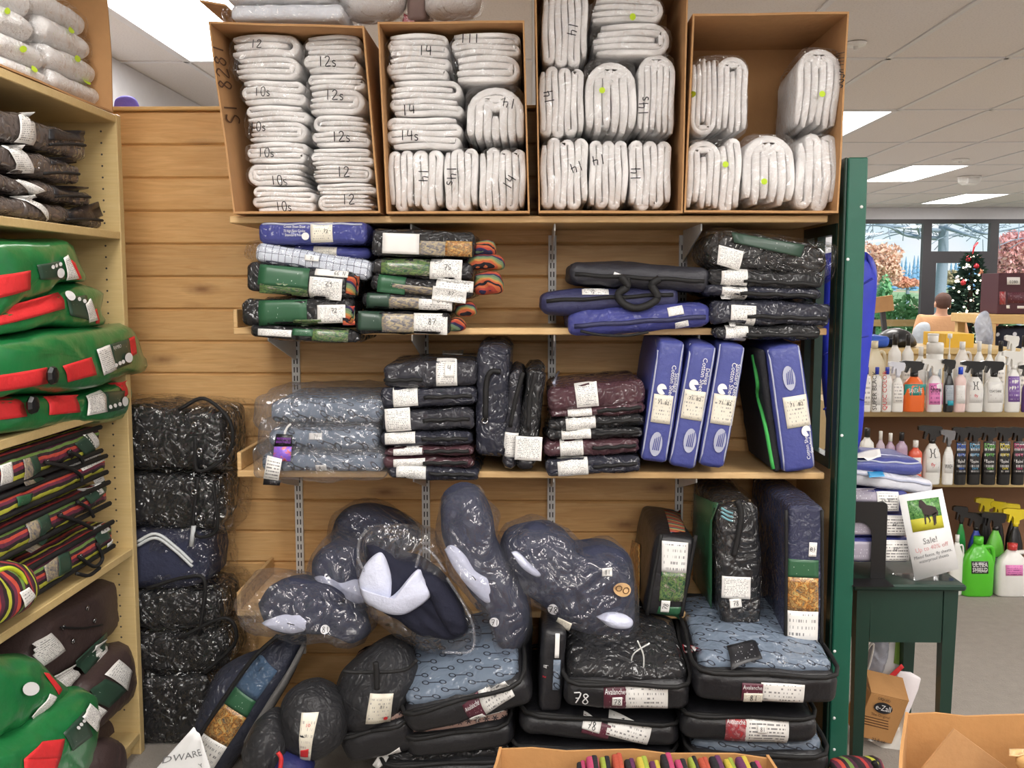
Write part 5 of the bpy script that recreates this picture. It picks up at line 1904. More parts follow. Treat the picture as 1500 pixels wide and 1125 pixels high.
def floor_bag(label, q, tilt, roll, Y, dp, window=None, wq=None, cards=(), fmat='nylon_black', yaw=0, r=.03, **kw):
    p = Pack('rug_bag', label, 'bag', q, MT[fmat], Y, dp, GF, roll=roll, tilt=tilt, yaw=yaw, r=r, wr=.005, bul=.012, **kw)
    if window:
        w = p.w * .44
        P, f = soft_box(p.w * .88, p.d * .84, .05, .02, .006, .02, p.seed + 2, .03, freq=26)
        P[:, 2] += p.h - .028
        p.add('clear_top', P, f, MT[window])
    # piped edge round the top
    b = MB()
    rim = [(-.47, -.48), (0, -.5), (.47, -.48), (.49, 0), (.47, .48), (0, .5), (-.47, .48), (-.49, 0)]
    pts = curve_pts([(x * p.w, y * p.d, p.h - .006) for x, y in rim + rim[:2]], 4)
    b.tube(pts, .006, 6)
    p.add('piping', b.v, b.f, MT['black_cord'])
    for cq, m, rot, txt in cards:
        p.card(cq, MT[m], rot, 'label_card', text=txt)
    return p


MT['logo_red'] = plain('red logo', (214, 40, 56), .5)
# right-hand stack
floor_bag('lowest bit-print bag in the stack by the green post', (1008, 1100, 1214, 1180), 8, 0, 2.50, .40, 'bits', fmat='nylon_black')
p = floor_bag('black bag marked 81 in the middle of the stack by the post', (1000, 1046, 1198, 1092), 3, 1, 2.49, .42, None,
              cards=(((1062, 1049, 1092, 1086), 'photo_red', 3, [('Avalanche', .5, .82, .16, MT['ink_white'], dict(fit=.9))]), ((1091, 1052, 1154, 1088), 'tag_bar', 3, [])))
p.card(bx(c9, 450, 480, 486, 508), MT['blank'], 2, 'size_sticker', off=.006, text=[('81', .5, .5, .5, MT['ink'], H)])
p = floor_bag('bit-print topped bag marked 81, uppermost by the green post', (1018, 982, 1230, 1038), 9, 2, 2.46, .42, 'bits',
              cards=(((1085, 998, 1116, 1024), 'tag_maroon', 4, [('Avalanche', .5, .78, .22, MT['ink_white'], dict(fit=.9))]), ((1113, 999, 1177, 1026), 'tag_small', 4, [])))
p.card(bx(c9, 395, 352, 470, 388), MT['tag_beige'], 4, 'size_sticker', off=.006, text=[('81', .5, .5, .6, MT['ink'], H)])
p.card([c9(330, 215), c9(440, 195), c9(470, 262), c9(350, 280)], MT['tag_black'], side='top', name='black_card', off=.03)
p.card([c9(140, 130), c9(165, 150), c9(210, 215), c9(185, 235)], None, draw=False, side='left', text=[('hor', .36, .5, .6, MT['ink_white'], dict(name='bag_logo')), ('ze', .74, .5, .6, MT['logo_red'], dict(name='bag_logo'))])
# middle stack
p = floor_bag('black bag marked 78 with a slanting label, under the middle bag', (762, 1050, 996, 1092), 4, 4, 2.52, .42, None, cards=(((853, 1056, 893, 1076), 'tag_maroon', 16, []), ((889, 1056, 952, 1082), 'tag_small', 16, [])))
p.card(bx(c8, 1000, 588, 1090, 640), MT['blank'], 16, 'size_sticker', off=.006, text=[('78', .5, .5, .6, MT['ink'], H)])
p = floor_bag('lowest black bag of the middle heap behind the front carton', (748, 1094, 990, 1190), 4, 2, 2.53, .40, None)
p = floor_bag('glossy black bag marked 78 and Avalanche in the middle heap', (826, 996, 1012, 1048), 14, 1, 2.48, .40, 'black_wrap',
              cards=(((884, 1004, 917, 1036), 'tag_maroon', 1, [('Avalanche', .5, .78, .2, MT['ink_white'], dict(fit=.9))]), ((916, 1006, 978, 1036), 'tag_small', 1, [])))
p.card(bx(c8, 1146, 468, 1196, 508), MT['blank'], 2, 'size_sticker', off=.006, text=[('78', .5, .5, .6, MT['ink'], H)])
p.card((838, 1010, 864, 1030), None, 5, draw=False, text=[('78', .5, .5, .75, MT['ink_white'], dict(hand=1, name='chalk_number'))])
P_ = [c8(1215, 385), c8(1225, 300), c8(1290, 250), c8(1340, 205)]
p.cord([c8(1240, 310), c8(1260, 260), c8(1335, 212)], .002, MT['white'], 'white_string', out=-.06)
p.cord([c8(1275, 200), c8(1305, 280), c8(1300, 385)], .002, MT['white'], 'white_string', out=-.04)
p = Pack('rug_bag', 'narrow black bag standing on edge with red and white lettering', 'bag', (792, 922, 826, 1046), MT['nylon_black'], 2.52, .36, GF, roll=3, r=.014, wr=.004)
p.card(bx(c8, 795, 285, 832, 410), None, 4, draw=False, text=[('hor', .5, .70, .20, MT['ink_white'], dict(rot=-90, wide=.3, name='bag_logo')), ('ze', .5, .28, .20, MT['logo_red'], dict(rot=-90, wide=.3, name='bag_logo'))])
p.card(bx(c8, 852, 290, 888, 440), MT['bits'], 2, 'bit_print_strip')
p.card(bx(c8, 862, 160, 884, 280), MT['blank'], 2, 'white_strip')
# left-hand heap
p = floor_bag('flower print bag under the slanting bit-print bag', (592, 1066, 752, 1112), 14, -10, 2.54, .40, 'flowers')
p = floor_bag('slanting black bag with bit-print window and Avalanche label', (588, 1016, 780, 1066), 20, -20, 2.50, .40, 'bits',
              cards=(([c8(400, 515), c8(475, 468), c8(520, 560), c8(445, 598)], 'tag_maroon', 0, [('Avalanche', .5, .74, .2, MT['ink_white'], dict(fit=.9))]), ([c8(475, 468), c8(612, 392), c8(662, 462), c8(520, 552)], 'tag_small', 0, [])))
p.card([c8(436, 575), c8(500, 545), c8(520, 566), c8(452, 598)], MT['blank'], name='size_sticker', off=.006, text=[('76', .5, .5, .6, MT['ink'], H)])
p.card([c8(462, 606), c8(604, 545), c8(608, 556), c8(470, 624)], MT['blank'], name='white_strip')
p = floor_bag('lowest black bag of the heap with a glossy edge, beside flower print', (560, 1112, 760, 1190), 6, -4, 2.56, .36, 'black_wrap')
p = floor_bag('dark flower print bag below the two stuff sacks', (498, 1062, 608, 1122), 16, -16, 2.55, .38, 'flowers', cards=(([c7(1250, 810), c7(1385, 708), c7(1392, 742), c7(1275, 830)], 'blank', 0, []),))


def m7(*p):
    return [c7(*q) for q in p]


MT['sack'] = wrapped('thin black nylon sack', (34, 34, 38), (22, 22, 26), .45, .45, 12, crough=.25)
GS = 'black stuff sacks on the floor'
p = Blob('stuff_sack', 'large black stuff sack with a cream card and red dot', 'sack', m7((1060, 420), (1105, 330), (1190, 260), (1330, 190), (1430, 220), (1480, 330), (1460, 450), (1370, 540), (1240, 630), (1130, 620), (1075, 530)), MT['sack'], 2.62, .12, .16, GS, wr=.008, freq=20)
p.card([c7(1248, 434), c7(1358, 445), c7(1335, 606), c7(1222, 592)], MT['tag_beige'], text=[('81', .6, .6, .10, MT['ink'], H)])
p.disc(c7(1316, 574), 3, 3, MT['ink_red'], 'red_dot', lift=.004)
p.cord([c7(1268, 300), c7(1272, 360), c7(1274, 432)], .008, MT['black_cord'], 'strap', out=.05)
p.cord([c7(1110, 345), c7(1200, 350), c7(1400, 340), c7(1470, 290)], .005, MT['black_cord'], 'seam', out=.03)
p = Blob('stuff_sack', 'black stuff sack with a long red and cream tag', 'sack', m7((796, 600), (825, 480), (890, 410), (1000, 398), (1095, 470), (1132, 590), (1100, 700), (980, 765), (880, 745), (815, 690)), MT['sack'], 2.54, .11, .12, GS, wr=.008, freq=20)
p.card([c7(908, 542), c7(990, 545), c7(944, 788), c7(896, 776)], MT['tag_beige'], text=[('10', .5, .77, .06, MT['ink_red']), ('I', .5, .58, .06, MT['ink'])])
p.card([c7(905, 722), c7(946, 712), c7(938, 762), c7(900, 760)], MT['ink_red'], name='red_patch', off=.005)
p = Blob('stuff_sack', 'black stuff sack lying lowest at the front of the heap', 'sack', m7((620, 700), (690, 580), (780, 545), (850, 640), (850, 760), (800, 860), (660, 870)), MT['sack'], 2.50, .10, .14, GS, wr=.008, freq=20)
p = Blob('rug_bag', 'dark blue bag with a red strap at the bottom of the heap', 'bag', m7((785, 770), (830, 735), (930, 770), (960, 850), (900, 900), (780, 900)), plain('deep blue nylon', (36, 40, 92), .5, .3, 50), 2.47, .07, .1, GF)
p.cord([c7(790, 740), c7(806, 770), c7(800, 830)], .006, MT['ink_red'], 'red_strap', out=.02)
# the leaning navy bag and the paper sign
p = Blob('blanket_bag', 'long navy zipped bag leaning against the plank wall, autumn photo card', 'bag', m7((372, 640), (420, 500), (490, 350), (600, 275), (720, 225), (800, 160), (900, 158), (935, 190), (880, 330), (790, 500), (700, 640), (600, 760), (500, 900), (380, 900)), wrapped('dark navy zipped cloth', (46, 50, 68), (28, 32, 46), .5, .4, 14), 2.72, .10, .12, wr=.005, part='bag_body', flat=.8)
p.more('grey_side', m7((600, 700), (690, 560), (780, 420), (860, 300), (915, 200), (925, 230), (850, 380), (750, 560), (640, 700)), plain('grey netting side', (112, 110, 108), .8, .4, 120), .03, dy=.06)
p.card([c7(690, 262), c7(790, 340), c7(695, 475), c7(588, 418)], wrapped('clear blue window', (70, 96, 122), (50, 72, 100), .9, .5, 12), name='clear_window')
p.card([c7(588, 412), c7(692, 478), c7(648, 556), c7(536, 490)], MT['tag_green'], name='green_card')
p.card([c7(536, 490), c7(648, 556), c7(552, 700), c7(432, 632)], MT['photo_autumn'], name='photo_card')
p.card([c7(432, 632), c7(552, 700), c7(470, 830), c7(350, 760)], MT['tag_small'], name='white_card')
p.cord([c7(790, 170), c7(680, 270), c7(560, 430), c7(420, 640), c7(380, 720)], .006, MT['black_cord'], 'zipper', out=.035)
p = Thing('paper_sign', 'white paper sheet sign leaning at the foot of the navy bag', 'sign', Matrix.Translation(W(330, 1125, 2.50)))
p.dist['front'] = 0
p.card([c7(382, 612), c7(418, 655), c7(490, 890), c7(150, 870)], MT['paper'], name='sheet', text=[('DWARE', .40, .50, .13, MT['ink_grey'], dict(rot=24)), ('Y', .80, .36, .08, MT['ink_grey'], dict(rot=20))], wavy=.006)

# film-wrapped black packs stacked in the gap beside the beige unit
GK = 'black packs stacked between the beige unit and the plank wall'
for lab, q, m, roll, cords in (
        ('lowest black pack in the gap stack, sagging to the floor', (150, 990, 308, 1094), 'black_wrap', -2, None),
        ('second lowest black pack in the gap stack, with clear end', (150, 925, 332, 992), 'black_wrap', -4, ((262, 935), (330, 905), (345, 940), (300, 985))),
        ('shiny black pack with tall clear handle loop in the gap stack', (150, 862, 322, 926), 'black_wrap', 0, ((215, 862), (270, 846), (300, 852), (292, 930))),
        ('navy pack with pale binding in the gap stack', (150, 776, 300, 862), 'navy_felt', 0, None),
        ('black pack with eyelets, second from top of the gap stack', (150, 694, 322, 776), 'black_wrap', 2, ((290, 700), (284, 780), (318, 775), (312, 710))),
        ('topmost black pack in the gap stack with looped handle', (150, 596, 330, 692), 'black_wrap', 1, ((262, 600), (300, 584), (338, 620), (334, 665), (290, 690), (286, 640)))):
    p = Pack('blanket_pack', lab, 'packed sheet', q, MT[m], 2.87, .22, GK, roll=roll, r=.03, wr=.009, freq=26, bul=.014)
    p.sleeve(MT['film'], .007, ex=(0, .03, .0, .004), wr=.009, freq=34)
    if cords:
        p.cord(cords, .006, out=.01)
    if m == 'navy_felt':
        for dz in (0, 6):
            p.cord([(200, 794 + dz), (228, 782 + dz), (256, 800 + dz), (282, 824 + dz)], .005, plain('pale binding' + str(dz), (206, 210, 212), .6), 'pale_binding', out=.012)
        p.cord([(284, 770), (280, 800)], .007, plain('pale strap', (200, 204, 206), .6), 'pale_strap', out=.012)
    if 'eyelets' in lab or 'topmost' in lab:
        for k in range(2):
            p.stud((287 + 8 * k, q[1] + 25 + 38 * k), .007)


# ================================================================ on the beige unit
MT['pvc_green'] = plain('green vinyl', (34, 124, 66), .28, .25, 22, .22, Coat_Weight=.5, Coat_Roughness=.15)
MT['red_cloth'] = plain('red cloth', (226, 48, 52), .6, .25, 60, .1)
MT['brown_cloth'] = plain('dark brown cloth', (66, 48, 46), .7, .3, 70, .2, Coat_Weight=.25, Coat_Roughness=.25)
MT['mesh_wrap'] = wrapped('taupe mesh under film', (104, 92, 86), (40, 34, 34), .9, .5, 11)
XF = UX + .005

GU1 = 'taupe mesh packs on the upper shelf of the beige unit'
for lab, q, tq, sq, rot in (
        ('lowest taupe mesh pack with curling tag, upper shelf of beige unit', (-60, 292, 148, 322), [(28, 288), (48, 285), (58, 298), (72, 326)], (100, 302, 148, 324), -18),
        ('third taupe mesh pack down, with a twisted tag', (-60, 258, 132, 288), [(24, 264), (34, 262), (60, 280), (46, 286)], (75, 272, 130, 287), 4),
        ('second taupe mesh pack down, with a folded tag', (-60, 215, 116, 254), [(3, 213), (34, 212), (48, 254), (24, 254)], (72, 230, 114, 242), 2),
        ('topmost taupe mesh pack with a square tag, upper shelf of beige unit', (-60, 166, 124, 212), [(22, 168), (48, 164), (50, 213), (24, 208)], (70, 190, 123, 206), 3)):
    p = Pack('mesh_pack', lab, 'packed sheet', q, MT['mesh_wrap'], XF - .02, .34, GU1, plane='X', r=.016, wr=.007, freq=36)
    p.card(sq, MT['nylon_black'], rot, 'elastic_strap')
    p.cord([(sq[2] - 50, q[3] - 3 + 3), (sq[2] - 20, q[3] - 1), (sq[2] + 2, q[3] + 1)], .004, name='edge_binding', out=.004)
    p.card(tq, TAG, wavy=.004)

GU2 = 'green vinyl rug bags on the middle shelf of the beige unit'


def green_bag(label, outline, reds, prints, tags, buckle=None, X=XF - .05, T=.06, Tb=.22, dots=()):
    p = Blob('green_rug_bag', label, 'bag', outline, MT['pvc_green'], X, T, Tb, GU2, plane='X', wr=.006, freq=20, flat=1.2, power=2.4)
    for r_ in reds:
        p.card(r_, MT['red_cloth'], name='red_panel', off=.004)
    for r_ in prints:
        p.card(r_, MT['tag_dkgreen'], name='print_panel', off=.004)
    for t in tags:
        p.card(t, TAG, name='label_card', off=.006, wavy=.002)
    for x, y, r in dots:
        p.disc((x, y), r, r * 1.2, MT['ink_white'], 'round_logo', lift=.006)
    if buckle:
        l = p.local(buckle, dist=.07)
        b = MB().lathe([(.018, 0), (.022, .006), (.018, .014), (.008, .016)], 8, .5)
        o = p.add('buckle', b.v, b.f, MT['black_plastic'], False)
        o.matrix_local = Matrix.Translation(l) @ Matrix.Rotation(pi / 2, 4, 'X')
    return p


green_bag('lowest green and red rug bag on the middle shelf, tag to the front', [(-60, 588), (0, 580), (100, 574), (150, 560), (182, 556), (187, 580), (180, 605), (150, 621), (60, 625), (-60, 640)],
          [[(-30, 586), (30, 581), (34, 610), (-30, 620)], [(66, 581), (110, 578), (112, 604), (64, 608)], [(172, 562), (186, 557), (187, 578), (180, 584)]],
          [[(147, 574), (180, 572), (180, 598), (150, 604)]], [[(125, 580), (147, 571), (150, 603), (121, 609)]], (44, 593), dots=[(178, 588, 6), (153, 596, 2.5), (160, 594, 2.5), (167, 592, 2.5)])
p = green_bag('bulging green and red rug bag overhanging the middle shelf', [(-60, 505), (60, 483), (150, 477), (178, 474), (196, 495), (199, 515), (211, 530), (203, 545), (170, 551), (110, 574), (0, 578), (-60, 585)],
              [[(-30, 556), (62, 538), (68, 562), (-30, 580)], [(86, 536), (128, 523), (136, 549), (97, 560)], [(185, 496), (196, 492), (198, 518), (189, 522)]],
              [[(153, 505), (185, 496), (188, 532), (162, 542)]], [[(133, 512), (152, 505), (163, 541), (147, 550)]], (73, 550), X=XF - .02, dots=[(181, 524, 6), (161, 535, 2.5), (167, 532, 2.5), (172, 530, 2.5)])
p.card([(153, 505), (185, 496), (188, 532), (162, 542)], None, draw=False, text=[('RAMBO', .35, .82, .14, MT['ink_white'])])
green_bag('green and red rug bag second from top, middle shelf of beige unit', [(-60, 462), (30, 440), (55, 424), (100, 412), (135, 424), (141, 430), (139, 455), (146, 476), (100, 482), (40, 480), (-60, 500)],
          [[(-20, 456), (86, 428), (88, 452), (-20, 482)], [(134, 455), (141, 452), (145, 474), (138, 474)]],
          [[(92, 436), (120, 432), (128, 470), (96, 462)]], [[(116, 446), (124, 437), (137, 469), (125, 473)]], dots=[(96, 433, 6), (107, 438, 2.5), (114, 441, 2.5)])
green_bag('topmost green and red rug bag on the middle shelf of the beige unit', [(-60, 350), (60, 350), (91, 352), (108, 385), (117, 410), (70, 415), (40, 440), (0, 452), (-60, 478)],
          [[(-20, 406), (37, 396), (38, 424), (-10, 438)], [(100, 380), (107, 385), (116, 408), (110, 410)]], [[(46, 388), (82, 382), (90, 409), (52, 410)]], [[(84, 378), (93, 373), (110, 408), (93, 411)]], dots=[(78, 400, 6), (64, 391, 2.5), (71, 389, 2.5), (78, 387, 2.5)])

GU3 = 'striped rug packs on the third shelf of the beige unit'
ST = (
    ('lowest striped rug pack with number 78 card and looped cord', (-60, 824, 166, 872), [([(58, 830), (80, 815), (80, 845), (62, 853)], 'photo_grey', ''), ([(80, 815), (98, 807), (100, 835), (80, 845)], 'tag_dkgreen', ''), ([(135, 787), (152, 772), (160, 788), (140, 800)], 'tag_dkgreen', ''), ([(143, 771), (155, 764), (160, 776), (147, 783)], 'blank', '78'), ([(154, 797), (166, 789), (168, 800), (157, 806)], 'tag_small', '')],
     [[(115, 815), (138, 830), (150, 818), (142, 796)], [(112, 840), (130, 843), (146, 832)]]),
    ('striped rug pack with number 78 card, second from bottom', (-60, 754, 161, 796), [([(35, 767), (50, 761), (58, 800), (42, 810)], 'photo_grey', ''), ([(50, 761), (66, 752), (74, 783), (58, 799)], 'tag_dkgreen', ''), ([(122, 727), (152, 704), (161, 716), (130, 739)], 'tag_dkgreen', ''), ([(130, 716), (147, 707), (151, 721), (135, 729)], 'blank', '78'), ([(141, 702), (156, 695), (161, 708), (150, 715)], 'tag_small', '')],
     [[(86, 755), (115, 764), (135, 774)], [(113, 735), (130, 745), (137, 757)]]),
    ('thin dark striped rug pack between two brighter ones', (-60, 708, 157, 740), [([(112, 674), (148, 662), (153, 674), (118, 690)], 'tag_small', ''), ([(18, 728), (45, 722), (40, 738), (20, 742)], 'tag_green', '')], []),
    ('topmost striped rug pack with green card and white tag', (-60, 656, 149, 702), [([(27, 673), (37, 670), (47, 707), (32, 712)], 'photo_grey', ''), ([(37, 670), (47, 667), (60, 701), (47, 707)], 'tag_dkgreen', ''), ([(105, 650), (124, 636), (140, 660), (120, 667)], 'tag_dkgreen', ''), ([(118, 637), (134, 631), (148, 652), (138, 657)], TAG, ''), ([(-4, 682), (11, 676), (14, 706), (0, 712)], TAG, '')],
     [[(66, 677), (100, 685), (118, 696), (120, 706)], [(100, 662), (116, 668), (122, 678)]]))
for lab, q, cards, cords in ST:
    p = Pack('striped_rug_pack', lab, 'packed sheet', q, MT['rainbow'], XF - .02, .36, GU3, plane='X', r=.02, wr=.006, freq=28)
    b = MB()
    for z in (.06, .94):
        b.tube([(x * p.w, -p.d / 2 - .001, z * p.h) for x in (-.49, -.2, .1, .49)], .007, 6)
    p.add('black_binding', b.v, b.f, MT['black_cord'])
    for cq, m, num in cards:
        p.card(cq, MT[m] if isinstance(m, str) else m, off=.005, text=[(num, .5, .5, .6, MT['ink'], H)] if num else ())
    for c_ in cords:
        p.cord(c_, .005, out=.012)
        p.stud(c_[0], .006)
p = Blob('striped_rug_pack', 'rounded striped rug pack with lime edge at the aisle end of the third shelf', 'packed sheet', [(-60, 850), (0, 822), (22, 822), (38, 838), (42, 860), (30, 885), (8, 902), (-60, 930)], MT['rainbow_v'], XF - .0, .06, .2, GU3, plane='X', wr=.006)
p.card([(17, 868), (30, 860), (41, 874), (26, 890)], MT['tag_small'], off=.006)
p.cord([(-20, 845), (10, 832), (30, 840), (38, 855)], .005, plain('lime edging', (200, 214, 50), .5), 'lime_edging', out=.01)

GU4 = 'brown packs on the bottom shelf of the beige unit'
p = Blob('brown_rug_pack', 'large dark brown pack with eyelets on the bottom shelf', 'packed sheet', [(20, 965), (50, 905), (100, 876), (158, 845), (166, 870), (175, 898), (150, 930), (100, 972), (55, 1000), (25, 1000)], MT['brown_cloth'], XF - .10, .05, .2, GU4, plane='X', wr=.004, flat=1.5, power=2.6)
p.card([(45, 952), (73, 927), (90, 953), (62, 976)], TAG, off=.006)
for e_ in ((123, 891), (132, 909), (89, 919), (101, 939)):
    p.stud(e_, .006, out=.004)
p.cord([(89, 919), (123, 920), (150, 915)], .003, name='lacing', out=.012)
p.card([(107, 968), (148, 926), (157, 944), (122, 990)], MT['tag_dkgreen'], name='print_panel', off=.008)
p.card([(134, 946), (152, 936), (155, 958), (136, 975)], TAG, off=.011)
p.card([(76, 990), (105, 973), (115, 988), (96, 1010)], TAG, off=.014, wavy=.002)
p = Blob('brown_rug_pack', 'dark brown pack with a tall white tag, bottom shelf of beige unit', 'packed sheet', [(112, 1000), (150, 958), (168, 944), (180, 942), (205, 978), (194, 1012), (160, 1048), (118, 1078), (105, 1045)], MT['brown_cloth'], XF - .055, .05, .12, GU4, plane='X', wr=.005, flat=1.2)
p.card([(153, 988), (174, 966), (188, 984), (181, 1012)], TAG, off=.006)
p.card([(126, 1020), (152, 994), (179, 1011), (152, 1037)], MT['tag_dkgreen'], name='print_panel', off=.006)
p.card([(115, 1042), (134, 1028), (150, 1042), (131, 1072)], TAG, off=.008, wavy=.002)
p = Blob('brown_rug_pack', 'brown pack mostly hidden low behind the tall-tag one', 'packed sheet', [(128, 1070), (160, 1040), (186, 1025), (191, 1045), (178, 1085), (150, 1102), (130, 1098)], MT['brown_cloth'], XF - .12, .04, .12, GU4, plane='X', wr=.004, flat=1.2)
p.card([(167, 1046), (185, 1033), (188, 1054), (175, 1067)], TAG, off=.006)
p = Blob('brown_rug_pack', 'rounded brown bundle lowest at the foot of the beige unit', 'packed sheet', [(122, 1130), (138, 1092), (158, 1078), (174, 1092), (174, 1130), (160, 1170), (130, 1170)], MT['brown_cloth'], XF - .03, .05, .08, GU4, plane='X', wr=.005)
p = Blob('green_rug_bag', 'green rug bag with round white emblem on the bottom shelf', 'bag', [(-70, 965), (0, 960), (40, 958), (60, 982), (88, 1010), (84, 1024), (40, 1052), (-20, 1085), (-70, 1100)], MT['pvc_green'], XF + .02, .06, .2, GU2, plane='X', wr=.006, freq=20, flat=1.0)
p.disc((34, 1009), 12, 10, MT['ink_white'], 'round_emblem', lift=.004, text=[('A', .5, .5, .7, MT['pvc_green'])], rot=-15)
p.card([(66, 985), (74, 986), (90, 1010), (82, 1018)], MT['red_cloth'], name='red_panel')
p.card([(43, 1050), (66, 1016), (78, 1021), (52, 1055)], TAG, wavy=.003)
p = Blob('green_rug_bag', 'green and red rug bag lowest on the bottom shelf', 'bag', [(-70, 1110), (0, 1075), (60, 1032), (100, 1006), (128, 1012), (131, 1040), (128, 1090), (100, 1150), (20, 1200), (-70, 1220)], MT['pvc_green'], XF + .05, .07, .2, GU2, plane='X', wr=.006, freq=20, flat=1.0)
p.card([(30, 1112), (58, 1086), (86, 1082), (80, 1110)], MT['red_cloth'], name='red_panel')
p.card([(30, 1112), (80, 1110), (70, 1135), (30, 1140)], MT['red_cloth'], name='red_panel')
p.card([(86, 1074), (118, 1042), (130, 1078), (97, 1100)], MT['tag_dkgreen'], name='print_panel')
p.card([(112, 1050), (130, 1030), (146, 1048), (136, 1072)], TAG, wavy=.003, off=.006)
for k in range(4):
    p.disc((104 + k * 4.5, 1066 - k * 5), 2.6, 2.6, MT['ink_white'], 'round_logo', lift=.005)

# purple pennant on the far side of the partition
T = Blob('purple_pennant', 'purple cloth shape peeking over the plank partition', 'cloth', [(166, 162), (169, 146), (182, 140), (198, 144), (205, 162), (200, 185), (170, 185)], plain('purple cloth', (120, 108, 224), .7, .2, 50), 3.222, .018, wr=.001)


# ================================================================ green stand beside the post and what is on it
TX0, TX1, TY0, TY1 = .906, 1.222, 2.70, 3.05
TZ = W(1330, 857, 2.70).z
st = tag(empty('side_table', ((TX0 + TX1) / 2, (TY0 + TY1) / 2, 0)), 'dark green wooden stand with a deep apron beside the post', 'table')
hx, hy = (TX1 - TX0) / 2, (TY1 - TY0) / 2
MB().box(-hx, -hy, TZ - .018, hx, hy, TZ, .005).build('tabletop', MT['green_dark'], st)
zl = TZ - .0185
az = W(1320, 940, 2.725).z
for sx in (-1, 1):
    for sy in (-1, 1):
        x, y = sx * (hx - .036), sy * (hy - .036)
        b = MB()
        b.add([(x + i * w, y + j * w, z) for z, w in ((0, .014), (zl, .020)) for i, j in ((-1, -1), (1, -1), (1, 1), (-1, 1))],
              [(3, 2, 1, 0), (4, 5, 6, 7), (0, 1, 5, 4), (1, 2, 6, 5), (2, 3, 7, 6), (3, 0, 4, 7)])
        b.build('leg', MT['green_dark'], st)
MB().box(-hx + .057, -hy + .02, az, hx - .057, -hy + .034, zl).build('apron', MT['green_dark'], st)
MB().box(-hx + .057, hy - .034, az, hx - .057, hy - .02, zl).build('apron', MT['green_dark'], st)
MB().box(-hx + .02, -hy + .057, az, -hx + .034, hy - .057, zl).build('apron', MT['green_dark'], st)
MB().box(hx - .034, -hy + .057, az, hx - .02, hy - .057, zl).build('apron', MT['green_dark'], st)


def c10(x, y):
    return 1220 + x / 4.686, 640 + y / 4.686


GT = 'packed sheets stacked on the green stand'
for lab, q, lq, txt, gq in (
        ('lowest packed sheet on the green stand, label 84', (100, 692, 535, 868), (345, 706, 525, 850), '84"', (112, 716, 262, 848)),
        ('packed sheet labelled 84 in the middle of the stand', (100, 530, 530, 690), (355, 538, 500, 674), '84"', (112, 580, 262, 668)),
        ('packed sheet labelled 81 third up on the stand', (112, 372, 515, 528), (296, 376, 448, 505), '6\'9  81"', (114, 350, 294, 440))):
    p = Pack('packed_sheet', lab, 'packed sheet', bx(c10, *q), MT['nylon_blue_film'], 2.775, .26, GT, r=.012, wr=.003)
    p.card(bx(c10, *lq), MT['tag_bar'], 1, text=[(txt, .45, .55, .14, MT['ink'])], off=.004)
    p.card(bx(c10, *gq), MT['tag_grey'], 0)
p = Pack('packed_sheet', 'white sheet in a grey edged clear bag upon the stand', 'packed sheet', bx(c10, 100, 258, 690, 372), wrapped('white sheet under film', (226, 226, 232), (190, 192, 204), .9, .5, 10), 2.785, .26, GT, roll=8, r=.014, wr=.004)
p.card([c10(235, 240), c10(340, 236), c10(356, 272), c10(250, 280)], plain('blue sticker', (60, 170, 226), .4), name='blue_sticker', side='top')
p.zip(.75, MT['piping_grey'], r=.004)
p = Pack('packed_sheet', 'dark blue folded sheet bag uppermost on the green stand', 'packed sheet', bx(c10, 100, 150, 625, 262), MT['nylon_blue'], 2.80, .24, GT, roll=3, r=.02, wr=.003)
p.zip(.8, MT['piping_grey'], r=.003)
p.card([c10(130, 120), c10(320, 96), c10(330, 140), c10(150, 150)], MT['blank'], side='top', name='top_card')

be = Thing('bookend', 'black metal bookend with an arched opening on the stand', 'bookend', Matrix.Translation(W(1270, 832, 2.755)))
be.M.translation.z = TZ
be.root.location.z = TZ
be.I = be.M.inverted()
a_, b_ = be.local((1241, 735)), be.local((1297, 828))
L0, L1, ZT_ = a_.x, b_.x, a_.z
cx, rx = be.local((1259, 760)).x, be.local((1278, 760)).x - be.local((1259, 760)).x
za = be.local((1259, 784)).z
poly = [(L0, .003), (L0, ZT_ - .012), (L0 + .004, ZT_ - .003), (L0 + .012, ZT_), (L1 - .012, ZT_), (L1 - .004, ZT_ - .004), (L1, ZT_ - .012), (L1, .003), (cx + rx, .003)] + \
       [(cx + rx * cos(t), za + rx * 1.05 * sin(t)) for t in np.linspace(0, pi, 11)] + [(cx - rx, .003)]
vs = [(x, y, z) for y in (-.001, .001) for x, z in poly]
n_ = len(poly)
arch = list(range(9, 20))
fs = []
bm_faces = [(0, 1, 2, 3, 19, 20)]
right = [4, 5, 6, 7, 8, 9]
quads = [(3, 4, 14)] + [(3, k + 1, k) for k in range(14, 19)] + [(4, k + 1, k) for k in range(9, 14)] + [(4, 9, 8, 7, 6, 5), (0, 1, 2, 3, 19, 20)]
for q in quads:
    fs.append(q)
    fs.append(tuple(i + n_ for i in q[::-1]))
fs += [(i, (i + 1) % n_, (i + 1) % n_ + n_, i + n_) for i in range(n_)]
be.add('plate', vs, fs, MT['black_plastic'], False)
b = MB().box(L0, -.075, .0, L1, -.001, .002)
be.add('foot', b.v, b.f, MT['black_plastic'], False)

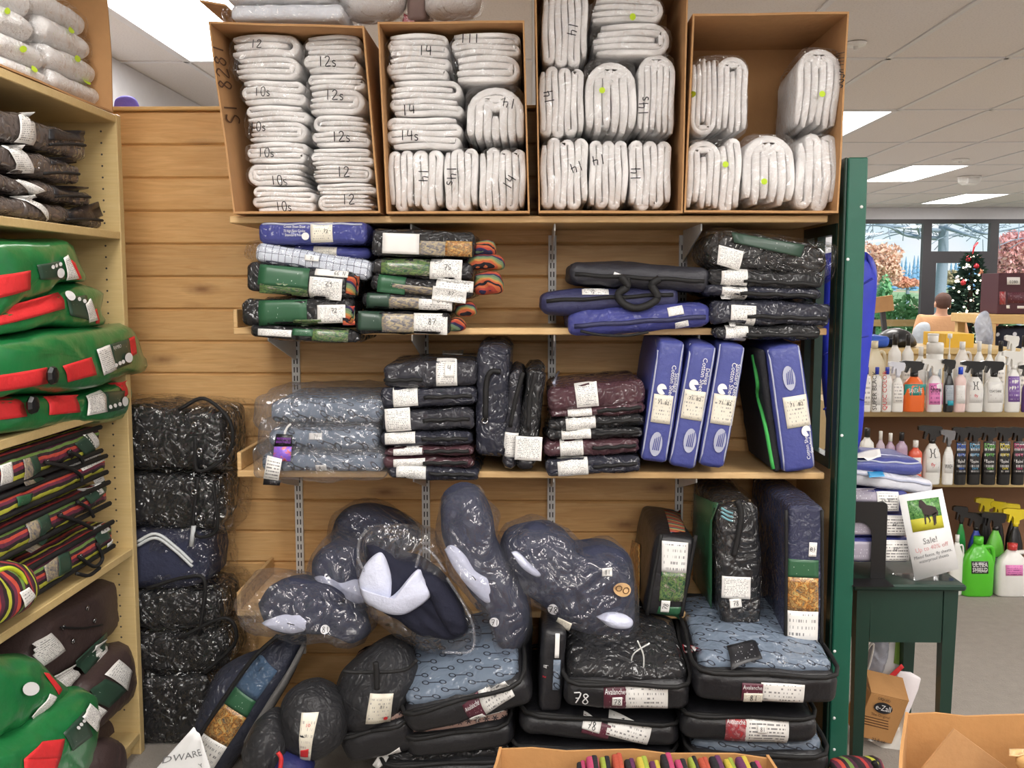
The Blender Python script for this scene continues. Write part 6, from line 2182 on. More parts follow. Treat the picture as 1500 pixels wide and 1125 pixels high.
sg = Thing('sign_holder', 'clear acrylic sign holder with a horse photo and sale notice', 'sign', Matrix.Translation(W(1360, 850, 2.735)))
sg.M.translation.z = TZ
sg.root.location.z = TZ
sg.I = sg.M.inverted()
Q = [c10(450, 402), c10(750, 356), c10(866, 905), c10(566, 990)]
MT['acrylic'] = film('clear acrylic', gloss=.06, scale=1, strength=0, rough=.03)
pts = [sg.local(q) for q in Q]
zmin = min(p_.z for p_ in pts)
sh = Vector((0, 0, max(0, .0 - zmin)))
b = MB()
hexa(b, [p_ + Vector((0, .0015, 0)) for p_ in pts], [p_ + Vector((0, .004, 0)) for p_ in pts])
sg.add('holder', b.v, b.f, MT['acrylic'], False)
base0, base1 = pts[3], pts[2]
b = MB()
f0 = [Vector((base0.x, 0, .003)), Vector((base1.x, 0, .003)), Vector((base1.x - .02, .07, .003)), Vector((base0.x - .05, .07, .003))]
hexa(b, f0, [v_ - Vector((0, 0, .003)) for v_ in f0])
sg.add('foot', b.v, b.f, MT['acrylic'], False)
sheet = sg.card(Q, MT['paper'], name='notice', off=.0, n=(3, 3), text=[
    ('Sale!', .50, .42, .072, MT['ink_grey'], dict(wide=.9)), ('Up to 40% off', .50, .335, .052, plain('pink print', (214, 160, 160), .7), dict(wide=.9)),
    ('Mixed fleece, fly sheets,', .50, .255, .038, MT['ink_grey'], dict(wide=.85)), ('waterproof sheets', .50, .20, .038, MT['ink_grey'], dict(wide=.85))])
sky_ = plain('photo leaves', (62, 128, 58), .5, 0, 60, .3)
PQ = [c10(508, 440), c10(725, 412), c10(762, 620), c10(548, 655)]
up = sg.card([PQ[0], PQ[1], PQ[2], PQ[3]], photo_mat('woodland photograph', [(.35, (40, 92, 44)), (.5, (84, 140, 70)), (.65, (120, 166, 96))], 14), name='photo', off=.0012, n=(3, 3), parent=sheet)
lo = [((1 - .40) * Vector(PQ[3]) + .40 * Vector(PQ[0])), ((1 - .40) * Vector(PQ[2]) + .40 * Vector(PQ[1]))]
sg.card([tuple(lo[0]), tuple(lo[1]), PQ[2], PQ[3]], plain('photo meadow', (206, 200, 58), .5, 0, 60, .2), name='photo_meadow', off=.0018, n=(3, 3), parent=sheet)
sg.card(PQ, None, draw=False, off=.002, n=(3, 3))
horse = plain('horse brown', (58, 46, 46), .6)


def flat(name, poly, mat, parent):
    vs = [sg.at(x, y, .0012) for x, y in poly]
    sg.add(name, vs, [tuple(range(len(vs)))], mat, False, parent)


flat('photo_horse', [(.36, .98), (.44, .99), (.50, .92), (.58, .80), (.72, .76), (.84, .70), (.90, .52), (.86, .40), (.80, .50), (.78, .46), (.70, .46), (.56, .44), (.48, .46), (.42, .56), (.40, .72), (.37, .72), (.33, .78)], horse, sheet)
for leg in ([(.44, .50), (.50, .50), (.46, .20), (.42, .20)], [(.52, .48), (.58, .48), (.62, .30), (.58, .22), (.56, .24), (.58, .31)], [(.70, .50), (.78, .50), (.74, .12), (.70, .12)], [(.78, .52), (.84, .54), (.80, .34), (.78, .16), (.75, .16), (.76, .34)]):
    flat('photo_horse', leg, horse, sheet)

# bright blue quilted pad hanging beyond the post
bl = plain('bright blue quilted nylon', (44, 58, 196), .5, .2, 30, .15)
p = Blob('quilted_pad', 'bright blue quilted pad hanging behind the green post', 'pad', [(1206, 372), (1240, 366), (1268, 368), (1284, 390), (1283, 440), (1276, 500), (1266, 580), (1262, 640), (1252, 664), (1225, 660), (1208, 600), (1200, 480)], bl, 2.99, .035, .035, wr=.003, freq=14, flat=2, power=3)
for k, y in enumerate((430, 500, 580)):
    p.cord([(1206, y + 20), (1240, y), (1278 - k * 6, y - 22 + k * 14)], .003, plain('blue seam' + str(k), (30, 40, 150), .6), 'quilt_seam', out=.004)
p.cord([(1270, 372), (1281, 420), (1272, 500), (1262, 600)], .004, bpy.data.materials['blue seam0'], 'edge_binding', out=-.005)
b = MB().tube([p.local((1240, 360), dist=0) + Vector((-.08, 0, .0)), p.local((1240, 360), dist=0), p.local((1242, 376), dist=0)], .004)
p.add('hanger', b.v, b.f, MT['metal'])

# below the stand


def c11(x, y):
    return 1220 + x / 3.689, 820 + y / 3.689


M, w, h = place((1262, 1018, 1320, 1088), 2.86, .10, 14, 'Y', 0, 10)
T = Thing('small_carton', 'small brown carton with black oval logo under the green stand', 'carton', M)
b = MB().box(-w / 2, -.05, 0, w / 2, .05, h, .001)
T.add('carton_body', b.v, b.f, MT['card2'], False)
T.skin(np.array(b.v), b.f)
T.dist = {'front': .05, 'top': h}
T.card([c11(180, 700), c11(385, 760), c11(320, 1010), c11(115, 965)], None, draw=False, n=(3, 3), text=[('LIQUID', .5, .91, .05, MT['ink'], dict(fit=.4)), ('The Original', .5, .58, .05, MT['ink_brown'], dict(fit=.6)), ('32 fl oz', .6, .08, .06, MT['ink'], dict(fit=.4))])
T.disc(c11(270, 798), 14, 8, MT['ink'], 'oval_logo', rot=14, text=[('e-Zall', .5, .5, .5, MT['ink_white'], dict(fit=.8))])
for k in range(4):
    T.card([c11(160, 838 + k * 14), c11(300, 872 + k * 14), c11(299, 876 + k * 14), c11(159, 842 + k * 14)], MT['ink_brown'], name='print_line', off=.0008, n=(2, 2))
b = MB()
b.add([(-w / 2, -.05, h + .001), (w / 2, -.05, h + .001), (w / 2, .03, h + .03), (-w / 2, .03, h + .03), (-w / 2, -.05, h + .004), (w / 2, -.05, h + .004), (w / 2, .03, h + .033), (-w / 2, .03, h + .033)],
      [(3, 2, 1, 0), (4, 5, 6, 7), (0, 1, 5, 4), (1, 2, 6, 5), (2, 3, 7, 6), (3, 0, 4, 7)])
T.add('lid_flap', b.v, b.f, MT['card2'], False)
p = Blob('crumpled_bag', 'crumpled white plastic bag on the floor under the stand', 'bag', [(1252, 1092), (1275, 1082), (1318, 1050), (1330, 1040), (1334, 1090), (1332, 1160), (1250, 1170)], wrapped('white plastic', (226, 224, 218), (206, 204, 198), .8, .6, 9, rough=.5), 2.93, .06, .1, wr=.012, freq=30)
p = Blob('clear_pouch', 'clear zip pouch of papers leaning under the stand', 'pouch', [(1262, 985), (1268, 955), (1282, 936), (1302, 934), (1300, 960), (1288, 990)], wrapped('grey papers in film', (170, 172, 182), (120, 122, 134), 1.0, .6, 10), 3.02, .025, .03, wr=.005, freq=40)
p.cord([(1266, 975), (1272, 950), (1280, 944), (1275, 970), (1270, 984)], .003, MT['white'], 'white_cord', out=.01)
p = Pack('leaflet', 'white and lime leaflet leaning under the stand', 'paper', (1296, 930, 1322, 1000), MT['paper'], 3.04, .008, roll=22, r=.002, wr=.0)
p.card([(1312, 930), (1332, 934), (1322, 975), (1308, 970)], plain('lime print', (150, 196, 90), .6), name='lime_panel')
p = Pack('zip_pouch', 'white plastic pouch with a red zip strip under the stand', 'pouch', (1302, 986, 1338, 1062), wrapped('white pouch', (238, 234, 236), (226, 214, 218), .6, .3, 6, rough=.5), 2.99, .012, roll=18, r=.004, wr=.002)
p.card([(1300, 990), (1320, 972), (1324, 977), (1305, 996)], MT['red_cloth'], name='red_zip')

# ================================================================ cartons in the foreground
def open_box(label, pts, z0, t=.006, mat=None, cat='carton', name='cardboard_carton'):
    """Open-topped carton from its four rim corners."""
    mat = mat or MT['card2']
    c = sum(pts, Vector()) / 4
    T = Thing(name, label, cat, Matrix.Translation(Vector((c.x, c.y, z0))))
    q = [p_ - Vector((c.x, c.y, z0)) for p_ in pts]
    ctr = sum(q, Vector()) / 4
    for i in range(4):
        a, b_ = q[i], q[(i + 1) % 4]
        nrm = (b_ - a).cross(Vector((0, 0, 1))).normalized()
        if nrm.dot(ctr - a) < 0:
            nrm = -nrm
        mb = MB()
        segs = 8
        top = [a.lerp(b_, k / segs) + Vector((0, 0, .004 * sin(k * 2.1 + i))) + nrm * (-.010 * sin(pi * k / segs)) for k in range(segs + 1)]
        for k in range(segs):
            u, v_ = top[k], top[k + 1]
            hexa(mb, [u, v_, Vector((v_.x, v_.y, 0)), Vector((u.x, u.y, 0))], [p_ + nrm * t for p_ in (u, v_, Vector((v_.x, v_.y, 0)), Vector((u.x, u.y, 0)))])
        T.add('side_panel', mb.v, mb.f, mat, False)
    mb = MB()
    f = [Vector((p_.x, p_.y, 0)) for p_ in q]
    hexa(mb, f, [p_ + Vector((0, 0, t)) for p_ in f])
    T.add('bottom_panel', mb.v, mb.f, mat, False)
    return T


zr = .50
rim = [W(738, 1104, 2.02), W(1126, 1112, 2.02), W(1126, 1112, 2.02), W(738, 1104, 2.02)]
zr = rim[0].z
rim = [Vector((rim[0].x - .01, 2.02, zr + .012)), Vector((rim[1].x, 2.02, zr)), Vector((rim[1].x + .02, 1.62, zr - .01)), Vector((rim[0].x - .03, 1.62, zr))]
open_box('open cardboard carton of striped goods in front of the floor heap', rim, 0)
xs0, xs1 = rim[0].x, rim[1].x
GS2 = 'striped folded halters in the front carton'
NTH = 'first second third fourth fifth sixth seventh eighth ninth tenth eleventh twelfth thirteenth fourteenth fifteenth sixteenth seventeenth eighteenth'.split()
k = 0
x = W(852, 1112, 1.95).x
while x < xs1 - .04:
    wdt = random.uniform(.018, .026)
    tone = [(30, 28, 32), (176, 62, 100), (150, 164, 60), (176, 76, 54), (30, 28, 32), (190, 170, 60), (96, 44, 84)]
    T = Thing('folded_strap_bundle', ('dark', 'pink', 'lime', 'orange', 'black', 'yellow', 'plum')[k % 7] + f' folded strap standing in the front carton, {NTH[k]} from the stuff sacks', 'strap', Matrix.Translation(Vector((x, 1.94 + random.uniform(-.01, .01), .012))), GS2)
    hgt = W(900, 1119, 1.95).z + random.uniform(-.006, .006) - .012
    P, f = soft_box(wdt, .09, hgt, .006, .001, .002, k, .05)
    nm = 'strap tone %d' % (k % 7)
    T.add('webbing', P, f, bpy.data.materials.get(nm) or plain(nm, tone[k % 7], .8, .2, 120))
    P, f = soft_box(wdt * .5, .092, hgt * 1.004, .004, .0, .001, k, .05)
    P[:, 0] += wdt * .2
    nm = 'strap edge %d' % ((k * 3 + 1) % 7)
    T.add('edge_stripe', P, f, bpy.data.materials.get(nm) or plain(nm, tone[(k * 3 + 1) % 7], .8, .2, 120))
    x += wdt + .003
    k += 1

# large carton at the lower right, with its flaps
rb = W(1326, 1045, 1.95)
R4 = [Vector((rb.x, 1.95, rb.z)), Vector((rb.x + .50, 1.95, rb.z - .012)), Vector((rb.x + .50, 1.45, rb.z)), Vector((W(1332, 1045, 1.45).x, 1.45, rb.z))]
T = open_box('large open carton with folded flaps in the lower right, beside the green stand', R4, 0)
dd = T.M.translation.y - 1.84
l = [T.local(q, dist=dd) for q in ((1398, 1068), (1482, 1130), (1400, 1190), (1340, 1140))]
b = MB()
hexa(b, l, [v_ + Vector((0, .005, 0)) for v_ in l])
T.add('corner_flap', b.v, b.f, MT['card'], False)
z_ = W(1490, 1100, 1.80).z
p = Thing('parcel', 'tan padded envelope lying in the large carton', 'parcel', Matrix.Translation(Vector((rb.x + .30, 1.74, z_ - .03))) @ Matrix.Rotation(radians(18), 4, 'Z'))
P, f = soft_box(.26, .2, .03, .012, .002, .005, 3, .03)
p.add('envelope', P, f, plain('manila', (214, 170, 108), .8, .1, 60))
p.skin(P, f)
p.dist = {'top': .03}
p.card((1478, 1096, 1500, 1106), MT['tag_tan'], side='top')

p = Blob('striped_bundle', 'striped folded bundle on the floor at the foot of the post', 'bundle', [(1216, 1118), (1240, 1112), (1275, 1112), (1292, 1114), (1292, 1150), (1216, 1150)], MT['rainbow_v'], 2.52, .04, .06, wr=.003)
p.cord([(1280, 1116), (1284, 1125), (1282, 1140)], .008, MT['black_cord'], 'black_end', out=.02)


# ================================================================ bottle shelves behind
BY = 4.42
Z1, Z2 = W(1380, 597.5, BY).z, W(1440, 700.5, BY).z
bu = tag(empty('bottle_shelving', (2.1, BY + .24, 0)), 'beige wooden shelving full of spray bottles beyond the green stand', 'shelving')
bx0, bx1 = W(1258, 600, BY).x - .06 - 2.1, .75
for z, dep in ((Z1, .55), (Z2, .42)):
    MB().box(bx0, -.24, z - .042, bx1, -.24 + dep, z, .003).build('shelf', MT['laminate'], bu)
MB().box(bx0, .19, .0, bx1, .205, Z1 - .043).build('back_panel', plain('shaded back board', (150, 112, 84), .7), bu)  # brown tone paints in the shade below the shelf
MB().box(bx0 - .02, -.24, 0, bx0 - .001, .31, Z1 - .0, .002).build('side_panel', MT['laminate'], bu)
MB().box(bx1 + .001, -.24, 0, bx1 + .02, .31, Z1, .002).build('side_panel', MT['laminate'], bu)

BM = {}


def bmat(c, rough=.3):
    if c not in BM:
        BM[c] = plain('bottle %d %d %d' % c, c, rough, 0, 60, 0, Coat_Weight=.3)
    return BM[c]


HEAD = [(-.012, 0), (.012, 0), (.012, .012), (.030, .018), (.036, .040), (.030, .048), (-.040, .052), (-.056, .048), (-.056, .036), (-.030, .031), (-.036, .006), (-.030, .004), (-.018, .027), (-.012, .020)]
WHITE, BLACK, BLUE, GREY = (236, 236, 232), (24, 24, 26), (40, 60, 180), (120, 120, 124)


def bottle(label, x0, x1, y0, y1, Y, kind='lotion', body=WHITE, cap=BLACK, card=None, text=(), z=None, grp='bottles on the bottle shelves', cq=(.12, .10, .88, .55), flip=1):
    a, b_ = W(x0, y1, Y), W(x1, y1, Y)
    zb = a.z if z is None else z
    top = W((x0 + x1) / 2, y0, Y).z
    w, h = b_.x - a.x, top - zb
    nm = {'lotion': 'lotion_bottle', 'spray': 'spray_bottle', 'jug': 'jug', 'tub': 'tub', 'pump': 'pump_bottle'}[kind]
    T = Thing(nm, label, 'bottle' if kind != 'tub' else 'tub', Matrix.Translation(Vector(((a.x + b_.x) / 2, Y + w * .35, zb))), grp)
    r = w / 2
    sy = .62
    m = MB()
    if kind == 'lotion':
        hb = h * .84
        m.lathe([(r * .92, 0), (r, .008), (r, hb * .80), (r * .92, hb * .88), (r * .5, hb * .95), (r * .36, hb)], 18, .35, 1, sy)
        T.add('cap', *lathe_vf([(r * .40, hb), (r * .40, h * .99), (r * .34, h)], 14), bmat(cap))
    elif kind == 'tub':
        m.lathe([(r * .86, 0), (r * .9, .006), (r * .97, h * .84)], 20)
        T.add('lid', *lathe_vf([(r, h * .82), (r, h * .97), (r * .9, h)], 20), bmat(cap))
        hb, sy = h * .84, 1
    elif kind == 'pump':
        hb = h * .62
        m.lathe([(r * .92, 0), (r, .006), (r, hb * .82), (r * .5, hb * .95), (r * .3, hb)], 16, .2, 1, .8)
        T.add('pump', *lathe_vf([(r * .3, hb), (r * .3, hb + h * .08), (r * .12, hb + h * .1), (r * .12, h * .93), (r * .5, h * .94), (r * .5, h)], 12), bmat(cap))
    elif kind == 'spray':
        k = min(1.0, h / .24, )
        hh = .052 * max(.8, min(1.4, h / .2))
        hb = h - hh
        m.lathe([(r * .90, 0), (r * .98, .006), (r, hb * .55), (r * .92, hb * .70), (r * .62, hb * .85), (r * .34, hb * .93), (r * .28, hb)], 18, .35, 1, sy)
        s_ = hh / .052
        s_x = min(s_, r / .034)
        b2 = MB().prism([(x * s_x * flip, hb + z_ * s_) for x, z_ in HEAD][::flip], -.009, .009)
        T.add('trigger_head', b2.v, b2.f, bmat(cap), False)
        T.add('collar', *lathe_vf([(r * .34, hb - .012), (r * .34, hb + .006)], 12), bmat(cap))
    else:
        hb = h * .88
        m.lathe([(r * .9, 0), (r, .008), (r, hb * .62), (r * .86, hb * .78), (r * .45, hb * .93), (r * .30, hb)], 18, .6, 1, .5)
        T.add('cap', *lathe_vf([(r * .30, hb), (r * .30, h)], 12), bmat(cap))
        hd = MB().tube(curve_pts([(r * .30, 0, hb * .93), (r * .82, 0, hb * .93), (r * .98, 0, hb * .74), (r * .86, 0, hb * .42)], 5), r * .14, 8)
        T.add('handle', hd.v, hd.f, bmat(body))
        sy = .5
    T.add('bottle_body' if kind != 'tub' else 'tub_body', m.v, m.f, bmat(body))
    T.skin(np.array(m.v), m.f)
    T.dist = {'front': r * sy}
    if card:
        q = (x0 + (x1 - x0) * cq[0], y0 + (y1 - y0) * (1 - cq[3]), x0 + (x1 - x0) * cq[2], y0 + (y1 - y0) * (1 - cq[1]))
        T.card(q, card, off=.0015, n=(5, 4), text=text)
    return T


def lathe_vf(prof, n):
    b = MB().lathe(prof, n)
    return b.v, b.f


MT['lab_bw'] = print_mat('black and white bottle label', rows=6, dens=.5, ink=(40, 40, 60))
MT['lab_black'] = print_mat('black bottle label', paper=(30, 30, 34), ink=(230, 230, 230), rows=6, dens=.5)
MT['lab_pink'] = print_mat('pink bottle label', paper=(226, 130, 190), ink=(120, 40, 110), rows=5, dens=.5)
MT['lab_teal'] = plain('teal label', (40, 148, 140), .4)
MT['lab_violet'] = print_mat('violet bottle label', paper=(120, 86, 160), ink=(230, 220, 240), rows=6, dens=.45)
MT['lab_grey'] = print_mat('silver bottle label', paper=(160, 170, 180), ink=(60, 70, 90), rows=8, dens=.4)
MT['lab_white'] = print_mat('pale bottle label', paper=(226, 226, 224), ink=(150, 130, 140), rows=7, dens=.35)
R1 = BY - .16
a_ = 597
D = bottle
T = D('first white bottle with blue cap and horse head label, top bottle shelf', 1262, 1277, 538, a_, R1, 'lotion', WHITE, BLUE, MT['lab_bw'], z=Z1, cq=(.1, .06, .9, .78))
T = D('second white bottle with blue cap lettered super black, top bottle shelf', 1277.5, 1292, 538, a_, R1, 'lotion', WHITE, BLUE, MT['lab_white'], [('SUPER BLACK', .2, .5, .14, MT['ink'], dict(rot=90, wide=1.1))], z=Z1, cq=(.1, .06, .9, .78))
T = D('third white bottle with blue cap and red lettering, top bottle shelf', 1292.5, 1307, 538, a_, R1, 'lotion', WHITE, BLUE, MT['lab_white'], [('QUIC COLOR', .2, .5, .14, MT['ink_red'], dict(rot=90, wide=1.1))], z=Z1, cq=(.1, .06, .9, .78))
T = D('white spray bottle with blue collar beside the orange bottle', 1307, 1325, 530, a_, R1, 'spray', WHITE, (220, 224, 236), MT['lab_bw'], z=Z1)
T = D('orange bottle with teal band and black trigger, top bottle shelf', 1325, 1358, 529, a_, R1, 'spray', (240, 110, 40), BLACK, MT['lab_teal'], [('SANTA FE', .5, .4, .42, MT['ink_white'], dict(fit=.62))], z=Z1, cq=(.02, .26, .98, .50))
T = D('clear white spray bottle with bright pink label, top bottle shelf', 1359, 1383, 526, a_, R1, 'spray', (232, 228, 230), WHITE, MT['lab_pink'], [('Show', .5, .7, .3, MT['ink'], dict(fit=.8))], z=Z1, cq=(.1, .06, .95, .5))
T = D('tall black spray bottle with silver label and teal square', 1383.5, 1398, 526, a_, R1, 'spray', BLACK, BLACK, MT['lab_grey'], z=Z1, cq=(.14, .08, .95, .46))
T.card((1388, 587, 1397, 594), plain('teal square', (40, 160, 180), .4), off=.003, n=(3, 3))
T = D('pale pink clear bottle with bright blue cap, top bottle shelf', 1399, 1416, 538, a_, R1, 'lotion', (236, 208, 204), (30, 80, 220), MT['lab_white'], z=Z1)
T = D('broad white spray bottle with two horses and black trigger, top shelf', 1417, 1443, 529, a_, R1, 'spray', WHITE, BLACK, MT['lab_white'], [('}{', .5, .84, .3, MT['ink']), ('fly', .5, .34, .14, MT['ink_red'])], z=Z1)
T = D('broad white spray bottle with framed grey label, black trigger', 1444, 1473, 529, a_, R1, 'spray', WHITE, BLACK, MT['lab_white'], [('COAT SHINE', .5, .55, .12, MT['ink'], dict(fit=.8))], z=Z1)
T = D('white spray bottle with purple lower label, top bottle shelf', 1475, 1497, 514, a_, R1, 'spray', WHITE, WHITE, MT['lab_violet'], z=Z1)
T = D('dark purple bottle at the picture edge, top bottle shelf', 1499, 1518, 535, a_, R1, 'spray', (84, 50, 120), BLACK, None, z=Z1)
R2 = BY + .12
for lab, x0, x1, y0, kind, body, cap, card in (
        ('cream jug in the rear row behind the blue capped bottles', 1266, 1299, 500, 'jug', (226, 216, 186), (226, 216, 186), None),
        ('white bottle with tall black cap, first of the rear row', 1301, 1320, 489, 'lotion', WHITE, BLACK, 'lab_bw'),
        ('white bottle with tall black cap, second of the rear row', 1321, 1338, 490, 'lotion', WHITE, BLACK, 'lab_bw'),
        ('short white bottle in the rear row beside the tub', 1340, 1357, 508, 'lotion', WHITE, WHITE, 'lab_white'),
        ('white tub with grey label in the rear row', 1358, 1382, 502, 'tub', WHITE, WHITE, 'lab_grey'),
        ('white pump bottle in the rear row beside the tub', 1383, 1396, 489, 'pump', WHITE, WHITE, 'lab_grey'),
        ('wide clear jug in the rear row beside the pump bottle', 1397, 1424, 501, 'jug', (228, 222, 214), WHITE, 'lab_white'),
        ('white bottle with dark label in the rear row', 1426, 1441, 500, 'lotion', WHITE, WHITE, 'lab_black'),
        ('plain short white bottle in the rear row', 1442, 1455, 505, 'lotion', WHITE, WHITE, 'lab_white'),
        ('white bottle with black cap near the yellow shelf post', 1457, 1473, 500, 'lotion', WHITE, BLACK, 'lab_bw'),
        ('white spray bottle tallest of the rear row', 1475, 1490, 491, 'spray', WHITE, WHITE, 'lab_white'),
        ('white bottle with black cap last of the rear row', 1491, 1507, 492, 'lotion', WHITE, BLACK, 'lab_bw')):
    D(lab, x0, x1, y0, 584, R2, kind, body, cap, MT[card] if card else None, z=Z1)
# on the tub: two cups
T = D('white cup standing on the lid of the white tub', 1361, 1377, 489, 501.6, R2 - .0, 'tub', WHITE, WHITE, None, grp=None)
# second tier
R3 = BY - .16
b_ = 700
for lab, x0, x1, y0, kind, body, cap, card, txt in (
        ('white bottle with black cap and horse mark, lower bottle shelf', 1260, 1281, 628, 'lotion', WHITE, BLACK, 'lab_white', [('}{', .5, .5, .4, MT['ink'])]),
        ('violet tinted bottle with white cap, lower bottle shelf', 1283, 1296, 632, 'lotion', (190, 172, 188), WHITE, None, ()),
        ('second violet tinted bottle with white cap, lower shelf', 1297, 1311, 635, 'lotion', (176, 150, 176), WHITE, None, ()),
        ('violet tinted bottle with black cap, lower bottle shelf', 1312, 1330, 634, 'lotion', (176, 150, 176), BLACK, None, ()),
        ('red and white bottle beside the white spray, lower shelf', 1332, 1352, 646, 'lotion', (226, 96, 70), WHITE, 'lab_white', ()),
        ('white spray bottle with two horse heads, lower bottle shelf', 1354, 1380, 624, 'spray', WHITE, BLACK, 'lab_white', [('}{', .5, .84, .3, MT['ink']), ('fly', .5, .34, .14, MT['ink_red'])]),
        ('narrow white bottle lettered wash, grey trigger', 1382, 1398, 630, 'spray', WHITE, GREY, 'lab_white', [('WASH', .5, .3, .2, MT['ink'], dict(fit=.9))])):
    D(lab, x0, x1, y0, b_, R3, kind, body, cap, MT[card] if card else None, txt, z=Z2)
for k, (col, x0, x1, nm) in enumerate((((50, 110, 220), 1400, 1417, 'royal blue'), ((90, 170, 214), 1419, 1438, 'sky blue'), ((120, 200, 90), 1440, 1461, 'lime'), ((226, 210, 50), 1463, 1482, 'yellow'), ((206, 60, 120), 1484, 1503, 'pink'))):
    im = plain('print ' + nm, col, .5)
    D(f'black spray bottle printed in {nm}, lower bottle shelf', x0, x1, 626, b_, R3, 'spray', BLACK, BLACK, MT['lab_black'],
      [('EQyss', .5, .86, .16, im, dict(fit=.85)), ('spray', .5, .62, .10, im, dict(fit=.7)), ('Equine', .5, .40, .08, MT['ink_white'], dict(fit=.6)), ('care', .5, .2, .08, im, dict(fit=.5))], z=Z2, cq=(.06, .06, .94, .72), grp='black spray bottles on the lower shelf')
# floor tier
R4_ = BY - .02
GREEN = (72, 186, 52)
for lab, x0, x1, y0, Y, kind, body, cap, card, txt in (
        ('green spray bottle with black trigger, floor row', 1398, 1414, 742, R4_ + .08, 'spray', (40, 150, 70), BLACK, None, ()),
        ('blue spray bottle with black trigger, floor row', 1418, 1441, 752, R4_ + .08, 'spray', (44, 70, 170), BLACK, None, ()),
        ('lime spray bottle with black label, floor row', 1445, 1472, 752, R4_ + .05, 'spray', (110, 200, 70), BLACK, 'lab_black', [('ULTRA', .5, .7, .3, MT['ink_white'], dict(fit=.9)), ('SHIELD', .5, .35, .3, MT['ink_white'], dict(fit=.9))]),
        ('black spray bottle with yellow trigger and blue label, floor row', 1475, 1499, 746, R4_ + .05, 'spray', BLACK, (236, 214, 40), 'lab_grey', ()),
        ('black bottle with yellow trigger, rear of floor row', 1432, 1452, 730, R4_ + .17, 'spray', BLACK, (226, 206, 50), None, ()),
        ('second black bottle with yellow trigger, rear of floor row', 1453, 1470, 735, R4_ + .17, 'spray', BLACK, (232, 210, 40), None, ()),
        ('third black bottle with yellow trigger, rear of floor row', 1472, 1490, 738, R4_ + .17, 'spray', BLACK, (236, 214, 40), None, ()),
        ('white jug half hidden by the sale notice, floor row', 1392, 1412, 785, R4_ - .02, 'jug', WHITE, WHITE, None, ()),
        ('bright green jug with black shield label on the floor', 1414, 1461, 790, R4_ - .05, 'jug', (86, 196, 44), (86, 196, 44), 'lab_black', [('ULTRA', .5, .7, .34, MT['ink_white'], dict(fit=.9)), ('SHIELD', .5, .3, .34, MT['ink_white'], dict(fit=.9))]),
        ('white jug with red cap and pink label on the floor', 1464, 1512, 800, R4_ - .05, 'jug', WHITE, (206, 60, 60), 'lab_pink', ())):
    D(lab, x0, x1, y0, 862, Y, kind, body, cap, MT[card] if card else None, txt, z=0.0, grp='bottles in the floor row', cq=(.2, .3, .72, .55) if kind == 'jug' else (.15, .15, .85, .42))

# things on a back counter: blue tote, dark saddle, yellow box
cn = tag(empty('back_counter', (W(1345, 505, 5.4).x, 5.4, 0)), 'low counter behind the bottle shelves', 'counter')
cz = W(1345, 510, 5.2).z
MB().box(-.55, -.25, cz - .03, .45, .25, cz, .004).build('counter_top', MT['laminate'], cn)
MB().box(-.53, -.22, 0, .43, .22, cz - .031).build('counter_body', MT['laminate'], cn)


def simple_box(name, label, cat, q, Y, dp, mat, cards=(), roll=0):
    M, w, h = place(q, Y, dp, roll)
    T = Thing(name, label, cat, M)
    b = MB().box(-w / 2, -dp / 2, 0, w / 2, dp / 2, h, .003)
    T.add('box_body', b.v, b.f, mat, False)
    T.skin(np.array(b.v), b.f)
    T.dist = {'front': dp / 2, 'top': h}
    for cq, m, txt in cards:
        T.card(cq, m, off=.0015, n=(3, 3), text=txt)
    return T


simple_box('yellow_box', 'flat yellow carton on the counter behind the bottles', 'box', (1385, 489, 1427, 510), 5.25, .3, plain('yellow card', (232, 186, 60), .7))
p = Pack('blue_tote', 'bright blue cloth tote on the counter behind the bottles', 'bag', (1268, 492, 1304, 510), bmat((40, 90, 200), .7), 5.2, .2, r=.02, wr=.006)
p = Blob('dark_saddle', 'dark curved saddle on the counter behind the bottles', 'saddle', [(1286, 508), (1290, 490), (1310, 480), (1330, 486), (1338, 508)], bmat((26, 28, 32), .5), 5.35, .12, .12, wr=.005)
# yellow wooden gondola with the maroon box
gy = 6.4
gx0 = W(1441, 470, gy).x
go = tag(empty('display_stand', (gx0 + .4, gy + .25, 0)), 'golden wooden display stand carrying a maroon box, by the windows', 'display stand')
gz = W(1470, 461, gy).z
MB().box(-.4, -.25, gz - .06, .5, .25, gz, .004).build('top_board', MT['cap_pine'], go)
MB().box(-.37, -.25, 0, -.32, -.20, gz - .061).build('post', MT['cap_pine'], go)
MB().box(-.37, .20, 0, -.32, .25, gz - .061).build('post', MT['cap_pine'], go)
MB().box(.44, -.25, 0, .49, -.20, gz - .061).build('post', MT['cap_pine'], go)
MB().box(.44, .20, 0, .49, .25, gz - .061).build('post', MT['cap_pine'], go)
simple_box('maroon_box', 'dark maroon product box with a white label on the golden stand', 'box', (1462, 400, 1530, 460), gy + .08, .25, plain('maroon card', (74, 30, 42), .6), (
    ((1475, 406, 1494, 417), MT['blank'], [('0280', .5, .35, .4, MT['ink'], dict(fit=.8))]), ((1464, 427, 1473, 446), MT['photo_red'], []), ((1476, 428, 1512, 444), MT['tag_maroon'], []), ((1474, 447, 1479, 452), MT['blank'], []), ((1490, 448, 1500, 452), MT['blank'], [])))
MT['dotted'] = photo_mat('dark spotted cloth', [(.3, (24, 28, 44)), (.62, (30, 36, 56)), (.68, (200, 204, 214))], 30)
M_ = Mat('dark spotted cloth 2')
vv_ = M_.n('TexVoronoi')
M_.l(M_.obj(), vv_.inputs['Vector'])
vv_.inputs['Scale'].default_value = 18
M_.base(M_.ramp(vv_.outputs['Distance'], [(0, lin((220, 222, 230))), (.22, lin((210, 212, 220))), (.27, lin((28, 32, 50)))]), .8)
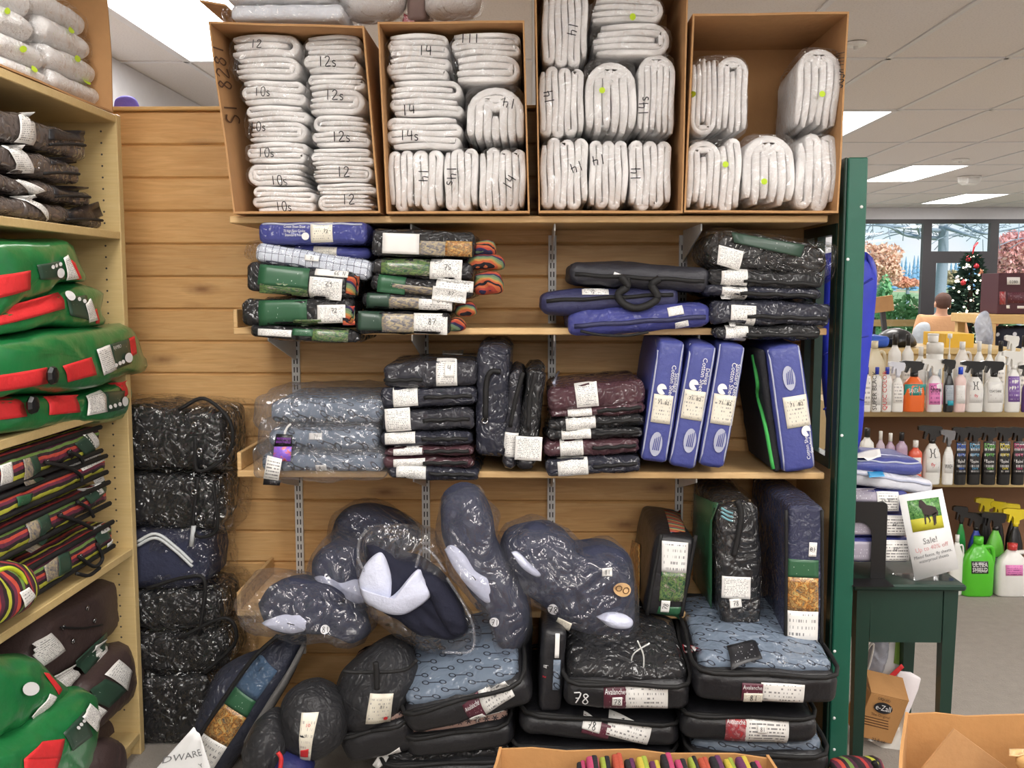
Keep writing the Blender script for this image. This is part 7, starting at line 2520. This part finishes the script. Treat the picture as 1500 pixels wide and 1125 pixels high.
p = Pack('garment_rack_cloth', 'dark cloth with pale spots hanging in the golden stand', 'cloth', (1462, 480, 1530, 560), M_.m, gy + .05, .3, r=.03, wr=.008)
p = Blob('clear_bag_bundle', 'clear bags with blue bits hanging beside the golden stand', 'bag', [(1430, 505), (1428, 475), (1436, 458), (1448, 460), (1454, 505)], wrapped('white and blue plastic', (226, 230, 236), (60, 80, 130), .8, .6, 9), 6.40, .05, .05, wr=.008, freq=40)
T = simple_box('tan_sign', 'tan cardboard sheet on a post near the window', 'sign', (1279, 434, 1309, 457), 9.0, .02, MT['card'], roll=-8)
b = MB().box(-.02, .011, -1.2, .02, .05, .05)
b.v = [(x, y, z) for x, y, z in b.v]
T.add('post', b.v, b.f, MT['frame_dark'], False)


# ================================================================ the customer and the decorated tree
PY = 9.4
pz = W(1378, 431, PY)
ps = empty('person', (W(1378, 480, PY).x, PY, 0))
tag(ps, 'person seen from behind with brown hair and tan top by the windows', 'person')
HT = pz.z                        # height of the crown
k_ = HT / 1.70
J = {'pelvis': (0, 0, .94), 'waist': (0, .01, 1.08), 'chest': (0, .02, 1.28), 'neck0': (0, .01, 1.42), 'neck': (0, -.01, 1.49), 'head': (0, -.02, 1.56), 'crown': (0, -.02, 1.66),
     'lsh': (-.225, .01, 1.38), 'lel': (-.29, .00, 1.12), 'lwr': (-.23, -.10, .90), 'lha': (-.22, -.14, .83), 'rsh': (.225, .01, 1.38), 'rel': (.29, .00, 1.12), 'rwr': (.23, -.10, .90), 'rha': (.22, -.14, .83),
     'lhip': (-.10, 0, .90), 'lkn': (-.11, -.01, .50), 'lan': (-.11, .02, .09), 'lto': (-.12, -.12, .04), 'rhip': (.10, 0, .90), 'rkn': (.11, -.01, .50), 'ran': (.11, .02, .09), 'rto': (.12, -.12, .04)}
RD = {'pelvis': (.17, .12), 'waist': (.155, .11), 'chest': (.18, .13), 'neck0': (.085, .08), 'neck': (.058, .062), 'head': (.075, .09), 'crown': (.06, .07), 'lsh': (.09, .09), 'lel': (.048, .048), 'lwr': (.032, .03), 'lha': (.038, .02),
      'lhip': (.095, .10), 'lkn': (.06, .062), 'lan': (.042, .045), 'lto': (.042, .032)}
for a in ('sh', 'el', 'wr', 'ha', 'hip', 'kn', 'an', 'to'):
    RD['r' + a] = RD['l' + a]
ED = [('pelvis', 'waist'), ('waist', 'chest'), ('chest', 'neck0'), ('neck0', 'neck'), ('neck', 'head'), ('head', 'crown'), ('chest', 'lsh'), ('lsh', 'lel'), ('lel', 'lwr'), ('lwr', 'lha'), ('chest', 'rsh'), ('rsh', 'rel'), ('rel', 'rwr'), ('rwr', 'rha'),
      ('pelvis', 'lhip'), ('lhip', 'lkn'), ('lkn', 'lan'), ('lan', 'lto'), ('pelvis', 'rhip'), ('rhip', 'rkn'), ('rkn', 'ran'), ('ran', 'rto')]


def skin_body(name, names, edges, mat, grow=0.0, sub=2, parent=None, seam=None):
    me = bpy.data.meshes.new(name)
    ix_ = {n: i for i, n in enumerate(names)}
    me.from_pydata([tuple(c * k_ for c in J[n]) for n in names], [(ix_[a], ix_[b]) for a, b in edges], [])
    me.materials.append(mat)
    o = link(name, me, parent)
    o.modifiers.new('skin', 'SKIN').use_smooth_shade = True
    me.skin_vertices or None
    if not me.skin_vertices:
        bpy.context.view_layer.objects.active = o
    lay = me.skin_vertices[0] if me.skin_vertices else None
    for n in names:
        r = RD[n]
        d = lay.data[ix_[n]]
        d.radius = ((r[0] + grow) * k_, (r[1] + grow) * k_)
        d.use_root = (n == names[0])
    md = o.modifiers.new('sub', 'SUBSURF')
    md.levels = md.render_levels = sub
    return o


skin_c = plain('skin', (214, 166, 140), .6)
skin_body('body', list(J), ED, skin_c, parent=ps)
TOP_N = ['waist', 'pelvis', 'chest', 'neck0', 'lsh', 'lel', 'rsh', 'rel']
skin_body('tan_top', ['waist', 'chest', 'neck0', 'lsh', 'lel', 'rsh', 'rel', 'pelvis'], [('pelvis', 'waist'), ('waist', 'chest'), ('chest', 'neck0'), ('chest', 'lsh'), ('lsh', 'lel'), ('chest', 'rsh'), ('rsh', 'rel')], plain('tan knit', (216, 166, 124), .9, .2, 60), .018, parent=ps)
skin_body('trousers', ['pelvis', 'lhip', 'lkn', 'lan', 'rhip', 'rkn', 'ran'], [('pelvis', 'lhip'), ('lhip', 'lkn'), ('lkn', 'lan'), ('pelvis', 'rhip'), ('rhip', 'rkn'), ('rkn', 'ran')], plain('dark denim', (46, 54, 76), .9), .012, parent=ps)
hm = plain('brown hair', (92, 62, 52), .7, .5, 40, .2)
P, f = soft_box(.178 * k_, .20 * k_, .205 * k_, .09 * k_, .004, .004, 6, .03)
P[:, 2] += 1.515 * k_
P[:, 1] += .012
ps_h = link('hair', mesh('hair', P, f, hm, True), ps)
fc = MB()
for sx in (-1, 1):
    fc.lathe([(.004, -.03), (.016, -.02), (.018, .01), (.006, .03)], 8, 0, .5, 1, (sx * .088 * k_, -.02, 1.575 * k_))
fc.build('ear', skin_c, ps, smooth=True)
# a face on the far side
nb = MB().lathe([(.016, 0), (.012, .03), (.004, .05)], 8, 0, 1, 1, (0, .085 * k_, 1.545 * k_))
ps.rotation_euler = (0, 0, 0)
# the person faces the window: body built facing -y is turned round
for ch in list(ps.children):
    pass
nb.build('nose', skin_c, ps, smooth=True)
for sx in (-1, 1):
    MB().lathe([(.001, -.008), (.011, -.003), (.011, .003), (.001, .008)], 10, 0, 1, .6, (sx * .032 * k_, .082 * k_, 1.595 * k_)).build('eye', MT['ink'], ps, smooth=True)
MB().lathe([(.001, -.006), (.022, 0), (.001, .006)], 10, 0, 1, .5, (0, .078 * k_, 1.525 * k_)).build('mouth', plain('lips', (176, 100, 94), .6), ps, smooth=True)
for ob_ in ps.children:
    if ob_.name.startswith('hair'):
        ob_.location = (0, -.045 * k_, 0)
p = Blob('grey_jacket', 'pale grey jacket sleeve over the customer in the tan top', 'jacket', [(1336, 500), (1338, 482), (1350, 472), (1362, 476), (1360, 500), (1352, 530), (1338, 530)], plain('pale grey fabric', (190, 198, 208), .9, .3, 40), PY - .14, .05, .05, wr=.005)

CY = 12.2
ctop = W(1421, 366, CY)
ct = empty('decorated_tree', (ctop.x + .03, CY, 0))
tag(ct, 'decorated evergreen tree with lights and baubles inside the window', 'christmas tree')
fir = plain('dark fir needles', (44, 74, 62), .9, 0, 60, .3)
rg = random.Random(3)
fb = MB()
for n in range(1500):
    t = rg.random() ** .8
    z = .35 + (ctop.z - .42) * (1 - t) if False else .30 + (ctop.z - .34) * t
    rmax = .66 * (1 - t) ** .9 + .03
    a = rg.uniform(0, 2 * pi)
    r0 = rmax * rg.uniform(.35, 1.0)
    d = Vector((cos(a), sin(a), rg.uniform(-.25, .35))).normalized()
    u = d.cross(Vector((0, 0, 1))).normalized()
    c = Vector((cos(a) * r0 * .75, sin(a) * r0 * .75, z))
    L = rg.uniform(.10, .2) * (1.1 - .6 * t)
    w = L * .22
    fb.add([c - u * w * .5, c + d * L * .5 - u * w + Vector((0, 0, .012)), c + d * L, c + d * L * .5 + u * w + Vector((0, 0, .012)), c + u * w * .5, c + d * L * .5 - Vector((0, 0, .02))],
           [(0, 1, 5), (1, 2, 5), (2, 3, 5), (3, 4, 5), (0, 5, 4)])
tag(fb.build('foliage', fir, ct), kind='stuff')
MB().lathe([(.05, 0), (.035, ctop.z * .6), (.008, ctop.z - .02)], 8).build('trunk', plain('trunk brown', (70, 52, 40), .9), ct)
bulb = emitter('fairy light', (1.0, .85, .6, 1), 6)
sph = MB().lathe([(.001, -.012), (.010, -.008), (.013, 0), (.010, .008), (.001, .012)], 8).mesh('fairy_light', bulb, True)
bau = [plain('bauble ' + n_, c_, .2, Metallic=.4) for n_, c_ in (('red', (190, 50, 60)), ('white', (226, 226, 230)), ('copper', (200, 130, 100)))]
sb = [MB().lathe([(.001, -.035), (.026, -.024), (.035, 0), (.026, .024), (.006, .034), (.006, .042)], 10).mesh('bauble', m_, True) for m_ in bau]
for n in range(150):
    t = rg.uniform(.05, .97)
    a = rg.uniform(pi, 2 * pi)
    r = (.66 * (1 - t) ** .9 + .03) * .95
    loc = (cos(a) * r, sin(a) * r, .30 + (ctop.z - .34) * t)
    link('fairy_light' if n % 5 else 'bauble', sph if n % 5 else sb[(n // 5) % 3], ct, loc)
sr = MB().tube([(0, 0, ctop.z - .05), (.02, 0, ctop.z + .04), (.06, 0, ctop.z + .09)], .012, 6)
sr.build('tree_top_bow', bau[0], ct)

# ================================================================ outside the windows


def ground_z(y):
    t = max(0.0, min(1.0, (y - 17) / 45.0))
    return -.12 + 1.35 * t


gv, gf = [], []
ys = [13.5, 17, 20, 24, 28, 33, 40, 50, 62, 90, 160, 300]
for y in ys:
    gv += [(-40, y, ground_z(y)), (10, y, ground_z(y)), (60 + y, y, ground_z(y))]
for i in range(len(ys) - 1):
    for j in range(2):
        gf.append((3 * i + j, 3 * i + j + 1, 3 * i + 3 + j + 1, 3 * i + 3 + j))
gm = Mat('lawn and leaves')
nz = gm.noise(gm.obj(), .35, 5)
gm.base(gm.ramp(nz, [(.35, lin((120, 156, 104))), (.5, lin((150, 176, 128))), (.62, lin((206, 166, 140)))]), .95)
tag(link('ground', mesh('ground', gv, gf, gm.m)), kind='structure')
rd = MB()
for y0_, y1_ in ((30, 34),):
    rd.add([(-30, y0_, ground_z(y0_) + .03), (90, y0_, ground_z(y0_) + .03), (90, y1_, ground_z(y1_) + .03), (-30, y1_, ground_z(y1_) + .03)], [(0, 1, 2, 3)])
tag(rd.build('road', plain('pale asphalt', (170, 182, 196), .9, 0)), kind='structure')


def leaf_cloud(b, c, R, n, size, rgen):
    for _ in range(n):
        d = Vector((rgen.gauss(0, 1), rgen.gauss(0, 1), rgen.gauss(0, 1))).normalized() * rgen.uniform(.3, 1) ** .5
        p_ = c + Vector((d.x * R.x, d.y * R.y, d.z * R.z))
        u = Vector((rgen.gauss(0, 1), rgen.gauss(0, 1), rgen.gauss(0, 1))).normalized()
        v_ = u.cross(Vector((rgen.gauss(0, 1), rgen.gauss(0, 1), rgen.gauss(0, 1)))).normalized()
        s_ = size * rgen.uniform(.6, 1.3)
        b.add([p_ - u * s_, p_ + v_ * s_ * .5, p_ + u * s_, p_ - v_ * s_ * .5], [(0, 1, 2, 3)])


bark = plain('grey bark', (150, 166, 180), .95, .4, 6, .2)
# the big bare tree
ty = 24.0
tb = W(1377, 418, ty)
tr = empty('bare_tree', (tb.x, ty, ground_z(ty)))
tag(tr, 'tall bare tree with a grey trunk outside the windows', 'tree')
hz = W(1377, 300, ty).z + 2.5
r0 = (W(1385, 400, ty).x - W(1369, 400, ty).x) / 2
MB().tube(curve_pts([(0, 0, -.3), (0, 0, 1.0), (.04, 0, 2.2), (-.03, 0, hz * .7), (0, 0, hz)], 5), [r0 * (1.35 - .9 * i / 20) for i in range(21)], 10).build('trunk', bark, tr, smooth=True)
bb = random.Random(5)
for pts_ in ([(1372, 330), (1340, 318), (1352, 345), (1310, 340), (1262, 352)], [(1372, 318), (1350, 328), (1345, 338), (1352, 352)], [(1380, 322), (1410, 330), (1440, 342), (1470, 338), (1510, 330)],
             [(1372, 350), (1330, 345), (1300, 332), (1262, 330)], [(1376, 310), (1400, 322), (1425, 326), (1450, 322)], [(1310, 340), (1295, 330), (1280, 326)], [(1410, 330), (1420, 345), (1436, 350)]):
    P_ = [W(x, y, ty + bb.uniform(-.8, .8)) - tr.location for x, y in pts_]
    P_[0] = Vector((0, 0, P_[0].z))
    c_ = curve_pts(P_, 5)
    MB().tube(c_, [.055 - .045 * i / (len(c_) - 1) for i in range(len(c_))], 6).build('branch', bark, tr, smooth=True)
tw = MB()
for _ in range(170):
    q = W(bb.uniform(1262, 1520), bb.uniform(300, 352), ty + bb.uniform(-1, 1)) - tr.location
    d = Vector((bb.uniform(-1, 1), bb.uniform(-.6, .6), bb.uniform(-.5, .7))).normalized() * bb.uniform(.25, .7)
    tw.tube([q, q + d * .5 + Vector((0, 0, .03)), q + d], .012, 3)
tag(tw.build('twig', bark, tr), kind='stuff')


def leafy(label, px, top, bot, wpx, Y, mat, n=900, size=.075, seed=1):
    b0 = W(px, bot, Y)
    t0 = W(px, top, Y)
    w_ = W(px + wpx / 2, bot, Y).x - b0.x
    o = empty('autumn_tree', (b0.x, Y, ground_z(Y)))
    tag(o, label, 'tree')
    zc = (t0.z + b0.z) / 2 - ground_z(Y)
    R = Vector((w_, w_ * .8, (t0.z - b0.z) / 2))
    rgen = random.Random(seed)
    b = MB()
    n *= 4
    for _ in range(9):
        c = Vector((rgen.uniform(-.55, .55) * R.x, rgen.uniform(-.5, .5) * R.y, zc + rgen.uniform(-.6, .55) * R.z))
        leaf_cloud(b, c, R * .5, n // 9, size, rgen)
    tag(b.build('foliage', mat, o), kind='stuff')
    MB().tube([(0, 0, -.1), (.05, 0, zc * .6), (0, 0, zc + R.z * .4)], .12, 7, .03).build('trunk', bark, o)


leafy('orange autumn tree outside the window nearest the green post', 1284, 345, 418, 90, 30, plain('hazed orange leaves', (246, 204, 178), .9), seed=2)  # pale tone puts haze and overexposure into the leaf colour
leafy('pink autumn tree outside the window beyond the decorated tree', 1492, 332, 425, 80, 28, plain('hazed pink leaves', (248, 188, 184), .9), n=1300, seed=3)  # leaf colour lightened to carry the outdoor haze
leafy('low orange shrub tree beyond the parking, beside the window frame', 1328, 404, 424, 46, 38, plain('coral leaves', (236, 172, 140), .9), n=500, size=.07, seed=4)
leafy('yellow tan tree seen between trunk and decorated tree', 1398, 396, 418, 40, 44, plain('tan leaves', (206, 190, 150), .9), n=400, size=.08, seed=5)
for lab, pts_, Y, seed in (('bright green hedge outside the window nearest the post', (1292, 1356, 432, 500), 15.2, 7), ('small round green bush outside the first window', (1286, 1306, 404, 424), 22, 8), ('green shrub outside beyond the door', (1455, 1475, 430, 480), 15.6, 9)):
    a, c = W(pts_[0], pts_[3], Y), W(pts_[1], pts_[2], Y)
    zb_ = ground_z(Y) if pts_[3] > 430 else W(1300, pts_[3], Y).z
    o = empty('garden_shrub', ((a.x + c.x) / 2, Y, ground_z(Y)))
    tag(o, lab, 'shrub')
    b = MB()
    rgen = random.Random(seed)
    hh = c.z - ground_z(Y)
    leaf_cloud(b, Vector((0, 0, hh * .5)), Vector(((c.x - a.x) / 2 * 1.1, .4, hh * .52)), 1100, .07, rgen)
    tag(b.build('foliage', plain('hazed shrub leaves %d' % seed, (140, 200, 140), .9, 0, 6, .2), o), kind='stuff')  # green paled so the colour itself holds the haze
    MB().tube([(0, 0, 0), (0, 0, hh * .6)], .04, 6, .02).build('stem', bark, o)
GC = 'bluish conifers of the far tree line'
con = plain('haze-blue conifer', (116, 164, 200), .95)  # distance haze mixed into the needle colour
cone = MB()
for k in range(7):
    z0 = .08 + k * .13
    r = .30 * (1 - k / 7.6)
    cone.lathe([(r, z0), (r * .55, z0 + .10), (r * .2, z0 + .20)], 9)
cone.tube([(0, 0, 0), (0, 0, .5)], .03, 6)
cme = cone.mesh('conifer', con)
rgen = random.Random(11)
n = 0
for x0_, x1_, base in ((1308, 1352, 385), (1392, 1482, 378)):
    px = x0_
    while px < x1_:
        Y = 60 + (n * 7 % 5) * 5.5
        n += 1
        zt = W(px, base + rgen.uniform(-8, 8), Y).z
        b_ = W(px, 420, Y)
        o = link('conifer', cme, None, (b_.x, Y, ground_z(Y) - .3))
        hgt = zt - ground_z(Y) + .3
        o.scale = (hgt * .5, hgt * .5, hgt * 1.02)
        tag(o, 'haze-blue conifer of the far tree line beyond the road', 'tree', GC)
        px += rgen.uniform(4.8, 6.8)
fn = tag(empty('wooden_rail_fence', (W(1310, 470, 14.6).x, 14.6, ground_z(14.6))), 'pale wooden rail fence outside the first window', 'fence')
zf = W(1310, 470, 14.6).z - ground_z(14.6)
MB().box(-1.4, -.03, zf - .08, 1.2, .03, zf + .02).build('rail', MT['cap_pine'], fn)
for x in (-1.2, -.3, .6):
    MB().box(x - .04, .031, 0, x + .04, .10, zf + .05).build('post', MT['frame_dark'], fn)
sun = bpy.data.lights.new('sun', 'SUN')
sun.energy = 4.0
sun.angle = radians(3)
sun.color = (1.0, .96, .9)
so = bpy.data.objects.new('sun', sun)
so.rotation_euler = (radians(52), 0, radians(35))
COL.objects.link(so)
